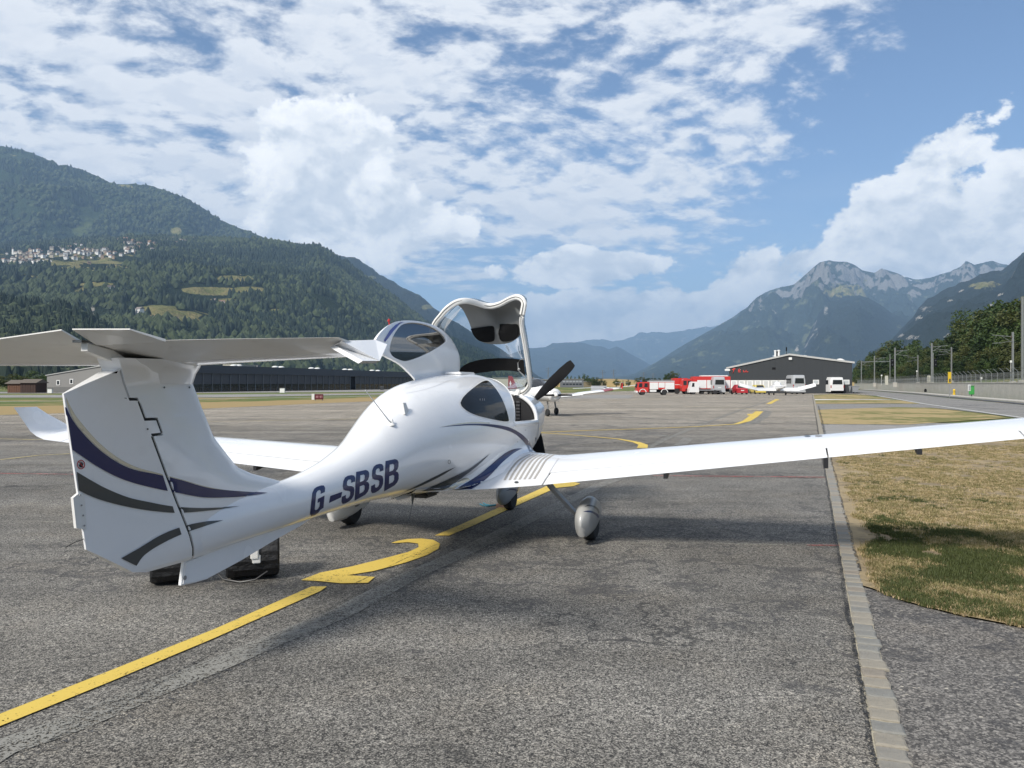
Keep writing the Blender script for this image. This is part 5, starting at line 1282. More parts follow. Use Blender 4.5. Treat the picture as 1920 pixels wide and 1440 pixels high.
# side window of the rear cabin
win = catmull([(863, 755), (868, 745), (880, 733), (897, 720), (907, 714.5), (914, 714), (921, 719), (931, 731), (941, 748), (949, 768), (953.5, 786), (951, 789.5), (940, 789), (915, 784), (893, 778), (877, 771), (866, 762), (863, 755)], 4)[:-1]
cxw, cyw = 908, 755
marking('window_frame', [[(cxw + (p[0] - cxw) * 1.055, cyw + (p[1] - cyw) * 1.07) for p in win]], M_WHITE2, fus, B_fus0, step=6, off=.0015)
wf = marking('side_window', [win], M_DARKGLASS, fus, B_fus0, step=6, off=.004, mirror=True)
for px_w in (899, 903.5, 907): marking('window_sticker', [[(px_w, 747), (px_w + 1, 747), (px_w + 1, 751), (px_w, 751)]], M_INL, fus, B_fus0, step=6, off=.006)
marking('access_panel', [ring(842, 865.5, 2.6, 4.0), ring(842, 865.5, 1.9, 3.2)], M_GREY, fus, B_fus0, step=6)
def thin(pts, w): 
    L = catmull(pts, 5); return [L + [(p[0] + w, p[1] + w * .3) for p in L][::-1]]
marking('cowling_seam', thin([(998, 747), (1005, 762), (1009, 782), (1009, 805), (1005, 826), (1001, 842)], .8), MATS['grey_joint'], cowl, bvh_of(cowl), step=5, off=.002)
marking('panel_seam', thin([(760, 737), (800, 729), (845, 712)], .7), MATS['grey_joint'], fus, B_fus0, step=6, off=.002)
for p in ((990, 770), (985, 806), (1000, 775), (970, 828)): marking('fastener', [ring(p[0], p[1], 1.0, 1.1, 10)], M_STEEL, fus, B_fus, step=6, off=.003)
for p in ((276, 804), (354, 726), (307, 726)): marking('fastener', [ring(p[0], p[1], 1.7, 1.9, 12)], M_GREY, fin if p[0] > 290 else rud, B_fin if p[0] > 290 else B_rud, step=6, off=.004)
# antennas and small fittings
def onfus(px, py):
    h, n, i, d = B_fus0.ray_cast(EYE_L, rayd(px, py).normalized()); return h, n
h, n = onfus(735, 796)
if h:
    tip = ona(685, 731, h.y - .30)
    mb = MB(); mb.lathe([(.030, -.006), (.028, .006), (.014, .02), (.008, .05)], 14, h, 'z'); mb.tube([h + Vector((0, 0, .01)), h.lerp(tip, .15), tip], [.010, .006, .0035], 8); mb.build('whip_antenna', M_WHITE2, fus)
h, n = onfus(762, 772)
if h:
    mb = MB(); mb.loft([[(h.x + x * .012, h.y + y * .05 + .00, h.z - .02) for x, y in ((-1, -1), (1, -1), (1, 1), (-1, 1))], [(h.x + x * .006 - .01, h.y + y * .028 - .03, h.z + .085) for x, y in ((-1, -1), (1, -1), (1, 1), (-1, 1))]], smooth=False); mb.build('blade_antenna', M_WHITE2, fus)
mb = MB(); mb.box(-.10, .10, -.32, .12, 1.80, 1.835, bev=.012); mb.build('roof_step', M_WHITE, fus)
p0 = onb(775, 928, .05); p1 = onb(773, 945, .05); p2 = onb(768, 970, .05); p3 = onb(764, 977, .05); p4 = onb(735, 982, .02)
mb = MB(); mb.tube([p0 + Vector((0, 0, .03)), p1], [.022, .006], 8); mb.tube([p1, p2, p3, p4], .003, 6); mb.build('belly_antenna', M_GREY, fus)
mb = MB(); mb.box(-.08, .12, -1.25, -.95, .56, .62, bev=.02); mb.build('exhaust_fairing', M_BLK, fus)
# ---- raised front canopy
CN = empty('canopy', (0, 0, 0)); CN.parent = AC
RIM = [(985, 733, 1.15), (972, 738, 1.20), (947, 740, 1.27), (905, 741, 1.30), (868, 738, 1.22), (838, 722, 1.08), (820, 695, .92), (810, 660, .76), (808, 630, .66), (815, 607, .60), (826, 592, .58), (838, 578.5, .58), (855, 567, .62), (872, 563.5, .70), (888, 566, .82),
       (907, 572, .96), (922, 573.5, 1.0), (938, 569.5, .94), (954, 561, .84), (968, 556.5, .76), (978, 560, .72), (982.5, 568, .70), (981, 580, .70), (978.5, 594, .71), (978.5, 612, .76), (982, 632, .82), (986, 656, .89), (990, 684, .97), (993, 708, 1.05), (993, 722, 1.10)]
rim = [ona(*p) for p in RIM]; nR = len(rim)
def crl(P, n=3):
    out = []
    for i in range(len(P)):
        p0, p1, p2, p3 = P[i - 1], P[i], P[(i + 1) % len(P)], P[(i + 2) % len(P)]
        for k in range(n):
            t = k / n; out.append(0.5 * (2 * p1 + (p2 - p0) * t + (2 * p0 - 5 * p1 + 4 * p2 - p3) * t * t + (3 * p1 - p0 - 3 * p2 + p3) * t ** 3))
    return out
rim = crl(rim)
cen = sum(rim, Vector()) / len(rim); cen = Vector((cen.x, cen.y, cen.z - .05))
nrm = Vector((0, .93, .36)).normalized()      # the bubble of the hood bulges forward, away from the rim
rows = []
for u in np.linspace(0, 1, 14):
    k = math.cos(u * math.pi / 2) ** .62 if u < 1 else 0.0; d = .42 * math.sin(u * math.pi / 2) ** 1.05
    rows.append([cen + (p - cen) * max(k, .015) * (1 + .055 * math.sin(u * math.pi)) + nrm * d for p in rim])
mb = MB(); mb.loft(rows, cap0=False, cap1=True); cg = mb.build('glass', M_GLASS, CN)
mb = MB(); V = []; n = len(rim)
mb.tube(rim + rim[:2], .030, 8, r2=1.25, cap=False); frame = mb.build('canopy_frame', M_WHITE2, CN)
mb = MB(); mb.tube([p + Vector((0, -.036, 0)) for p in rim + rim[:1]], .0040, 6, cap=False); mb.build('canopy_seal', mat('seal_rubber', (0.16, 0.155, 0.14), .8), CN)
bm = bmesh.new(); bm.from_mesh(cg.data)
for f in bm.faces: f.normal_flip()
B_dome = BVHTree.FromBMesh(bm); bm.free()
M_LIN = mat('grey_lining', (0.24, 0.24, 0.235), .8)
lin = catmull([(852, 566), (872, 562), (890, 565), (907, 571), (922, 572), (938, 569), (954, 561), (968, 556), (979, 560)], 3) + catmull([(979, 560), (979, 590), (977.5, 615), (975, 628), (960, 640), (940, 644), (915, 643), (898, 637), (888, 625), (878, 600), (866, 578), (852, 566)], 4)[1:-1]
marking('roof_lining', [lin], M_LIN, CN, B_dome, step=6, off=.012)
marking('roof_skin', [lin], M_WHITE2, CN, B_dome, step=6, off=-.006)
sh = marking('sun_shade', [catmull([(882, 614), (900, 611.5), (922, 610), (927, 616), (928, 628), (925, 637), (908, 639), (896, 635), (888, 627), (882, 614)], 3)[:-1]], M_BLKM, CN, B_dome, step=6, off=.030)
sh = marking('sun_shade', [catmull([(935, 609), (955, 607), (973, 606), (975.5, 615), (974, 628), (964, 636), (945, 638), (938, 632), (934, 620), (935, 609)], 3)[:-1]], M_BLKM, CN, B_dome, step=6, off=.030)
marking('glare_cover', [catmull([(858, 702), (864, 688), (880, 678), (905, 672), (935, 670), (965, 671), (984, 674)], 3) + [(987, 705)] + catmull([(981, 699), (965, 695), (940, 694), (915, 696), (885, 700)], 3)], M_BLKM, CN, B_dome, step=6, off=.02)
q = [ona(984, 673, 1.25), ona(975, 674, 1.2), ona(971, 680, 1.2), ona(972, 694, 1.2), ona(984, 706, 1.2)]
mb = MB(); mb.tube(q, .007, 6); q2 = ona(973, 692, 1.19); mb.lathe([(.001, -.014), (.016, -.01), (.016, .01), (.001, .014)], 12, q2, 'y'); mb.build('handle', M_STEEL, CN)
mb = MB(); p = ona(969, 742, 1.12); p2 = ona(972, 732, 1.16); mb.tube([p, p2], [.030, .034], 8); mb.build('latch', M_WHITE2, CN)
# ---- raised rear door
def door_pt(px, py, off=0.0):
    b = -0.14
    for _ in range(12):
        p = onb(px, py, b); k = max(0.0, p.z - 1.74); b = -0.16 + 0.10 * math.sin(min(1.6, k * 2.6)) - 0.42 * k ** 1.6 + off
    return Vector((b, p.y, p.z))
DR = empty('rear_door', (0, 0, 0)); DR.parent = AC
def sheetmesh(name, loops, m, parent, off, thick, step=6, holes=True):
    vs = [Vector((p[0], p[1], 0)) for l in loops for p in l]
    tris = tessellate_polygon([[Vector((p[0], p[1], 0)) for p in l] for l in loops])
    bm = bmesh.new(); bv = [bm.verts.new(v) for v in vs]
    for t in tris:
        if len(set(t)) == 3:
            try: bm.faces.new([bv[i] for i in t])
            except ValueError: pass
    bmesh.ops.recalc_face_normals(bm, faces=bm.faces)
    x0, x1 = min(v.x for v in vs), max(v.x for v in vs); y0, y1 = min(v.y for v in vs), max(v.y for v in vs)
    for ax, lo, hi in ((0, x0, x1), (1, y0, y1)):
        k = lo + step
        while k < hi:
            bmesh.ops.bisect_plane(bm, geom=bm.verts[:] + bm.edges[:] + bm.faces[:], plane_co=Vector((k, k, 0)), plane_no=Vector((1, 0, 0)) if ax == 0 else Vector((0, 1, 0))); k += step
    for v in bm.verts: v.co = door_pt(v.co.x, v.co.y, off)
    bmesh.ops.recalc_face_normals(bm, faces=bm.faces)
    for f in bm.faces: f.smooth = True
    me = bpy.data.meshes.new(name); bm.to_mesh(me); bm.free()
    o = link(name, me, parent, m)
    if thick:
        md = o.modifiers.new('thickness', 'SOLIDIFY'); md.thickness = thick; md.offset = 0
        md2 = o.modifiers.new('edge', 'BEVEL'); md2.width = .006; md2.segments = 2; md2.limit_method = 'ANGLE'; md2.angle_limit = R(50)
    return o
dout = catmull([(800, 727.5), (784, 718), (770, 703), (750, 684), (725, 670), (712, 662), (700, 648), (704, 634), (716, 619), (730, 608), (745, 603), (765, 601.5), (790, 604.5), (815, 612), (835, 626), (850, 645), (858.5, 665), (860.5, 685), (858, 701)], 4) + [(835, 714), (815, 722.5)]
dwin = catmull([(727.5, 657), (731, 640), (738, 625), (748, 612), (760, 606.5), (776, 605.5), (797, 609), (815, 617), (829, 628), (834.5, 637), (833, 642), (815, 654), (790, 667), (768, 675), (755, 676.5), (743, 673), (733, 667), (727.5, 657)], 4)[:-1]
sheetmesh('door_shell', [dout, dwin], M_WHITE, DR, 0.0, .030)
sheetmesh('door_window', [[(781 + (p[0] - 781) * 1.01, 641 + (p[1] - 641) * 1.01) for p in dwin]], M_GLASSD, DR, 0.0, 0)
sheetmesh('livery_stripe', [[(722, 641), (726, 636), (738, 620), (750, 606.5), (757, 603.5), (750, 604), (741, 609), (731, 619), (720, 637)]], mat('livery_blue', (0.07, 0.09, 0.33), .3), DR, 0.019, 0)
p = door_pt(731, 612); mb = MB(); mb.tube([p, p + Vector((-.01, -.01, .06))], [.008, .006], 6); mb.tube([p + Vector((-.01, -.01, .05)), p + Vector((.0, -.01, .075))], [.014, .010], 6); mb.build('red_pin', M_REDM, DR)
a, b = onb(757, 737, -.30), onb(772, 722, -.22); mb = MB(); mb.tube([a, a.lerp(b, .5)], .007, 6); mb.build('strut_rod', M_BLK, DR); mb = MB(); mb.tube([a.lerp(b, .5), b], .010, 6); mb.build('gas_strut', M_WHITE2, DR)

# ================================================================== things beside the aircraft
M_BAG = mat('black_plastic', (0.012, 0.012, 0.013), 0.55, var=0.4, vscale=30, bump=0.8, bscale=35)
def ballast(x, y, w, r, rz, label):
    t = empty('ballast_wheel', (x, y, 0), rz, label, 'wheel', 'black ballast wheels under the tail')
    n = 36; V = []; F = []; rg = random.Random(int(w * 1000)); prof = [(-.5, .62), (-.5, .9), (-.46, .97), (-.35, 1.0), (-.2, 1.0), (0, 1.0), (.2, 1.0), (.35, 1.0), (.46, .97), (.5, .9), (.5, .62)]
    for k in range(n):
        th = 2 * math.pi * k / n
        for (u, rr) in prof:
            q = r * rr * (1 + (0.025 if (k % 2) else -0.01) * (rr > .95)) + rg.uniform(-.004, .004)
            V.append((u * w, q * math.cos(th), r + q * math.sin(th) * (1 if math.sin(th) > -.92 else .97)))
    m_ = len(prof)
    for k in range(n):
        for i in range(m_ - 1): F.append((k * m_ + i, k * m_ + i + 1, ((k + 1) % n) * m_ + i + 1, ((k + 1) % n) * m_ + i))
    mb = MB(); mb.add(V, F, False); mb.build('tyre', M_BAG, t)
    mb = MB(); mb.lathe([(.001, -w * .3), (r * .64, -w * .34), (r * .64, w * .34), (.001, w * .3)], 18, (0, 0, r), 'x'); mb.build('hub', M_BLK, t)
    return t
g1 = G(308, 1100); g2 = G(462, 1090)
ballast(g1.x, g1.y + .16, .35, .20, R(24), 'black wrapped wheel on the ground under the rudder')
t2 = ballast(g2.x, g2.y + .17, .44, .225, R(18), 'wide black wrapped wheel with a white buckle, behind the ventral fin')
mb = MB(); mb.box(-.02, .05, -.245, -.225, .20, .31, bev=.02); mb.build('buckle', M_WHITE2, t2)
mb = MB(); mb.box(-.005, .065, -.235, -.222, .165, .24, bev=.015); mb.build('buckle_plate', M_WHITE2, t2)
mb = MB(); mb.tube([(-.30, -.02, .07), (-.24, -.1, .02), (-.10, -.20, .008), (.02, -.24, .03), (.12, -.22, .09)], .008, 6); mb.build('strap', M_BLK, t2)
c = G(946, 951)
t = empty('wheel_chock', (c.x, c.y, 0), R(-18), 'pinkish wooden chock with a blue rope at the nose wheel', 'chock')
mb = MB(); mb.prism([(-.07, 0), (.07, 0), (.02, .05), (-.03, .05)], -.11, .11, 'x'); mb.build('block', mat('faded_wood', (0.42, 0.25, 0.18), .9, bump=.4), t)
pts = [Vector((-.11, -.02, .02))]
for p in [(936, 946), (925, 949), (915, 950), (906, 949), (900, 946)]:
    g = G(*p) - c; g = Vector((g.x * math.cos(R(18)) - g.y * math.sin(R(18)), g.x * math.sin(R(18)) + g.y * math.cos(R(18)), .012)); pts.append(g)
mb = MB(); mb.tube(pts, .009, 6); mb.tube([q + Vector((.01, .05 + .01 * i, 0)) for i, q in enumerate(pts)], .009, 6); mb.build('rope', mat('blue_rope', (0.03, 0.16, 0.22), .8), t)
# ================================================================== FAR BUILDINGS AND TRAFFIC
def frame_at(A, B):
    """local frame along a facade from A to B (ground points, seen from the camera: A left, B right); x along, y away from the viewer"""
    A = Vector((A[0], A[1], 0)); B = Vector((B[0], B[1], 0)); d = (B - A); return A, d.length, math.atan2(d.y, d.x)
def colx(px, A, ang):
    """distance along the facade where a picture column meets it"""
    t = (px - 960) / FPX; dx, dy = math.cos(ang), math.sin(ang)
    return (t * A.y - A.x) / (dx - t * dy)
M_GLZ = mat('far_glazing', (0.020, 0.025, 0.030), 0.12, var=0.5, vscale=0.4, spec=0.6)
M_ANTH = mat('anthracite_cladding', (0.021, 0.025, 0.029), 0.6, var=0.10, vscale=0.3)
M_WFR = mat('white_trim', (0.70, 0.70, 0.68), 0.6, dirt=.15)
# --- dark hall with a shallow gable beside the service road
A, L, ang = frame_at(((1367 - 960) / FPX * 145.6, 145.6), (60.5, 138.0))
HALL = empty('fire_station_hall', A, ang, 'low dark grey hall with a white gable edge and the red word feu', 'building')
zl, zr, za, xa, DEP = 4.62, 5.45, 7.0, colx(1480, A, ang), 26
rb = 2.4
mb = MB(); mb.prism([(-0.0, 0), (L, 0), (L, zr), (xa, za), (0, zl)], 0, DEP, 'y'); wall = mb.build('wall', M_ANTH, HALL)
# cladding sheets: shallow vertical boards
k = 0
xg = 0.25
while xg < L - .3:
    zt_ = (zl + (za - zl) * xg / xa) if xg < xa else (za - (za - zr) * (xg - xa) / (L - xa))
    x2 = min(xg + 1.0, L - .02); zt2 = (zl + (za - zl) * x2 / xa) if x2 < xa else (za - (za - zr) * (x2 - xa) / (L - xa))
    low = 2.42 if xg < colx(1506, A, ang) else 0.02
    mb = MB(); mb.prism([(xg + .02, low), (x2 - .02, low), (x2 - .02, min(zt_, zt2) - .05), (xg + .02, min(zt_, zt2) - .05)], -.03, -.002, 'y'); mb.build('panel', M_ANTH, wall); xg += 1.0
mb = MB(); mb.prism([(-.5, zl - .10), (xa, za - .05), (L + .4, zr - .10), (L + .4, zr + .22), (xa, za + .27), (-.5, zl + .22)], -.25, .15, 'y'); mb.build('gable_trim', mat('grey_trim', (0.40, 0.40, 0.39), 0.6), HALL)
mb = MB(); mb.prism([(-.5, zl + .05), (xa, za + .1), (L + .4, zr + .05), (L + .4, zr + .20), (xa, za + .25), (-.5, zl + .20)], .16, DEP + .3, 'y'); mb.build('roof', mat('roof_sheet', (0.30, 0.30, 0.30), .6), HALL)
# row of white doors with posts
xd0, xd1 = .15, colx(1506, A, ang); nd = 9; wd = (xd1 - xd0) / nd
mb = MB(); mb.box(xd0, xd1, -.02, .02, 0.02, 2.4); mb.build('door_recess', M_WFR, wall)
for i in range(nd):
    d = MB(); d.box(xd0 + i * wd + .38, xd0 + (i + 1) * wd - .38, -.05, -.025, .75, 2.25); q = d.build('garage_window', mat('frosted_pane', (0.50, 0.51, 0.50), .4), wall)
mb = MB(); mb.box(xd0, xd1, -.08, -.03, .02, .72); mb.build('dark_plinth', M_ANTH, wall)
for i in range(nd + 1):
    mb = MB(); x = xd0 + i * wd; mb.box(x - .16, x + .16, -.10, -.02, .72, 2.42); mb.build('white_pier', mat('dull_white', (0.48, 0.48, 0.46), .7), wall)
for px in (1530, 1556, 1587):
    x = colx(px, A, ang); mb = MB(); mb.box(x - .5, x + .5, -.07, -.035, 1.65, 2.45); f = mb.build('window', M_WFR, wall)
    mb = MB(); mb.box(x - .38, x + .38, -.09, -.071, 1.76, 2.34); mb.build('pane', mat('pale_pane', (0.42, 0.45, 0.46), .15), f)
x = colx(1482, A, ang); mb = MB(); mb.box(x - .28, x + .28, -.35, -.04, 6.1, 6.55, bev=.03); mb.build('wall_lamp', M_WFR, HALL)
x = colx(1451, A, ang); mb = MB(); mb.box(x - .3, x + .3, -.06, -.035, 4.35, 4.75); mb.build('air_grille', M_BLKM, HALL)
mb = MB(); mb.box(-.75, .2, -.3, .1, 4.15, 4.5, bev=.04); mb.build('gutter_head', M_WFR, HALL)
mb = MB(); mb.box(-1.3, -.02, .5, 4, 2.35, 3.0); mb.build('side_canopy', M_ANTH, HALL)
def up_at(px, dy, z): return Vector((colx(px, A, ang), dy, z))
for px, w, h in ((1452.5, .20, 1.5), (1456.3, .16, 1.3), (1459, .22, 1.55)):
    x = colx(px, A, ang); mb = MB(); mb.lathe([(w, 5.8), (w, 6.3 + h), (w * 1.3, 6.3 + h), (w * 1.3, 6.5 + h), (.01, 6.55 + h)], 10, (x, 3, 0)); mb.build('chimney', M_WFR if px != 1456.3 else M_BLKM, HALL)
x = colx(1474, A, ang); mb = MB(); mb.tube([(x, 2, 6.5), (x, 2, 8.6)], [.06, .04], 6); mb.tube([(x, 2, 7.8), (x, 2, 8.5)], .12, 6); mb.build('antenna', M_BLKM, HALL)
for px, r, z in ((1508, 1.0, 6.6), (1577, 1.0, 5.9)):
    x = colx(px, A, ang); mb = MB(); mb.lathe([(r, 0), (r * .95, .3), (r * .75, .6), (r * .4, .8), (.01, .87)], 16, (x, 5, z - .35)); mb.build('skylight_dome', M_WFR, HALL)
# the red handwritten word
M_REDL = mat('red_letters', (0.62, 0.05, 0.04), .5)
x0 = colx(1374, A, ang); u = (colx(1404, A, ang) - x0) / 30.0
def pxz(px, py):
    x = colx(px, A, ang); Yd = A.y + x * math.sin(ang); return (x, -.05, EYE - (py - HORIZON) / FPX * Yd)
for ch, P_ in (('f', [(1380, 687.5), (1378, 687), (1376, 690), (1375.3, 696), (1374.5, 699.5), (1373.3, 698)]), ('f', [(1372.5, 692.5), (1379, 691)]), ('e', [(1384, 695.5), (1388.5, 693.5), (1387, 691.2), (1384.3, 693.5), (1384.5, 697), (1388.5, 697)]), ('u', [(1394, 693.5), (1394.3, 697), (1397.5, 697), (1399.3, 693.5), (1400, 697), (1403, 696.5)])):
    mb = MB(); mb.tube([pxz(*p) for p in P_], .085, 6); mb.build('letter', M_REDL, HALL)

# --- long hangar at the left
def on_line(px, Ya, Yb, pa, pb):
    """ground point at column px on the line through (pa, Ya) and (pb, Yb)"""
    a = Vector(((pa - 960) / FPX * Ya, Ya)); b = Vector(((pb - 960) / FPX * Yb, Yb)); d = b - a; t = (px - 960) / FPX; s = (t * a.y - a.x) / (d.x - t * d.y); return a + d * s
PA, PB = on_line(345, 160, 262, 365, 765), on_line(1115, 160, 262, 365, 765)
PB = on_line(860, 160, 262, 365, 765)
A, L, ang = frame_at(PA, PB)
HG = empty('hangar', A, ang, 'long dark hangar with glazed sliding doors across the taxiway', 'building')
M_HDK = mat('hangar_door_sheet', (0.050, 0.055, 0.065), 0.5, var=.12, vscale=.3); M_HRF = mat('hangar_fascia', (0.035, 0.038, 0.042), 0.6, var=.1)
mb = MB(); mb.box(0, L, 1, 14, 0, 4.9); mb.build('wall', M_HDK, HG)
mb = MB(); mb.prism([(0.1, 3.95), (.6, 5.75), (14, 6.0), (15.2, 3.95)], -.3, L + 1, 'x'); mb.build('roof', M_HRF, HG)
M_MUL = mat('mullion_grey', (0.20, 0.21, 0.22), .5)
x = 0.3; i = 0; pw = 3.05
sh_panel = None
while x < L - pw:
    bw = pw - .12
    dark = abs(i - 23) < 1
    mb = MB(); mb.box(x, x + bw, .55, .62, 1.72 if not dark else 0.05, 3.9); p = mb.build('door_panel', M_HDK if not dark else M_BLKM, HG)
    if not dark:
        for c in range(3):
            for r_ in range(2):
                mb = MB(); mb.box(x + .06 + c * bw / 3, x + (c + 1) * bw / 3 - .06, .52, .56, .12 + r_ * .8, .86 + r_ * .8); mb.build('pane', M_GLZ, p)
    mb = MB(); mb.box(x + bw + .02, x + pw - .02, .40, .54, 0.02, 3.95); mb.build('mullion', M_MUL, HG)
    x += pw; i += 1
mb = MB(); mb.box(0, L, .35, .6, 3.93, 4.05); mb.build('door_rail', M_MUL, HG)
for px in (375, 388, 449, 458, 527, 538, 595, 606, 658, 668, 709, 720):
    q = on_line(px, 163, 265, 365, 765); t_ = (q - Vector((PA[0], PA[1]))).length
    mb = MB(); mb.lathe([(.85, 0), (.8, .25), (.45, .42), (.01, .48)], 12, (t_, 3.5, 5.75)); mb.build('skylight_dome', M_WFR, HG)
for px0_, px1_ in ((383, 411), (473, 500)):
    q0 = on_line(px0_, 160, 262, 365, 765); q1 = on_line(px1_, 160, 262, 365, 765); t0 = (q0 - Vector((PA[0], PA[1]))).length; t1 = (q1 - Vector((PA[0], PA[1]))).length
    mb = MB(); mb.box(t0, t1, 3, 8, 5.6, 6.25); mb.build('roof_box', mat('cream_sheet', (0.42, 0.40, 0.33), .7), HG)
    mb = MB(); mb.box(t1 + .05, t1 + 1.3, 2.5, 5, 4.2, 6.15); mb.build('vent_shaft', M_MUL, HG)
# grey gabled hall with two windows at the far left
A, L, ang = frame_at(on_line(88, 158, 150, 88, 330), on_line(300, 158, 150, 88, 330))
GB = empty('grey_gable_hall', A, ang, 'grey sheet metal hall with a sloping roof and two small white framed windows', 'building')
M_GSH = mat('grey_sheet', (0.20, 0.195, 0.185), .6, var=.1, vscale=.2); xm = colx(205, A, ang)
zA = EYE + (HORIZON - 704) / FPX * 158; zM = EYE + (HORIZON - 684) / FPX * 154
mb = MB(); mb.prism([(0, 0), (L, 0), (L, zM - 1.5), (xm, zM), (0, zA)], 0, 25, 'y'); gw = mb.build('wall', M_GSH, GB)
mb = MB(); mb.prism([(-.2, zA - .02), (xm, zM), (L + .2, zM - 1.52), (L + .2, zM - 1.35), (xm, zM + .18), (-.2, zA + .16)], -.2, 25.2, 'y'); mb.build('roof', mat('pale_roof_edge', (0.34, 0.34, 0.33), .6), GB)
for px in (109.5, 134.3):
    x = colx(px, A, ang); zc = EYE + (HORIZON - (717 if px < 120 else 714.7)) / FPX * 156
    mb = MB(); mb.box(x - .42, x + .42, -.08, .0, zc - .52, zc + .52); f = mb.build('window', M_WFR, gw)
    mb = MB(); mb.box(x - .27, x + .27, -.10, -.081, zc - .38, zc + .38); mb.build('pane', M_GLZ, f)
mb = MB(); mb.box(.02, L, -.03, -.002, .02, 1.1); mb.build('plinth', mat('plinth_grey', (0.13, 0.13, 0.125), .8), gw)
# brown sheds
for i, (p0, p1, Yd, h) in enumerate(((14, 40, 150, 1.75), (38, 67, 148, 1.9))):
    x0 = (p0 - 960) / FPX * Yd; x1 = (p1 - 960) / FPX * Yd
    sd_ = empty('wooden_shed', (x0, Yd, 0), 0, ('brown timber shed, left one of the pair near the grey hall', 'darker brown timber shed, right one of the pair near the grey hall')[i], 'shed', 'timber sheds')
    mb = MB(); mb.box(0, x1 - x0, 0, 3.5, 0, h); mb.build('wall', mat('shed_brown_%d' % i, ((0.12, 0.06, 0.035), (0.05, 0.028, 0.02))[i], .9, var=.4), sd_)
    mb = MB(); mb.prism([(-.4, h), (1.75, h + .75), (3.9, h)], -.4, x1 - x0 + .3, 'x'); mb.build('roof', mat('shed_roof', (0.12, 0.10, 0.08), .9), sd_)
    n = 6
    for k in range(n):
        w = (x1 - x0) / n; mb = MB(); mb.box(k * w + .03, (k + 1) * w - .03, -.04, -.003, .05, h - .05); mb.build('board', MATS['shed_brown_%d' % i], sd_)
# terminal-like blocks far ahead
for i, (p0, p1, top, bot, Yd, mcol, lab) in enumerate(((1000, 1030, 712, 726, 380, (0.12, 0.125, 0.13), 'flat grey building behind the open canopy edge'), (1053, 1094, 711, 726.0, 400, (0.13, 0.135, 0.15), 'low grey building with two window bands behind the propeller'), (925, 1000, 708.5, 726, 360, (0.50, 0.46, 0.38), 'beige wall seen through the open canopy'), (1095, 1130, 715, 726, 430, (0.20, 0.16, 0.10), 'low brown shed beyond the glider'))):
    x0 = (p0 - 960) / FPX * Yd; x1 = (p1 - 960) / FPX * Yd; h = EYE + (HORIZON - top) / FPX * Yd
    b = empty('far_building', (x0, Yd, 0), 0, lab, 'building')
    mb = MB(); mb.box(0, x1 - x0, 0, 14, 0, h); w_ = mb.build('wall', mat('far_wall_%d' % i, mcol, .7), b)
    mb = MB(); mb.box(-.3, x1 - x0 + .3, -.3, 14.3, h + .003, h + .35); mb.build('roof', mat('far_roof', (0.22, 0.22, 0.21), .7), b)
    if i in (0, 1):
        k = .6
        while k < x1 - x0 - 1.4:
            for z in (h * .30, h * .66):
                mb = MB(); mb.box(k, k + 1.3, -.05, -.003, z, z + .75); mb.build('window', mat('far_window_light', (0.30, 0.32, 0.34), .3) if z > h * .5 else M_GLZ, w_)
            k += 1.7

# ------------------------------------------------------------------ vehicles
M_TRED = paint('fire_red', (0.52, 0.028, 0.022), .3, .6, .12); M_VWH = paint('vehicle_white', (0.72, 0.72, 0.71), .3, .5, .15); M_VSI = paint('vehicle_silver', (0.40, 0.41, 0.42), .3, .5, .1)
M_VYE = paint('vehicle_yellow', (0.66, 0.52, 0.10), .3, .5, .1); M_CRED = paint('car_red', (0.42, 0.02, 0.03), .25, .8, .05)
M_VGL = mat('vehicle_glass', (0.02, 0.023, 0.027), .06, spec=.6); M_RIMW = mat('wheel_rim', (0.32, 0.32, 0.33), .4, metal=.5); M_LITR = mat('tail_lamp_red', (0.35, 0.01, 0.01), .2); M_LITW = mat('head_lamp', (0.75, 0.75, 0.72), .15)
M_ROLL = mat('roller_shutter', (0.70, 0.70, 0.69), .4); M_BLU = mat('beacon_blue', (0.03, 0.08, 0.45), .2)
def vwheel(par, x, y, r, w, m=None):
    mb = MB(); mb.lathe([(r * .6, -w / 2), (r * .95, -w / 2), (r, -w * .35), (r, w * .35), (r * .95, w / 2), (r * .6, w / 2)], 20, (x, y, r), 'y'); t = mb.build('wheel', M_RUB, par)
    mb = MB(); mb.lathe([(.02, -w * .40), (r * .61, -w * .46), (r * .61, w * .46), (.02, w * .40)], 14, (x, y, r), 'y'); mb.build('rim', m or M_RIMW, t)
def at_px(px, py): g = G(px, py); return g
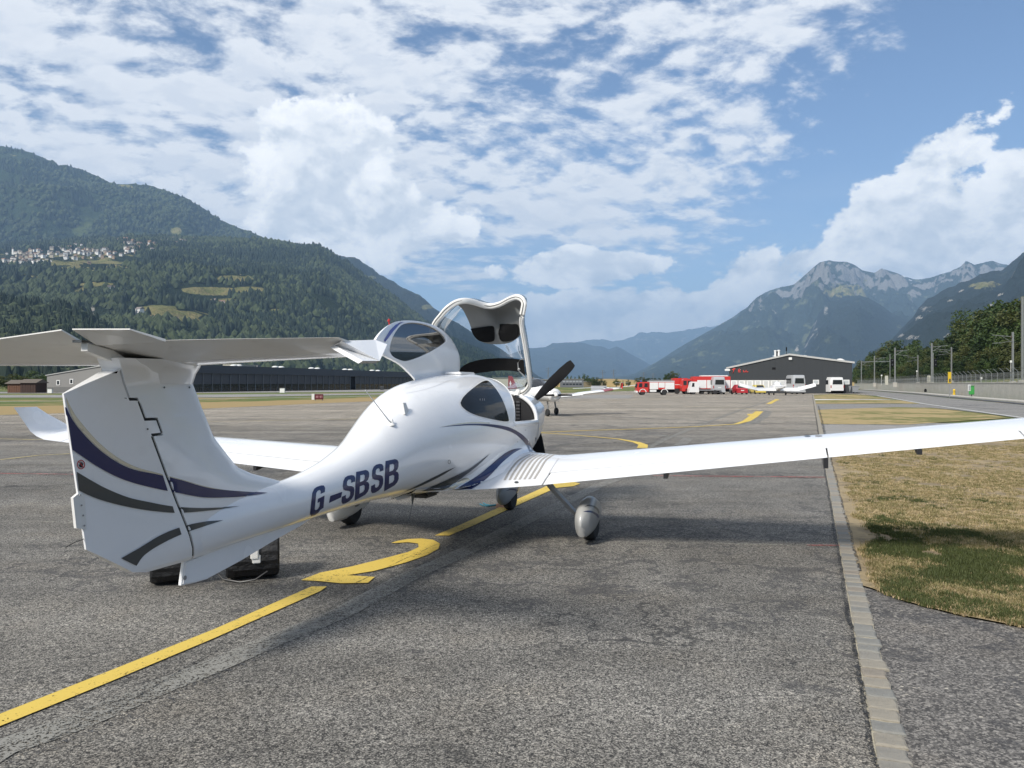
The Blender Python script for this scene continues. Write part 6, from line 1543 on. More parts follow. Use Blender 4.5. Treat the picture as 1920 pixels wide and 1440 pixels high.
# local frame of a vehicle: x forward... length along x, width along y
def fire_truck(px0, px1, pyb, flip, label, cabonly=False):
    g0, g1 = at_px(px0, pyb), at_px(px1, pyb); Lr = (g1 - g0).length
    t = empty('fire_engine', (g0.x, g0.y, 0), math.atan2(g1.y - g0.y, g1.x - g0.x), label, 'fire engine', 'fire engines at the end of the apron')
    s = Lr / 7.0; W = 2.3 * s; H = 2.75 * s
    cab = [(0.05, .55), (0.0, 1.0), (.02, 1.35), (.18, 2.0), (.28, 2.35), (2.2, 2.42), (2.2, .55)]
    mb = MB(); mb.prism([(a * s, b * s) for a, b in cab], 0.05, W - .05, 'y'); c = mb.build('cab', M_TRED, t)
    for (a, b) in ((.35, 1.0), (1.32, 2.0)):
        mb = MB(); mb.prism([(a * s + .02, 1.42 * s), (b * s, 1.42 * s), (b * s, 2.15 * s), ((a + .10) * s, 2.15 * s)], .02, .048, 'y'); mb.build('side_window', M_VGL, c)
    mb = MB(); mb.add([(-.0, .15, 1.38 * s), (0.155 * s, .15, 2.02 * s), (.155 * s, W - .15, 2.02 * s), (0.0, W - .15, 1.38 * s)], [(0, 1, 2, 3)]); ww = mb.build('windscreen', M_VGL, c); ww.location = (-.02, 0, .02)
    for a in (1.16, 2.16): mb = MB(); mb.box((a - .02) * s, (a + .01) * s, .035, .049, .65 * s, 2.1 * s); mb.build('door_gap', M_GAP, c)
    mb = MB(); mb.box(-.18 * s, .25 * s, .02, W - .02, .42 * s, .78 * s, bev=.04); mb.build('bumper', M_VWH, t)
    mb = MB(); mb.box(-.20 * s, -.17 * s, .15, .45, .5 * s, .68 * s); mb.build('headlight', M_LITW, t)
    mb = MB(); mb.box(2.28 * s, 6.95 * s, .02, W - .02, 1.02 * s, 2.35 * s, bev=.03); body = mb.build('body', M_TRED, t)
    for a, b in ((2.36, 3.9), (3.98, 5.1), (5.18, 6.85)):
        low = 1.05 if a != 3.98 else 1.35
        mb = MB(); mb.box(a * s, b * s, -.01, .018, low * s, 2.28 * s, bev=.01); sh = mb.build('roller_shutter', M_ROLL, body)
    mb = MB(); mb.box(2.30 * s, 6.9 * s, .10, W - .1, 2.36 * s, 2.60 * s); mb.build('roof_rack', mat('rack_grey', (0.45, 0.46, 0.47), .4), t)
    mb = MB()
    for y in (.5, .95): mb.tube([(2.4 * s, y, 2.72 * s), (6.6 * s, y, 2.72 * s)], .04, 6)
    for k in range(12): mb.tube([((2.5 + k * .34) * s, .5, 2.72 * s), ((2.5 + k * .34) * s, .95, 2.72 * s)], .025, 5)
    mb.build('ladder', M_RIMW, t)
    mb = MB(); mb.lathe([(.10, 0), (.10, .16), (.04, .2)], 10, (.9 * s, W * .3, 2.42 * s)); mb.build('beacon', M_BLU, t)
    mb = MB(); mb.box(.5 * s, 6.9 * s, .35, W - .35, .42 * s, 1.0 * s); mb.build('chassis', M_BLKM, t)
    mb = MB(); mb.box(2.4 * s, 3.6 * s, .05, .34, .55 * s, .98 * s, bev=.03); mb.build('side_locker', M_VWH, t)
    for x in (1.10, 5.05):
        for y in (.22, W - .22): vwheel(t, x * s, y, .47 * s, .30, M_BLKM)
    for x in (1.10, 5.05):
        mb = MB(); P_ = [(x * s + .66 * s * math.cos(q), .50 * s + .64 * s * math.sin(q)) for q in np.linspace(0, math.pi, 12)]; P2 = [(x * s + .54 * s * math.cos(q), .50 * s + .52 * s * math.sin(q)) for q in np.linspace(math.pi, 0, 12)]
        mb.prism(P_ + P2, -.02, .12, 'y'); mb.build('wheel_arch', M_VWH, t)
    mb = MB(); mb.box(6.9 * s, 6.98 * s, .2, W - .2, .5 * s, .9 * s); mb.build('rear_bumper', M_BLKM, t)
    return t
fire_truck(1194, 1266, 740.2, False, 'red fire engine with white roller shutters, frontmost at the left')
# second fire engine behind, tanker with its cab seen at an angle, third long one
g = G(1263, 738.2); t = empty('fire_engine', (g.x, g.y, 0), 0.0, 'red tank fire engine half hidden behind the frontmost one', 'fire engine', 'fire engines at the end of the apron')
mb = MB(); mb.box(0, 2.4, 0, 2.3, .9, 2.7, bev=.05); mb.build('body', M_TRED, t)
mb = MB(); mb.lathe([(.01, -.02), (.55, 0), (.55, 1.9), (.01, 1.95)], 16, (.25, 1.1, 2.1), 'x'); mb.build('tank', M_TRED, t)
mb = MB(); mb.box(.1, 2.3, -.03, .0, 1.55, 1.63); mb.build('white_band', M_VWH, t)
mb = MB(); mb.box(0, 2.4, .2, 2.1, .45, .9); mb.build('chassis', M_BLKM, t)
for x in (.6, 1.9): vwheel(t, x, .15, .48, .3, M_BLKM)
mb = MB(); mb.lathe([(.09, 0), (.09, .15), (.03, .18)], 8, (1.2, 1, 2.75)); mb.build('beacon', M_BLU, t)
g = G(1279, 738.6); t = empty('fire_engine', (g.x, g.y, 0), -0.05, 'long red fire engine behind the white pickup truck', 'fire engine', 'fire engines at the end of the apron')
cb = [(0, .5), (-.08, 1.2), (.08, 2.2), (.25, 2.55), (1.7, 2.6), (1.7, .5)]
mb = MB(); mb.prism(cb, 0, 2.3, 'y'); c = mb.build('cab', M_TRED, t)
for a, b in ((.2, .75), (.95, 1.5)): mb = MB(); mb.box(a, b, -.02, -.002, 1.5, 2.25); mb.build('side_window', M_VGL, c)
mb = MB(); mb.box(1.75, 8.0, 0, 2.3, .85, 2.95, bev=.04); b_ = mb.build('body', M_TRED, t)
for a, b in ((2.5, 4.0), (4.1, 5.5), (5.6, 7.0), (7.1, 7.9)): mb = MB(); mb.box(a, b, -.025, -.002, 1.0, 2.35); mb.build('roller_shutter', M_ROLL, b_)
mb = MB(); mb.box(3.2, 7.6, .2, 2.1, 2.953, 3.15, bev=.03); mb.build('roof_locker', M_ROLL, t)
mb = MB(); mb.box(.3, 7.8, .3, 2.0, .4, .85); mb.build('chassis', M_BLKM, t)
for x in (.95, 5.9): vwheel(t, x, .15, .5, .3)
def rear_van(px0, px1, pyb, ptop, m, label, cat='van', name='van', group='vans parked by the hall', yaw=0.0, high=True):
    """van seen from behind: y forward (away), x across"""
    g0, g1 = G(px0, pyb), G(px1, pyb); W = g1.x - g0.x; H = EYE + (HORIZON - ptop) / FPX * g0.y; L = W * 2.2
    t = empty(name, ((g0.x + g1.x) / 2, g0.y, 0), yaw, label, cat, group); w = W / 2
    rr = []
    for (y, zt_, k, zb) in ((-.02, H * .90, .90, .36), (0.10, H * .97, .97, .32), (.5, H, 1, .30), (L * .70, H, 1, .30), (L * .80, H * .93, .97, .3), (L * .90, H * .55, .95, .3), (L, H * .45, .88, .35)):
        P_ = [(-w * k, zb), (-w * k, H * .45), (-w * k * .97, min(zt_ * .8, zt_ - .05)), (-w * k * .84, zt_ - .02), (-w * k * .6, zt_), (w * k * .6, zt_), (w * k * .84, zt_ - .02), (w * k * .97, min(zt_ * .8, zt_ - .05)), (w * k, H * .45), (w * k, zb)]
        rr.append([(p[0], y, p[1]) for p in P_])
    mb = MB(); mb.loft(rr); b = mb.build('body', m, t)
    mb = MB(); mb.prism([(-w * .72, H * .56), (w * .72, H * .56), (w * .66, H * .83), (-w * .66, H * .83)], -.06, -.021, 'y'); mb.build('rear_window', M_VGL, b)
    mb = MB(); mb.box(-w * .96, w * .96, -.12, .04, .30, .52, bev=.03); mb.build('bumper', M_BLKM if m is M_VWH and not high else m, t)
    mb = MB(); mb.box(-.26, .26, -.045, -.022, H * .36, H * .36 + .11); mb.build('number_plate', M_WFR, t)
    for s in (-1, 1): mb = MB(); mb.box(s * w * .93 - .07, s * w * .93 + .07, -.04, .10, H * .34, H * .50, bev=.02); mb.build('tail_light', M_LITR, t)
    for s in (-1, 1):
        for y in (L * .18, L * .80):
            mb = MB(); r = .31; mb.lathe([(r * .6, -.1), (r, -.1), (r, .1), (r * .6, .1)], 18, (s * (w - .12), y, r), 'x'); wl = mb.build('wheel', M_RUB, t)
    mb = MB(); mb.box(-w * .8, w * .8, .1, L * .9, .16, .34); mb.build('underbody', M_BLKM, t)
    for s in (-1, 1): mb = MB(); mb.box(s * (w + .10) - .08, s * (w + .10) + .08, L * .70, L * .74, H * .5, H * .62, bev=.02); mb.build('mirror', M_BLKM, t)
    for s in (-1, 1):
        mb = MB(); mb.prism([(L * .2, H * .55), (L * .75, H * .55), (L * .72, H * .82), (L * .2, H * .82)], s * w - .012 if s > 0 else s * w - .004, s * w + .004 if s > 0 else s * w + .012, 'x'); mb.build('side_window', M_VGL, b)
    return t
rear_van(1337.5, 1361, 738.9, 706, M_VSI, 'silver van seen from behind, beside the white pickup truck')
v = rear_van(1487, 1511, 738.5, 702.5, M_VSI, 'silver van seen from behind, standing close against the dark hall')
v = rear_van(1557.5, 1583, 737.5, 706.5, M_VWH, 'white high roofed van with black bumper at the right end of the hall', high=False)
def side_car(px0, px1, pyb, prof, wins, m, label, cat, name, rz=0.0, wheels=(.18, .80), wr=.31, W=1.7, group=None):
    g0, g1 = G(px0, pyb), G(px1, pyb); L = g1.x - g0.x
    t = empty(name, (g0.x, g0.y, 0), rz, label, cat, group)
    mb = MB(); n = len(prof)
    ins = lambda p, k: (L / 2 + (p[0] * L - L / 2) * k, p[1])
    rr = [[(ins(p, .985)[0], 0.0, p[1]) for p in prof], [(p[0] * L, .10, p[1]) for p in prof], [(p[0] * L, W - .10, p[1]) for p in prof], [(ins(p, .985)[0], W, p[1]) for p in prof]]
    mb.loft(rr, smooth=False); b = mb.build('body', m, t)
    for P_ in wins:
        mb = MB(); mb.prism([(p[0] * L, p[1]) for p in P_], -.02, -.002, 'y'); mb.build('side_window', M_VGL, b)
    for x in wheels:
        for y in (.12, W - .12): vwheel(t, x * L, y, wr, .2)
    return t
# white pickup truck (short cab) and the estate van behind it
t = side_car(1293, 1311, 739.0, [(0, .35), (0, .9), (.06, 1.15), (.20, 1.95), (.28, 2.08), (.98, 2.08), (1, .35)], [[(.22, 1.25), (.50, 1.25), (.50, 1.88), (.30, 1.88)]], M_VWH, 'white flatbed pickup truck with a square cab between red engines and vans', 'truck', 'pickup_truck', wheels=(.42,), wr=.36)
mb = MB(); mb.box(1.45, 5.2, .05, 1.65, .62, .78); mb.build('load_bed', M_RIMW, t)
mb = MB(); mb.box(.2, 5.0, .4, 1.3, .4, .62); mb.build('chassis', M_BLKM, t)
vwheel(t, 4.2, .15, .36, .2)
mb = MB(); mb.box(-.05, .1, .1, 1.6, .3, .55, bev=.03); mb.build('bumper', M_VWH, t)
t = side_car(1310.5, 1350, 737.8, [(0, .35), (0, .95), (.04, 1.1), (.10, 1.85), (.14, 1.98), (.96, 1.98), (1, 1.2), (1, .35)], [[(.09, 1.15), (.26, 1.15), (.26, 1.85), (.14, 1.85)], [(.29, 1.15), (.62, 1.15), (.62, 1.85), (.29, 1.85)], [(.65, 1.15), (.93, 1.15), (.91, 1.85), (.65, 1.85)]], M_VWH, 'white minibus with dark side windows behind the silver van', 'minibus', 'minibus', wheels=(.17, .80), wr=.34)
def rear_car(px0, px1, pyb, ptop, m, label, mat_roof=None):
    g0, g1 = G(px0, pyb), G(px1, pyb); W = g1.x - g0.x; H = EYE + (HORIZON - ptop) / FPX * g0.y; L = 3.9; w = W / 2
    t = empty('parked_car', ((g0.x + g1.x) / 2, g0.y, 0), 0, label, 'car', 'cars parked before the hall')
    rr = []
    for (y, zt_, k) in ((0, H * .55, .93), (.12, H * .62, .98), (.25, H * .64, 1), (.75, H * .97, 1), (1.0, H, 1), (2.2, H, 1), (2.9, H * .66, 1), (3.7, H * .58, .95), (3.9, H * .42, .85)):
        top = .72 if zt_ > H * .7 else .95
        rr.append([(-w * k * .9, y, .22), (-w * k, y, .34), (-w * k, y, min(H * .55, zt_ - .02)), (-w * k * (top + .06), y, zt_ - .04), (-w * k * top * .9, y, zt_), (w * k * top * .9, y, zt_), (w * k * (top + .06), y, zt_ - .04), (w * k, y, min(H * .55, zt_ - .02)), (w * k, y, .34), (w * k * .9, y, .22)])
    mb = MB(); mb.loft(rr); b = mb.build('body', m, t)
    mb = MB(); mb.add([(-w * .78, .28, H * .66), (w * .78, .28, H * .66), (w * .62, .72, H * .95), (-w * .62, .72, H * .95)], [(0, 1, 2, 3)]); o = mb.build('rear_window', M_VGL, b); o.location = (0, -.03, .015)
    for s in (-1, 1): mb = MB(); mb.box(s * w * .80 - .12, s * w * .80 + .12, -.03, .05, H * .42, H * .54, bev=.02); mb.build('tail_light', M_LITR, t)
    mb = MB(); mb.box(-.26, .26, -.03, .005, H * .36, H * .36 + .12); mb.build('number_plate', M_WFR, t)
    mb = MB(); mb.box(-w * .98, w * .98, -.05, .1, .24, .40, bev=.03); mb.build('bumper', m, t)
    for s in (-1, 1):
        for y in (.6, 3.1):
            mb = MB(); r = .31; mb.lathe([(r * .6, -.1), (r, -.1), (r, .1), (r * .6, .1)], 16, (s * (w - .1), y, r), 'x'); mb.build('wheel', M_RUB, t)
    return t
rear_car(1381.5, 1403, 739, 720.5, M_CRED, 'small red hatchback seen from behind in front of the white doors')
rear_car(1417, 1436.5, 738.2, 721, M_VYE, 'yellow car mostly hidden by the wing of the white aircraft')
g = G(1601, 737.4); t = empty('waste_container', (g.x, g.y, 0), 0.1, 'grey metal waste container right of the dark hall', 'container')
mb = MB(); mb.loft([[(-.75, 0, .25), (.75, 0, .25), (.75, 1.2, .25), (-.75, 1.2, .25)], [(-.95, -.1, 1.25), (.95, -.1, 1.25), (.95, 1.3, 1.25), (-.95, 1.3, 1.25)]], smooth=False); mb.build('tub', mat('galvanised', (0.38, 0.39, 0.40), .5, metal=.4, var=.25, dirt=.3), t)
mb = MB(); mb.box(-1, 1, -.15, 1.35, 1.253, 1.36, bev=.03); mb.build('lid', MATS['galvanised'], t)
for x in (-.6, .6):
    for y in (.1, 1.1): mb = MB(); mb.lathe([(.02, -.04), (.12, -.04), (.12, .04), (.02, .04)], 12, (x, y, .12), 'x'); mb.build('castor', M_RUB, t)

# ------------------------------------------------------------------ other aircraft
def small_plane(loc_, rz, label, m, tipm, span=8.7, L=6.8, dih=.06, crank=0.0, s=1.0, cross=True, finm=None, canopy=True, group=None, low=True, gear=.45, name='light_aircraft', cat='airplane', thick=1.0):
    t = empty(name, loc_, rz, label, cat, group)
    h = gear + .35
    st = [(-L * .62, .06, h + .30, .10), (-L * .45, .16, h + .25, .18), (-L * .25, .32, h + .22, .30), (-.3, .52, h + .25, .46), (.6, .54, h + .22, .46), (1.3, .48, h + .15, .38), (L * .36, .38, h + .12, .34), (L * .38, .22, h + .12, .22)]
    mb = MB(); mb.loft([[(hw * math.cos(q), a, zc + hz * math.sin(q)) for q in np.linspace(0, 2 * math.pi, 20, endpoint=False)] for a, hw, zc, hz in st]); f = mb.build('fuselage', m, t)
    cs = [(-1.2, .20, h + .45, .12), (-.7, .40, h + .55, .36), (0, .46, h + .58, .44), (.5, .44, h + .55, .38), (1.0, .30, h + .42, .14)]
    mb = MB(); mb.loft([[(hw * math.cos(q), a, zc + hz * math.sin(q)) for q in np.linspace(0, 2 * math.pi, 20, endpoint=False)] for a, hw, zc, hz in cs]); mb.build('canopy', M_VGL, t)
    for sgn in (-1, 1):
        bs = [(.3, .75, -.75, 0), (span * .27, .75, -.75, 0), (span * .28, .74, -.74, .02), (span * .5 * .86, .62, -.60, crank), (span * .5, .50, -.50, crank * 1.3)]
        mb = MB(); rr = []
        for b_, le, te, dz in bs:
            z = h - .12 + b_ * dih + dz * b_
            rr.append([(sgn * b_, le, z), (sgn * b_, le * .7, z + .07 * thick), (sgn * b_, 0, z + .09 * thick), (sgn * b_, te, z - .01 - .06 * (thick - 1)), (sgn * b_, te * .2, z - .06 * thick), (sgn * b_, le * .8, z - .05)])
        mb.loft(rr[:4]); mb.build('wing', m, t)
        mb = MB(); mb.loft(rr[3:]); mb.build('wing_tip', tipm, t)
    mb = MB(); mb.loft([[(-1.45, -L * .58 + y, h + .33 + z) for y, z in ((.3, 0), (0, .03), (-.35, 0), (0, -.03))], [(1.45, -L * .58 + y, h + .33 + z) for y, z in ((.3, 0), (0, .03), (-.35, 0), (0, -.03))]]); mb.build('tailplane', m, t)
    F_ = [(-L * .42, h + .38), (-L * .56, h + 1.15), (-L * .63, h + 1.18), (-L * .64, h + .28)]
    mb = MB(); mb.prism(F_, -.035, .035, 'x'); fn = mb.build('fin', finm or m, t)
    if cross:
        cz, ca = h + .72, -L * .575
        for (dy, dz) in ((.16, .05), (.05, .16)):
            mb = MB(); mb.box(-.045 if dy > .1 else -.046, .045 if dy > .1 else .046, ca - dy, ca + dy, cz - dz, cz + dz); mb.build('white_cross', M_VWH, fn)
    for x, y in ((-1.25, -.15), (1.25, -.15), (0, 1.6)):
        mb = MB(); mb.tube([(x * .9, y, h - .15), (x, y, .25)], .045, 6); g_ = mb.build('gear_leg', M_STEEL, t)
        mb = MB(); mb.lathe([(.05, -.07), (.17, -.07), (.20, -.03), (.20, .03), (.17, .07), (.05, .07)], 18, (x, y, .20), 'x'); mb.build('wheel', M_RUB, g_)
    mb = MB(); mb.lathe([(.13, 0), (.10, .12), (.01, .24)], 12, (0, L * .38, h + .12), 'y'); mb.build('spinner', m, t)
    for d in (1, -1):
        mb = MB(); mb.loft([[(d * .08 + u * .0, L * .39, h + .12 + v) for u, v in ((0, .05), (0, -.05))] + [(d * .08, L * .39 + .02, h + .07), (d * .08, L * .39 + .02, h + .17)], [(d * .9, L * .39, h + .16), (d * .9, L * .39, h + .08), (d * .9, L * .39 + .01, h + .08), (d * .9, L * .39 + .01, h + .16)]], smooth=False); mb.build('propeller_blade', M_BLKM, t)
    return t
M_MAR = paint('maroon_paint', (0.26, 0.035, 0.045), .35, .3, .1)
g = G(1045, 777.5)
p1 = small_plane((g.x - 1.17, g.y - .40, 0), R(-160), 'white low wing aircraft with maroon wing tip facing the camera behind the propeller', M_VWH, M_MAR, span=8.9, L=7.0, dih=.085, crank=.02, gear=.66, finm=M_MAR)
g = G(1463, 740.8)
p2 = small_plane((g.x, g.y + 1.4, 0), -R(1.5), 'small white aircraft with upswept outer wings parked facing the dark hall', M_VWH, M_VWH, span=11.4, L=6.6, dih=.0, crank=.085, gear=.52, cross=False, thick=3.2)
p2.scale = (1.0, 1.0, 1.12)
for o in KIDS(p2):
    if o.name.startswith('canopy'): o.data = o.data.copy(); o.data.materials[0] = M_VWH
# glider tied down on the grass
g = G(1140, 737)
t = empty('glider', (g.x, g.y, 0), R(28), 'white glider with long thin wings resting beyond the parked aircraft', 'glider')
mb = MB(); mb.loft([[(hw * math.cos(q), a, zc + hw * 1.15 * math.sin(q)) for q in np.linspace(0, 2 * math.pi, 14, endpoint=False)] for a, hw, zc in ((-4.2, .06, .95), (-1.5, .14, .8), (0, .34, .72), (.9, .33, .66), (1.9, .05, .55))]); mb.build('fuselage', M_VWH, t)
for s in (-1, 1):
    mb = MB(); mb.loft([[(s * b, y, z + dz) for y, dz in ((c, 0), (0, .06), (-c, 0), (0, -.04))] for b, c, z in ((.2, .42, .95), (4, .34, 1.12 + (.12 if s > 0 else -.1)), (7.5, .18, 1.32 + (.3 if s > 0 else -.45)))]); mb.build('wing', M_VWH, t)
mb = MB(); mb.prism([(-3.7, .95), (-4.1, 1.9), (-4.5, 1.9), (-4.5, .85)], -.03, .03, 'x'); mb.build('fin', M_TRED, t)
mb = MB(); mb.box(-1.3, 1.3, -4.5, -4.0, 1.9, 1.94); mb.build('tailplane', M_VWH, t)
mb = MB(); mb.loft([[(hw * math.cos(q), a, .98 + hw * .8 * math.sin(q)) for q in np.linspace(0, 2 * math.pi, 12, endpoint=False)] for a, hw in ((.1, .05), (.5, .22), (1.0, .24), (1.5, .06))]); mb.build('canopy', M_VGL, t)
g = G(1128, 736); mb = MB(); mb.box(g.x - 2.0, g.x + 1.0, g.y, g.y + 1.2, .45, 1.35, bev=.05); setp(mb.build('equipment_trailer', M_VSI), 'grey box trailer standing beside the glider', 'trailer')

# ------------------------------------------------------------------ airfield signs
g = G(598, 750.8)
t = empty('runway_sign', (g.x, g.y, 0), R(12), 'dark red airfield sign with runway numbers on the far grass', 'sign')
w = 13.0 / FPX * g.y; hh = 10.0 / FPX * g.y
mb = MB(); mb.box(-w * .62, w * .62, 0, .25, .12, .12 + hh, bev=.03); mb.build('board', mat('sign_dark_red', (0.10, 0.012, 0.016), .4), t)
mb = MB(); mb.box(-w * .62 - .28, -w * .62 - .02, -.02, .27, .10, .16 + hh); mb.build('end_cap', M_WFR, t)
SEG = {'0': 'abcdef', '7': 'abc', '2': 'abged', '5': 'afgcd', '-': 'g'}
def seg(ch, x, z, w_, h_, par):
    b = .055; S_ = {'a': (x, x + w_, z + h_ - b, z + h_), 'd': (x, x + w_, z, z + b), 'g': (x, x + w_, z + h_ / 2 - b / 2, z + h_ / 2 + b / 2), 'f': (x, x + b, z + h_ / 2, z + h_), 'e': (x, x + b, z, z + h_ / 2), 'b': (x + w_ - b, x + w_, z + h_ / 2, z + h_), 'c': (x + w_ - b, x + w_, z, z + h_ / 2)}
    mb = MB()
    for k, q in enumerate(SEG[ch]): a0, a1, b0, b1 = S_[q]; mb.box(a0, a1, -.012 - k * .001, -.002, b0, b1)
    mb.build('numeral', mat('sign_numerals', (0.42, 0.22, 0.24), .6), par)
for k, ch in enumerate('25-07'): seg(ch, -w * .42 + k * w * .19, .12 + hh * .3, w * .12, hh * .42, t)
for x in (-w * .5, w * .5): mb = MB(); mb.box(x - .04, x + .04, .08, .16, 0, .14); mb.build('foot', M_STEEL, t)
for px, py, s, lab in ((529, 736.5, .9, 'small white cabinet on the grass before the hangar'), (93, 737, .8, 'small white cabinet near the grey hall'), (716, 731, .9, 'small dark cabinet beside the hangar apron')):
    g = G(px, py); t = empty('cabinet', (g.x, g.y, 0), 0, lab, 'cabinet', 'cabinets on the airfield')
    mb = MB(); mb.box(-s * .5, s * .5, 0, .4, .05, s, bev=.02); mb.build('case', M_WFR if 'dark' not in lab else M_ANTH, t); mb = MB(); mb.box(-s * .55, s * .55, -.05, .45, s + .003, s + .06); mb.build('cap', M_STEEL, t)

# ------------------------------------------------------------------ railway side: wall, fence, masts
wl = [Vector((*G(px, py)[:2], 0)) for px, py in ((1614, 728.6), (1653, 730.4), (1719, 734.9), (1784, 740.0), (1920, 750.4))]
wl = [wl[0] + (wl[0] - wl[1]) * .4] + wl + [wl[-1] + (wl[-1] - wl[-2]) * 1.0]
WALL = empty('railway_wall', (0, 0, 0), 0, 'stained concrete retaining wall along the service road', 'wall')
def along(P, step):
    out = []; acc = 0
    for a, b in zip(P[:-1], P[1:]):
        L_ = (b - a).length; n = max(1, int(L_ / step))
        for k in range(n): out.append((a.lerp(b, k / n), (b - a).normalized()))
    out.append((P[-1], (P[-1] - P[-2]).normalized())); return out
sg = along(wl, 6.0)
for (a, d), (b, _) in zip(sg[:-1], sg[1:]):
    n = Vector((-d.y, d.x, 0)); n = n if n.x > 0 else -n; e = d * .012; hgt = 1.80 + rng.uniform(-.02, .02)
    # face batter and coping
    q = [a + e, b - e, b - e + n * .4, a + e + n * .4]
    mb = MB(); mb.loft([q, [v + Vector((0, 0, hgt)) for v in q]], smooth=False); mb.build('wall_panel', M_CONC, WALL)
    q2 = [v - n * .05 for v in q[:2]] + [v + n * .05 for v in q[2:]]
    mb = MB(); mb.loft([[v + Vector((0, 0, hgt + .002)) for v in q2], [v + Vector((0, 0, hgt + .12)) for v in q2]], smooth=False); mb.build('coping', M_CONC, WALL)
M_GALV = mat('galvanised_post', (0.25, 0.26, 0.26), .5, metal=.3)
FEN = empty('chain_link_fence', (0, 0, 0), 0, 'chain link fence with outward leaning post tops above the wall', 'fence')
fp = along([p + Vector((1.2, 0.2, 0)) for p in wl], 3.2)
pm = MB(); pm.tube([(0, 0, 1.5), (0, 0, 3.1), (-.55, -.05, 3.55)], .035, 6); po = pm.build('post', M_GALV, FEN); po.location = fp[0][0]
for p, d in fp[1:]:
    c = po.copy(); COL.objects.link(c); c.location = p
mb = MB()
for (a, d), (b, _) in zip(fp[:-1], fp[1:]):
    for z in (1.85, 2.3, 2.75, 3.05): mb.tube([a + Vector((0, 0, z)), b + Vector((0, 0, z))], .012, 4, cap=False)
    for k in range(12):
        q = a.lerp(b, k / 12); mb.tube([q + Vector((0, 0, 1.85)), a.lerp(b, (k + 1) / 12) + Vector((0, 0, 3.05))], .006, 3, cap=False); mb.tube([q + Vector((0, 0, 3.05)), a.lerp(b, (k + 1) / 12) + Vector((0, 0, 1.85))], .006, 3, cap=False)
    for x, z in ((-.28, 3.32), (-.52, 3.52)): mb.tube([a + Vector((x, -.03, z)), b + Vector((x, -.03, z))], .006, 3, cap=False)
mb.build('wire_mesh', M_GALV, FEN, fix=False, kind='stuff')
# railway bank behind the wall
bank = []
wb = [p + Vector((.42, .05, 0)) for p in wl]
V = []; F = []; prof = [(0, 1.55), (3, 1.7), (9, 1.75), (14, 2.3), (22, 4.8), (34, 8.0), (60, 11.5), (110, 16), (160, 10)]
for i, p in enumerate(wb):
    d = (wb[min(i + 1, len(wb) - 1)] - wb[max(0, i - 1)]).normalized(); n = Vector((-d.y, d.x, 0)); n = n if n.x > 0 else -n
    far_k = np.interp(p.y, [60, 120, 200, 300], [1.0, .75, .45, .1])
    for o_, z in prof: V.append(p + n * o_ + Vector((0, 0, z if z < 2 else 1.8 + (z - 1.8) * far_k)))
m_ = len(prof)
for i in range(len(wb) - 1):
    for k in range(m_ - 1): F.append((i * m_ + k, (i + 1) * m_ + k, (i + 1) * m_ + k + 1, i * m_ + k + 1))
me = meshd('railway_bank', V, F); bo = link('railway_bank', me, None, M_FIELD, kind='structure')
BK = BVHTree.FromPolygons([tuple(v) for v in V], F)
def bankz(x, y):
    h, *_ = BK.ray_cast(Vector((x, y, 50)), Vector((0, 0, -1))); return h.z if h else 0.0
# overhead line masts (column, head row, arm direction, arm length px, height m)
MA = [(1917, 556, 708, 0), (1899, 622, 711, -1), (1784, 650.5, 711, -1), (1747, 643, 713, 1), (1721, 665.5, 714, -1), (1678, 651.5, 714.5, 1), (1654, 682, 715, -1), (1639.6, 667, 716, 1), (1634, 686, 716, -1), (1615, 675.7, 716, 1), (1619.5, 689, 716.5, 1), (1607, 692, 716.5, 1), (1602, 698, 717, -1)]
for i, (px, top, bot, arm) in enumerate(MA):
    Yd = 7.9 * FPX / (bot - top) if i else 92.0; p = AT(px, top, Yd); zb = p.z - (7.9 if i else 9.6); x, y = p.x, p.y
    lab = ['tall thick mast at the right edge of the view', 'overhead line mast with an arm pointing left, nearest but one to the right edge', 'overhead line mast behind the yellow post', 'overhead line mast with a railway signal on its right', 'thin overhead line mast before the round trees', 'overhead line mast right of the left railway signal', 'short distant mast, fourth from the hall', 'overhead line mast with a long arm to the left signal', 'small distant mast near the hall corner, pale', 'mast joined by a beam to the left signal post', 'small distant mast under the beam', 'far small mast at the hall corner', 'farthest mast, touching the hall outline'][i]
    t = empty('catenary_mast', (x, y, zb - .8), 0, lab, 'mast', 'railway masts along the line')
    w = .10 if i == 0 else .12
    mb = MB(); 
    mb.box(-w, w, -w, -w + .03, 0, 8.7 if i else 10.4); mb.box(-w, w, w - .03, w, 0, 8.7 if i else 10.4); mb.box(-.015, .015, -w + .035, w - .035, 0, 8.7 if i else 10.4); mb.build('column', M_GALV, t)
    mb = MB(); mb.box(-.35, .35, -.35, .35, -.6, .55, bev=.03); mb.build('footing', M_CONC, t)
    if arm:
        s = arm; La = 3.4
        mb = MB(); mb.tube([(0, 0, 7.9), (s * La, 0, 8.2)], .05, 6); mb.tube([(0, 0, 6.9), (s * La * .55, 0, 8.02)], .035, 6); mb.tube([(s * La * .8, 0, 8.1), (s * La * .95, 0, 7.0), (s * La * .55, 0, 6.8)], .03, 6); mb.tube([(0, 0, 7.2), (s * La, 0, 6.75)], .03, 6); mb.build('bracket_arm', M_GALV, t)
        mb = MB(); mb.lathe([(.07, 0), (.07, .3)], 8, (s * .25, 0, 7.75)); mb.build('insulator', mat('insulator_brown', (0.10, 0.05, 0.03), .3), t)
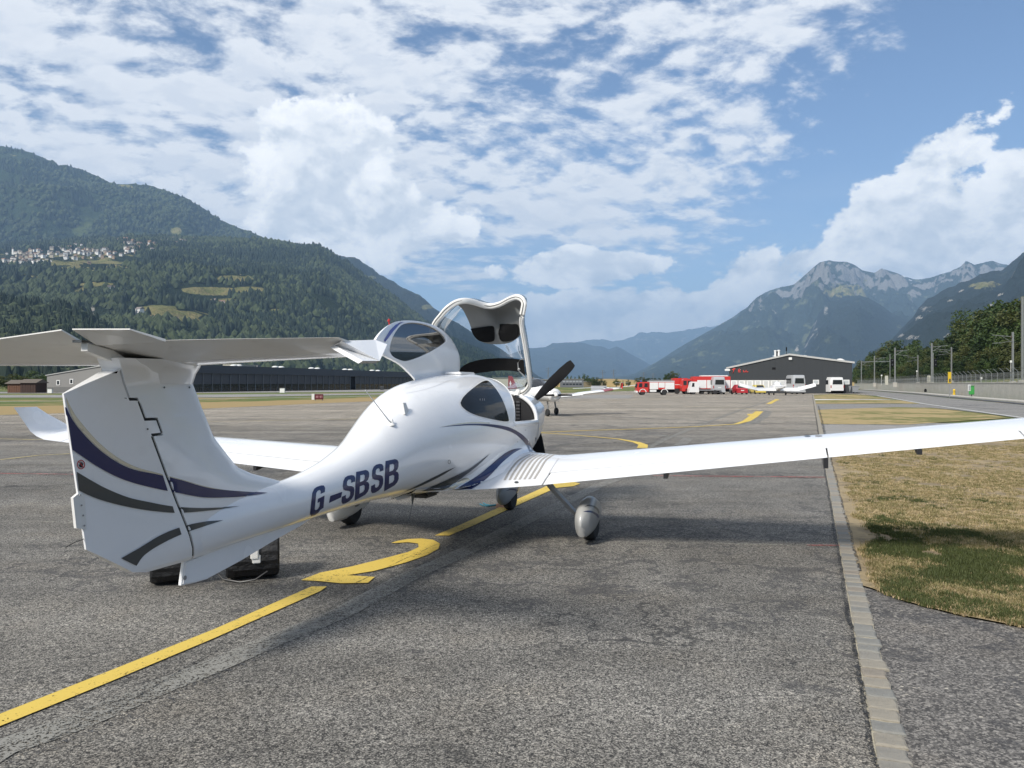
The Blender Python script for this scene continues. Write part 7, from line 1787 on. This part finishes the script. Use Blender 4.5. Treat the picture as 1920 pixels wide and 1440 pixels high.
# beams to the signal
mb = MB(); a = AT(1615, 678, 300); b = AT(1669, 677, 260); mb.tube([a, b], .12, 6); setp(mb.build('signal_gantry_beam', M_GALV), 'thin horizontal beam between masts left of the left railway signal', 'beam')
for px, top, bot, lab in ((1673, 663, 716, 'left railway signal with a dark oval head'), (1754, 661, 716, 'right railway signal with a dark oval head')):
    Yd = 190; p = AT(px, top, Yd); q = AT(px, bot, Yd); t = empty('railway_signal', (p.x, Yd, 0), 0, lab, 'railway signal', 'railway signals')
    mb = MB(); mb.tube([(-.5, .1, q.z), (-.5, .1, p.z)], .07, 6); mb.build('post', M_GALV, t)
    zc = AT(px, 679.5, Yd).z; mb = MB(); mb.box(-.42, .42, -.1, .1, zc - 1.0, zc + 1.0, bev=.09); hd = mb.build('signal_head', M_BLKM, t)
    for dz in (.5, -.5): mb = MB(); mb.lathe([(.16, -.16), (.20, -.1), (.20, 0)], 14, (0, -.02, zc + dz), 'y'); mb.build('lamp_hood', M_GREY, hd)
    mb = MB(); mb.lathe([(.001, 0), (.13, .0), (.13, .01)], 14, (0, -.125, zc + .5), 'y'); mb.build('lens', mat('red_lens', (0.25, 0.03, 0.03), .2), hd)
# cabinets by the track, yellow post, green bin, info board, small hydrant
for px, py0, py1, lab in ((1663, 704, 716, 'pale cabinet beside the track left of centre mast'), (1742.5, 703.5, 712, 'pale cabinet at the foot of the mast with signal')):
    Yd = 185; p = AT(px, py0, Yd); q = AT(px, py1 + 3, Yd); mb = MB(); mb.box(p.x - .32, p.x + .32, Yd, Yd + .4, q.z - .3, p.z, bev=.03); setp(mb.build('track_cabinet', mat('cabinet_cream', (0.48, 0.47, 0.40), .6)), lab, 'cabinet', 'cabinets beside the track')
Yd = 96.5; p = AT(1781, 697, Yd); q = AT(1781, 728, Yd)
t = empty('pipeline_marker', (p.x, Yd, 0), 0, 'yellow marker post standing against the concrete wall', 'marker post')
mb = MB(); mb.box(-.19, .19, 0, .12, 1.78, p.z, bev=.02); mb.build('board', mat('marker_yellow', (0.62, 0.42, 0.03), .5), t)
mb = MB(); mb.box(-.10, .10, .02, .09, 1.9, 2.35); b_ = mb.build('dark_symbol', M_GREY, t); b_.location = (0, -.03, 0)
mb = MB(); mb.tube([(0, .06, 0), (0, .06, 1.78)], .05, 8); mb.build('pole', M_STEEL, t)
g = G(1789, 741.5); t = empty('hydrant', (g.x, g.y, 0), 0, 'small yellow hydrant on the pavement by the wall', 'hydrant')
mb = MB(); mb.lathe([(.20, 0), (.20, .1), (.15, .14), (.16, .62), (.19, .66), (.15, .78), (.05, .84)], 14, (0, 0, .13)); mb.build('barrel', MATS['marker_yellow'], t)
for s in (-1, 1): mb = MB(); mb.lathe([(.06, 0), (.06, .08)], 8, (s * .15 - (.08 if s < 0 else 0), 0, .55), 'x'); mb.build('outlet', M_STEEL, t)
g = G(1823.5, 744.6); t = empty('waste_bin', (g.x, g.y, 0), 0, 'green waste bin against the concrete wall', 'bin')
mb = MB(); mb.box(-.27, .27, 0, .4, .35, 1.42, bev=.05); mb.build('container', mat('bin_green', (0.05, 0.30, 0.07), .5), t); mb = MB(); mb.box(-.3, .3, -.03, .43, 1.425, 1.5, bev=.03); mb.build('lid', MATS['bin_green'], t)
mb = MB(); mb.box(-.04, .04, .15, .25, .1, .35); mb.build('stand', M_GREY, t)
p = AT(1816, 726.5, 95.5); mb = MB(); mb.box(p.x - .16, p.x + .16, 95.3, 95.36, p.z - .38, p.z + .38); o = mb.build('notice_board', M_WFR); setp(o, 'small white notice on the wall beside the green bin', 'notice board')
mb = MB(); mb.box(p.x - .12, p.x + .12, 95.27, 95.298, p.z - .3, p.z + .3); mb.build('printed_sheet', mat('notice_grey', (0.30, 0.32, 0.33), .6), o)
p = AT(1729, 731, 125); mb = MB(); mb.lathe([(.18, 0), (.2, .3), (.12, .5), (.02, .55)], 10, (p.x, 124, p.z - .3)); setp(mb.build('wall_lamp', M_BLKM), 'small black lamp fixed low on the concrete wall', 'lamp')
for px, py, lab in ((1893.5, 677.5, 'tiny round white track sign on the second mast'), (1718, 695.5, 'tiny white track sign beside the thin mast'), (1652, 703.5, 'tiny white track sign near the short mast'), (1838, 708.5, 'tiny white sign on the chain link fence')):
    Yd = 128 if px > 1800 else 200; p = AT(px, py, Yd); mb = MB(); mb.box(p.x - .18, p.x + .18, Yd - .3, Yd - .26, p.z - .18, p.z + .18, bev=.01); mb.tube([(p.x, Yd - .24, p.z + .1), (p.x, Yd - .24, p.z - 2.5)], .03, 5); setp(mb.build('track_sign', M_WFR), lab, 'sign')
# high voltage pylons, distant
M_PYL = mat('pylon_steel', (0.14, 0.15, 0.16), .6)
for px, top, bot, lab in ((1028, 688, 720, 'distant lattice pylon right of the propeller'), (1130, 693, 722, 'distant lattice pylon, left of the pair over the trees'), (1150.5, 692, 722, 'distant lattice pylon, right of the pair over the trees'), (1207, 697, 722, 'distant pylon left above the first fire engine'), (1224.5, 699, 722, 'distant pylon above the first fire engine')):
    Yd = 1300; p = AT(px, top, Yd); t = empty('lattice_pylon', (p.x, Yd, 0), .3, lab, 'pylon', 'high voltage pylons in the valley'); Ht = p.z
    mb = MB()
    for sx in (-1, 1):
        for sy2 in (-1, 1): mb.tube([(sx * 2.0, sy2 * 2.0, 0), (sx * .5, sy2 * .5, Ht * .7), (sx * .15, sy2 * .15, Ht)], .16, 4)
    for k in range(7):
        z0, z1_ = Ht * .1 * k, Ht * .1 * (k + 1); w0, w1 = 2.0 - 1.5 * k / 7, 2.0 - 1.5 * (k + 1) / 7; mb.tube([(-w0, -w0, z0), (w1, -w1, z1_)], .1, 4); mb.tube([(w0, -w0, z0), (-w1, -w1, z1_)], .1, 4)
    mb.build('tower', M_PYL, t)
    for z, w in ((.92, 4.5), (.82, 6.0), (.72, 4.5)): mb = MB(); mb.tube([(-w, 0, Ht * z), (0, 0, Ht * z + .8), (w, 0, Ht * z)], .18, 4); mb.build('cross_arm', M_PYL, t)

# ------------------------------------------------------------------ trees
M_BARK = mat('bark', (0.085, 0.065, 0.045), .95, var=.35, vscale=4, bump=.6, bscale=15)
def crown(seed, n, shape, leaf, m, asp=1.0):
    """crown of leaf faces gathered in clumps through an uneven volume, unit height 1 from z=0 to 1"""
    r = random.Random(seed); V = []; F = []
    clumps = []
    for i in range(46):
        for _ in range(30):
            x, y, z = r.uniform(-1, 1), r.uniform(-1, 1), r.uniform(0, 1)
            if shape == 'round': ok = (x * x + y * y) + ((z - .52) / .50) ** 2 < 1.0
            elif shape == 'tall': ok = (x * x + y * y) < (math.sin(math.pi * min(1, z * .92 + .06)) ** .6) ** 2
            elif shape == 'cone': ok = math.hypot(x, y) < 1.02 - z
            else: ok = True
            if ok: break
        clumps.append((x * .42 * asp, y * .42 * asp, z, r.uniform(.08, .17)))
    for i in range(n):
        cx, cy2, cz, cr = clumps[r.randrange(len(clumps))]
        a, b = r.uniform(0, 6.28), math.acos(r.uniform(-1, 1)); d = cr * r.uniform(.55, 1.05)
        p = Vector((cx + d * math.sin(b) * math.cos(a), cy2 + d * math.sin(b) * math.sin(a), cz + d * .8 * math.cos(b)))
        q = Euler((r.uniform(-1.1, 1.1), r.uniform(-1.1, 1.1), r.uniform(0, 6.28))).to_matrix(); s = leaf * r.uniform(.6, 1.3)
        u, v = q @ Vector((s, 0, 0)), q @ Vector((0, s * .7, 0)); k = len(V)
        V += [p - u, p - v, p + u, p + v]; F.append((k, k + 1, k + 2, k + 3))
    me = meshd('crown', V, F); me.materials.append(m); return me
def trunk_mesh(seed):
    r = random.Random(seed); mb = MB(); mb.tube([(0, 0, -.05), (.01, 0, .2), (-.01, .01, .5), (.01, 0, .85)], [.032, .024, .016, .005], 8)
    for k in range(7):
        a = r.uniform(0, 6.28); z = r.uniform(.25, .6); l = r.uniform(.18, .32); mb.tube([(0, 0, z), (l * .5 * math.cos(a), l * .5 * math.sin(a), z + l * .35), (l * math.cos(a), l * math.sin(a), z + l * .8)], [.012, .008, .003], 6)
    me = bpy.data.meshes.new('trunk'); me.from_pydata(mb.V, [], mb.F); me.polygons.foreach_set('use_smooth', [True] * len(me.polygons)); me.materials.append(M_BARK); return me
M_L1 = leafmat('leaves_dark', (0.034, 0.056, 0.017), .45, .15); M_L2 = leafmat('leaves_mid', (0.060, 0.090, 0.024), .45, .2); M_L3 = leafmat('leaves_olive', (0.080, 0.090, 0.028), .4, .2)
CR = {'round': [crown(1, 5200, 'round', .022, M_L1), crown(2, 5200, 'round', .022, M_L2), crown(3, 5200, 'round', .020, M_L3)], 'tall': [crown(4, 4600, 'tall', .018, M_L2, .5), crown(5, 4600, 'tall', .018, M_L1, .55)], 'cone': [crown(6, 3000, 'cone', .022, M_L1, .6)]}
TK = [trunk_mesh(i) for i in range(3)]
tcount = 0
def tree(x, y, z, h, w, kind, v, label, group, name='tree', cat='tree'):
    global tcount
    t = empty(name, (x, y, z), rng.uniform(0, 6.28), label, cat, group)
    c = bpy.data.objects.new('crown', CR[kind][v % len(CR[kind])]); COL.objects.link(c); c.parent = t; c.location = (0, 0, h * .10); c.scale = (w, w, h * .90)
    k = bpy.data.objects.new('trunk', TK[tcount % 3]); COL.objects.link(k); k.parent = t; k.scale = (h, h, h * .9); tcount += 1
    return t
# wood on the railway bank: skyline rows surveyed left to right
sky = [(1612, 694), (1620, 680), (1632, 668), (1648, 655), (1664, 645), (1680, 640), (1700, 639), (1716, 645), (1730, 655), (1742, 650), (1756, 640), (1770, 638), (1786, 632), (1796, 600), (1803, 583), (1815, 590), (1830, 585), (1845, 588), (1860, 580), (1872, 572), (1885, 566), (1900, 568), (1915, 567), (1935, 560), (1960, 555), (1990, 560)]
desc = ['dark round tree', 'green bushy tree', 'olive tree']
for i, (px, top) in enumerate(sky):
    kind = 'tall' if 1790 < px < 1835 else 'round'
    Yd = float(np.interp(px, [1600, 1700, 1800, 1920, 2000], [430, 310, 240, 185, 175])); x = (px - 960) / FPX * Yd; zb = bankz(x, Yd) - .3; H = AT(px, top, Yd).z - zb
    place = ['lowest, at the hall corner', 'second from the hall corner', 'over the small distant masts', 'over the left signal', 'left part of the round hump', 'top of the round hump', 'right part of the round hump', 'descending from the hump', 'in the dip', 'right of the dip', 'above the right signal', 'left of the yellow marker', 'above the yellow marker', 'leftmost poplar', 'highest poplar', 'right of the highest poplar', 'last poplar', 'above the green bin', 'left of the second mast', 'just left of the second mast', 'behind the second mast', 'right of the second mast', 'behind the thick mast', 'outside the frame edge', 'outside the frame', 'farthest outside the frame'][i]
    tree(x, Yd, zb, H, H * (.75 if kind == 'tall' else .95), kind, i, '%s on the skyline of the railway wood, %s' % (desc[i % 3] if kind == 'round' else 'tall narrow poplar', place), 'skyline trees of the wood behind the railway')
    t_ = COL.objects[-1]
# two rows lower down the bank
for row, (dy, kz) in enumerate(((-14, .72), (-30, .50), (-42, .34))):
    for i in range(24):
        px = 1612 + i * 15.5 + rng.uniform(-5, 5) + row * 6; top = np.interp(px, [s[0] for s in sky], [s[1] for s in sky])
        Yd = float(np.interp(px, [1600, 1700, 1800, 1920, 2000], [430, 310, 240, 185, 175])) + dy * np.interp(px, [1600, 2000], [1.3, .6]); x = (px - 960) / FPX * Yd; zb = bankz(x, Yd) - .3
        tt = 717 - (717 - top) * (kz + rng.uniform(-.06, .06)); H = max(2.2, AT(px, tt, Yd).z - zb)
        v_ = rng.randrange(3); LM = ['by the hall corner', 'behind the small masts', 'behind the left signal', 'under the round hump', 'left of the right signal', 'behind the right signal', 'left of the yellow marker', 'behind the yellow marker', 'under the poplars', 'behind the green bin', 'left of the second mast', 'at the thick mast', 'beyond the frame edge']
        tree(x, Yd, zb, H, H * 1.25, 'round', v_, '%s, %s row of railway wood, %s' % (desc[v_], ('upper', 'middle', 'front')[row], LM[min(12, int((px - 1600) / 27))]), 'trees on the railway bank')
# trees far ahead in the valley
for (px, top, w, kind, Yd) in ((1045, 703, 10, 'round', 420), (1063, 702, 6, 'tall', 450), (1071, 704, 5, 'tall', 450), (1078, 706, 5, 'tall', 450), (1086, 703, 6, 'tall', 450), (1095, 700, 8, 'tall', 440), (1102, 704, 16, 'round', 440), (1112, 707, 22, 'round', 430), (1121, 707, 22, 'round', 420), (1132, 712, 14, 'round', 440), (1156, 710, 14, 'round', 440), (1168, 708, 4, 'cone', 440), (1178, 712, 10, 'round', 440),
                                (1207, 700, 9, 'cone', 420), (1200, 706, 22, 'round', 430), (1218, 708, 26, 'round', 430), (1232, 708, 20, 'round', 430), (1252, 699, 20, 'round', 300), (1264, 695, 26, 'round', 300), (1288, 704, 5, 'cone', 300), (1338, 700, 10, 'cone', 300), (1305, 712, 18, 'round', 330), (1322, 712, 18, 'round', 330),
                                (20, 700, 60, 'round', 175), (60, 696, 60, 'round', 180), (95, 702, 44, 'round', 178), (-30, 694, 60, 'round', 175), (48, 714, 18, 'round', 165), (78, 714, 20, 'round', 165)):
    x = (px - 960) / FPX * Yd; H = AT(px, top, Yd).z; W = w / FPX * Yd
    ww = {'round': .90, 'tall': .5, 'cone': .55}[kind]
    far_l = px < 200
    v_ = rng.randrange(3); kn = {'round': desc[v_], 'tall': 'slim poplar', 'cone': 'pointed conifer'}[kind]
    sz = 'wide' if w > 24 else 'small' if w < 12 else 'middle sized'
    pl = ('behind the brown sheds' if px < 70 else 'beside the grey hall') if far_l else 'right of the propeller' if px < 1085 else 'above the maroon wing tip' if px < 1135 else 'over the glider' if px < 1185 else 'behind the first fire engine' if px < 1240 else 'above the tank fire engine' if px < 1275 else 'behind the long fire engine'
    tree(x, Yd, -.1, H, W / ww, kind, v_, '%s %s far off, %s, %s' % (sz, kn, pl, 'low' if H < 5 else 'high' if H > 7 else 'medium'), 'trees along the valley floor')
# low hedge masses and the brown embankment ahead
V = [AT(1000 + k * 12, 0, 520) for k in range(0)]
mb = MB(); rr = []
for k in range(60):
    x = -20 + k * 6.0; hh = 2.6 + 2.6 * float(vn(np.array([k * .23]), np.array([3.3]))[0]) + (2.0 if 22 < k < 34 else 0)
    rr.append([(x, 455, -.3), (x, 458, hh * .7), (x, 466, hh), (x, 480, hh * .8), (x, 490, -.3)])
mb.loft(rr, closed=False); mb.build('embankment', M_DRY, kind='structure')

# ------------------------------------------------------------------ tell look-alikes apart by their order in view
from collections import defaultdict
same = defaultdict(list)
for o in COL.objects:
    if o.parent is None and o.get('label') and o.get('category') in ('house', 'tree'): same[o['label']].append(o)
for lb, os_ in same.items():
    if len(os_) < 2: continue
    os_.sort(key=lambda o: o.location.x / o.location.y)
    n = len(os_); words = ['left one', 'right one'] if n == 2 else ['left one', 'middle one', 'right one'] if n == 3 else ['first', 'second', 'third', 'fourth', 'fifth', 'sixth', 'seventh', 'eighth'][:n]
    for i, o in enumerate(os_):
        if i < len(words): o['label'] = lb + ', ' + words[i] + (' from left' if n > 3 else '')
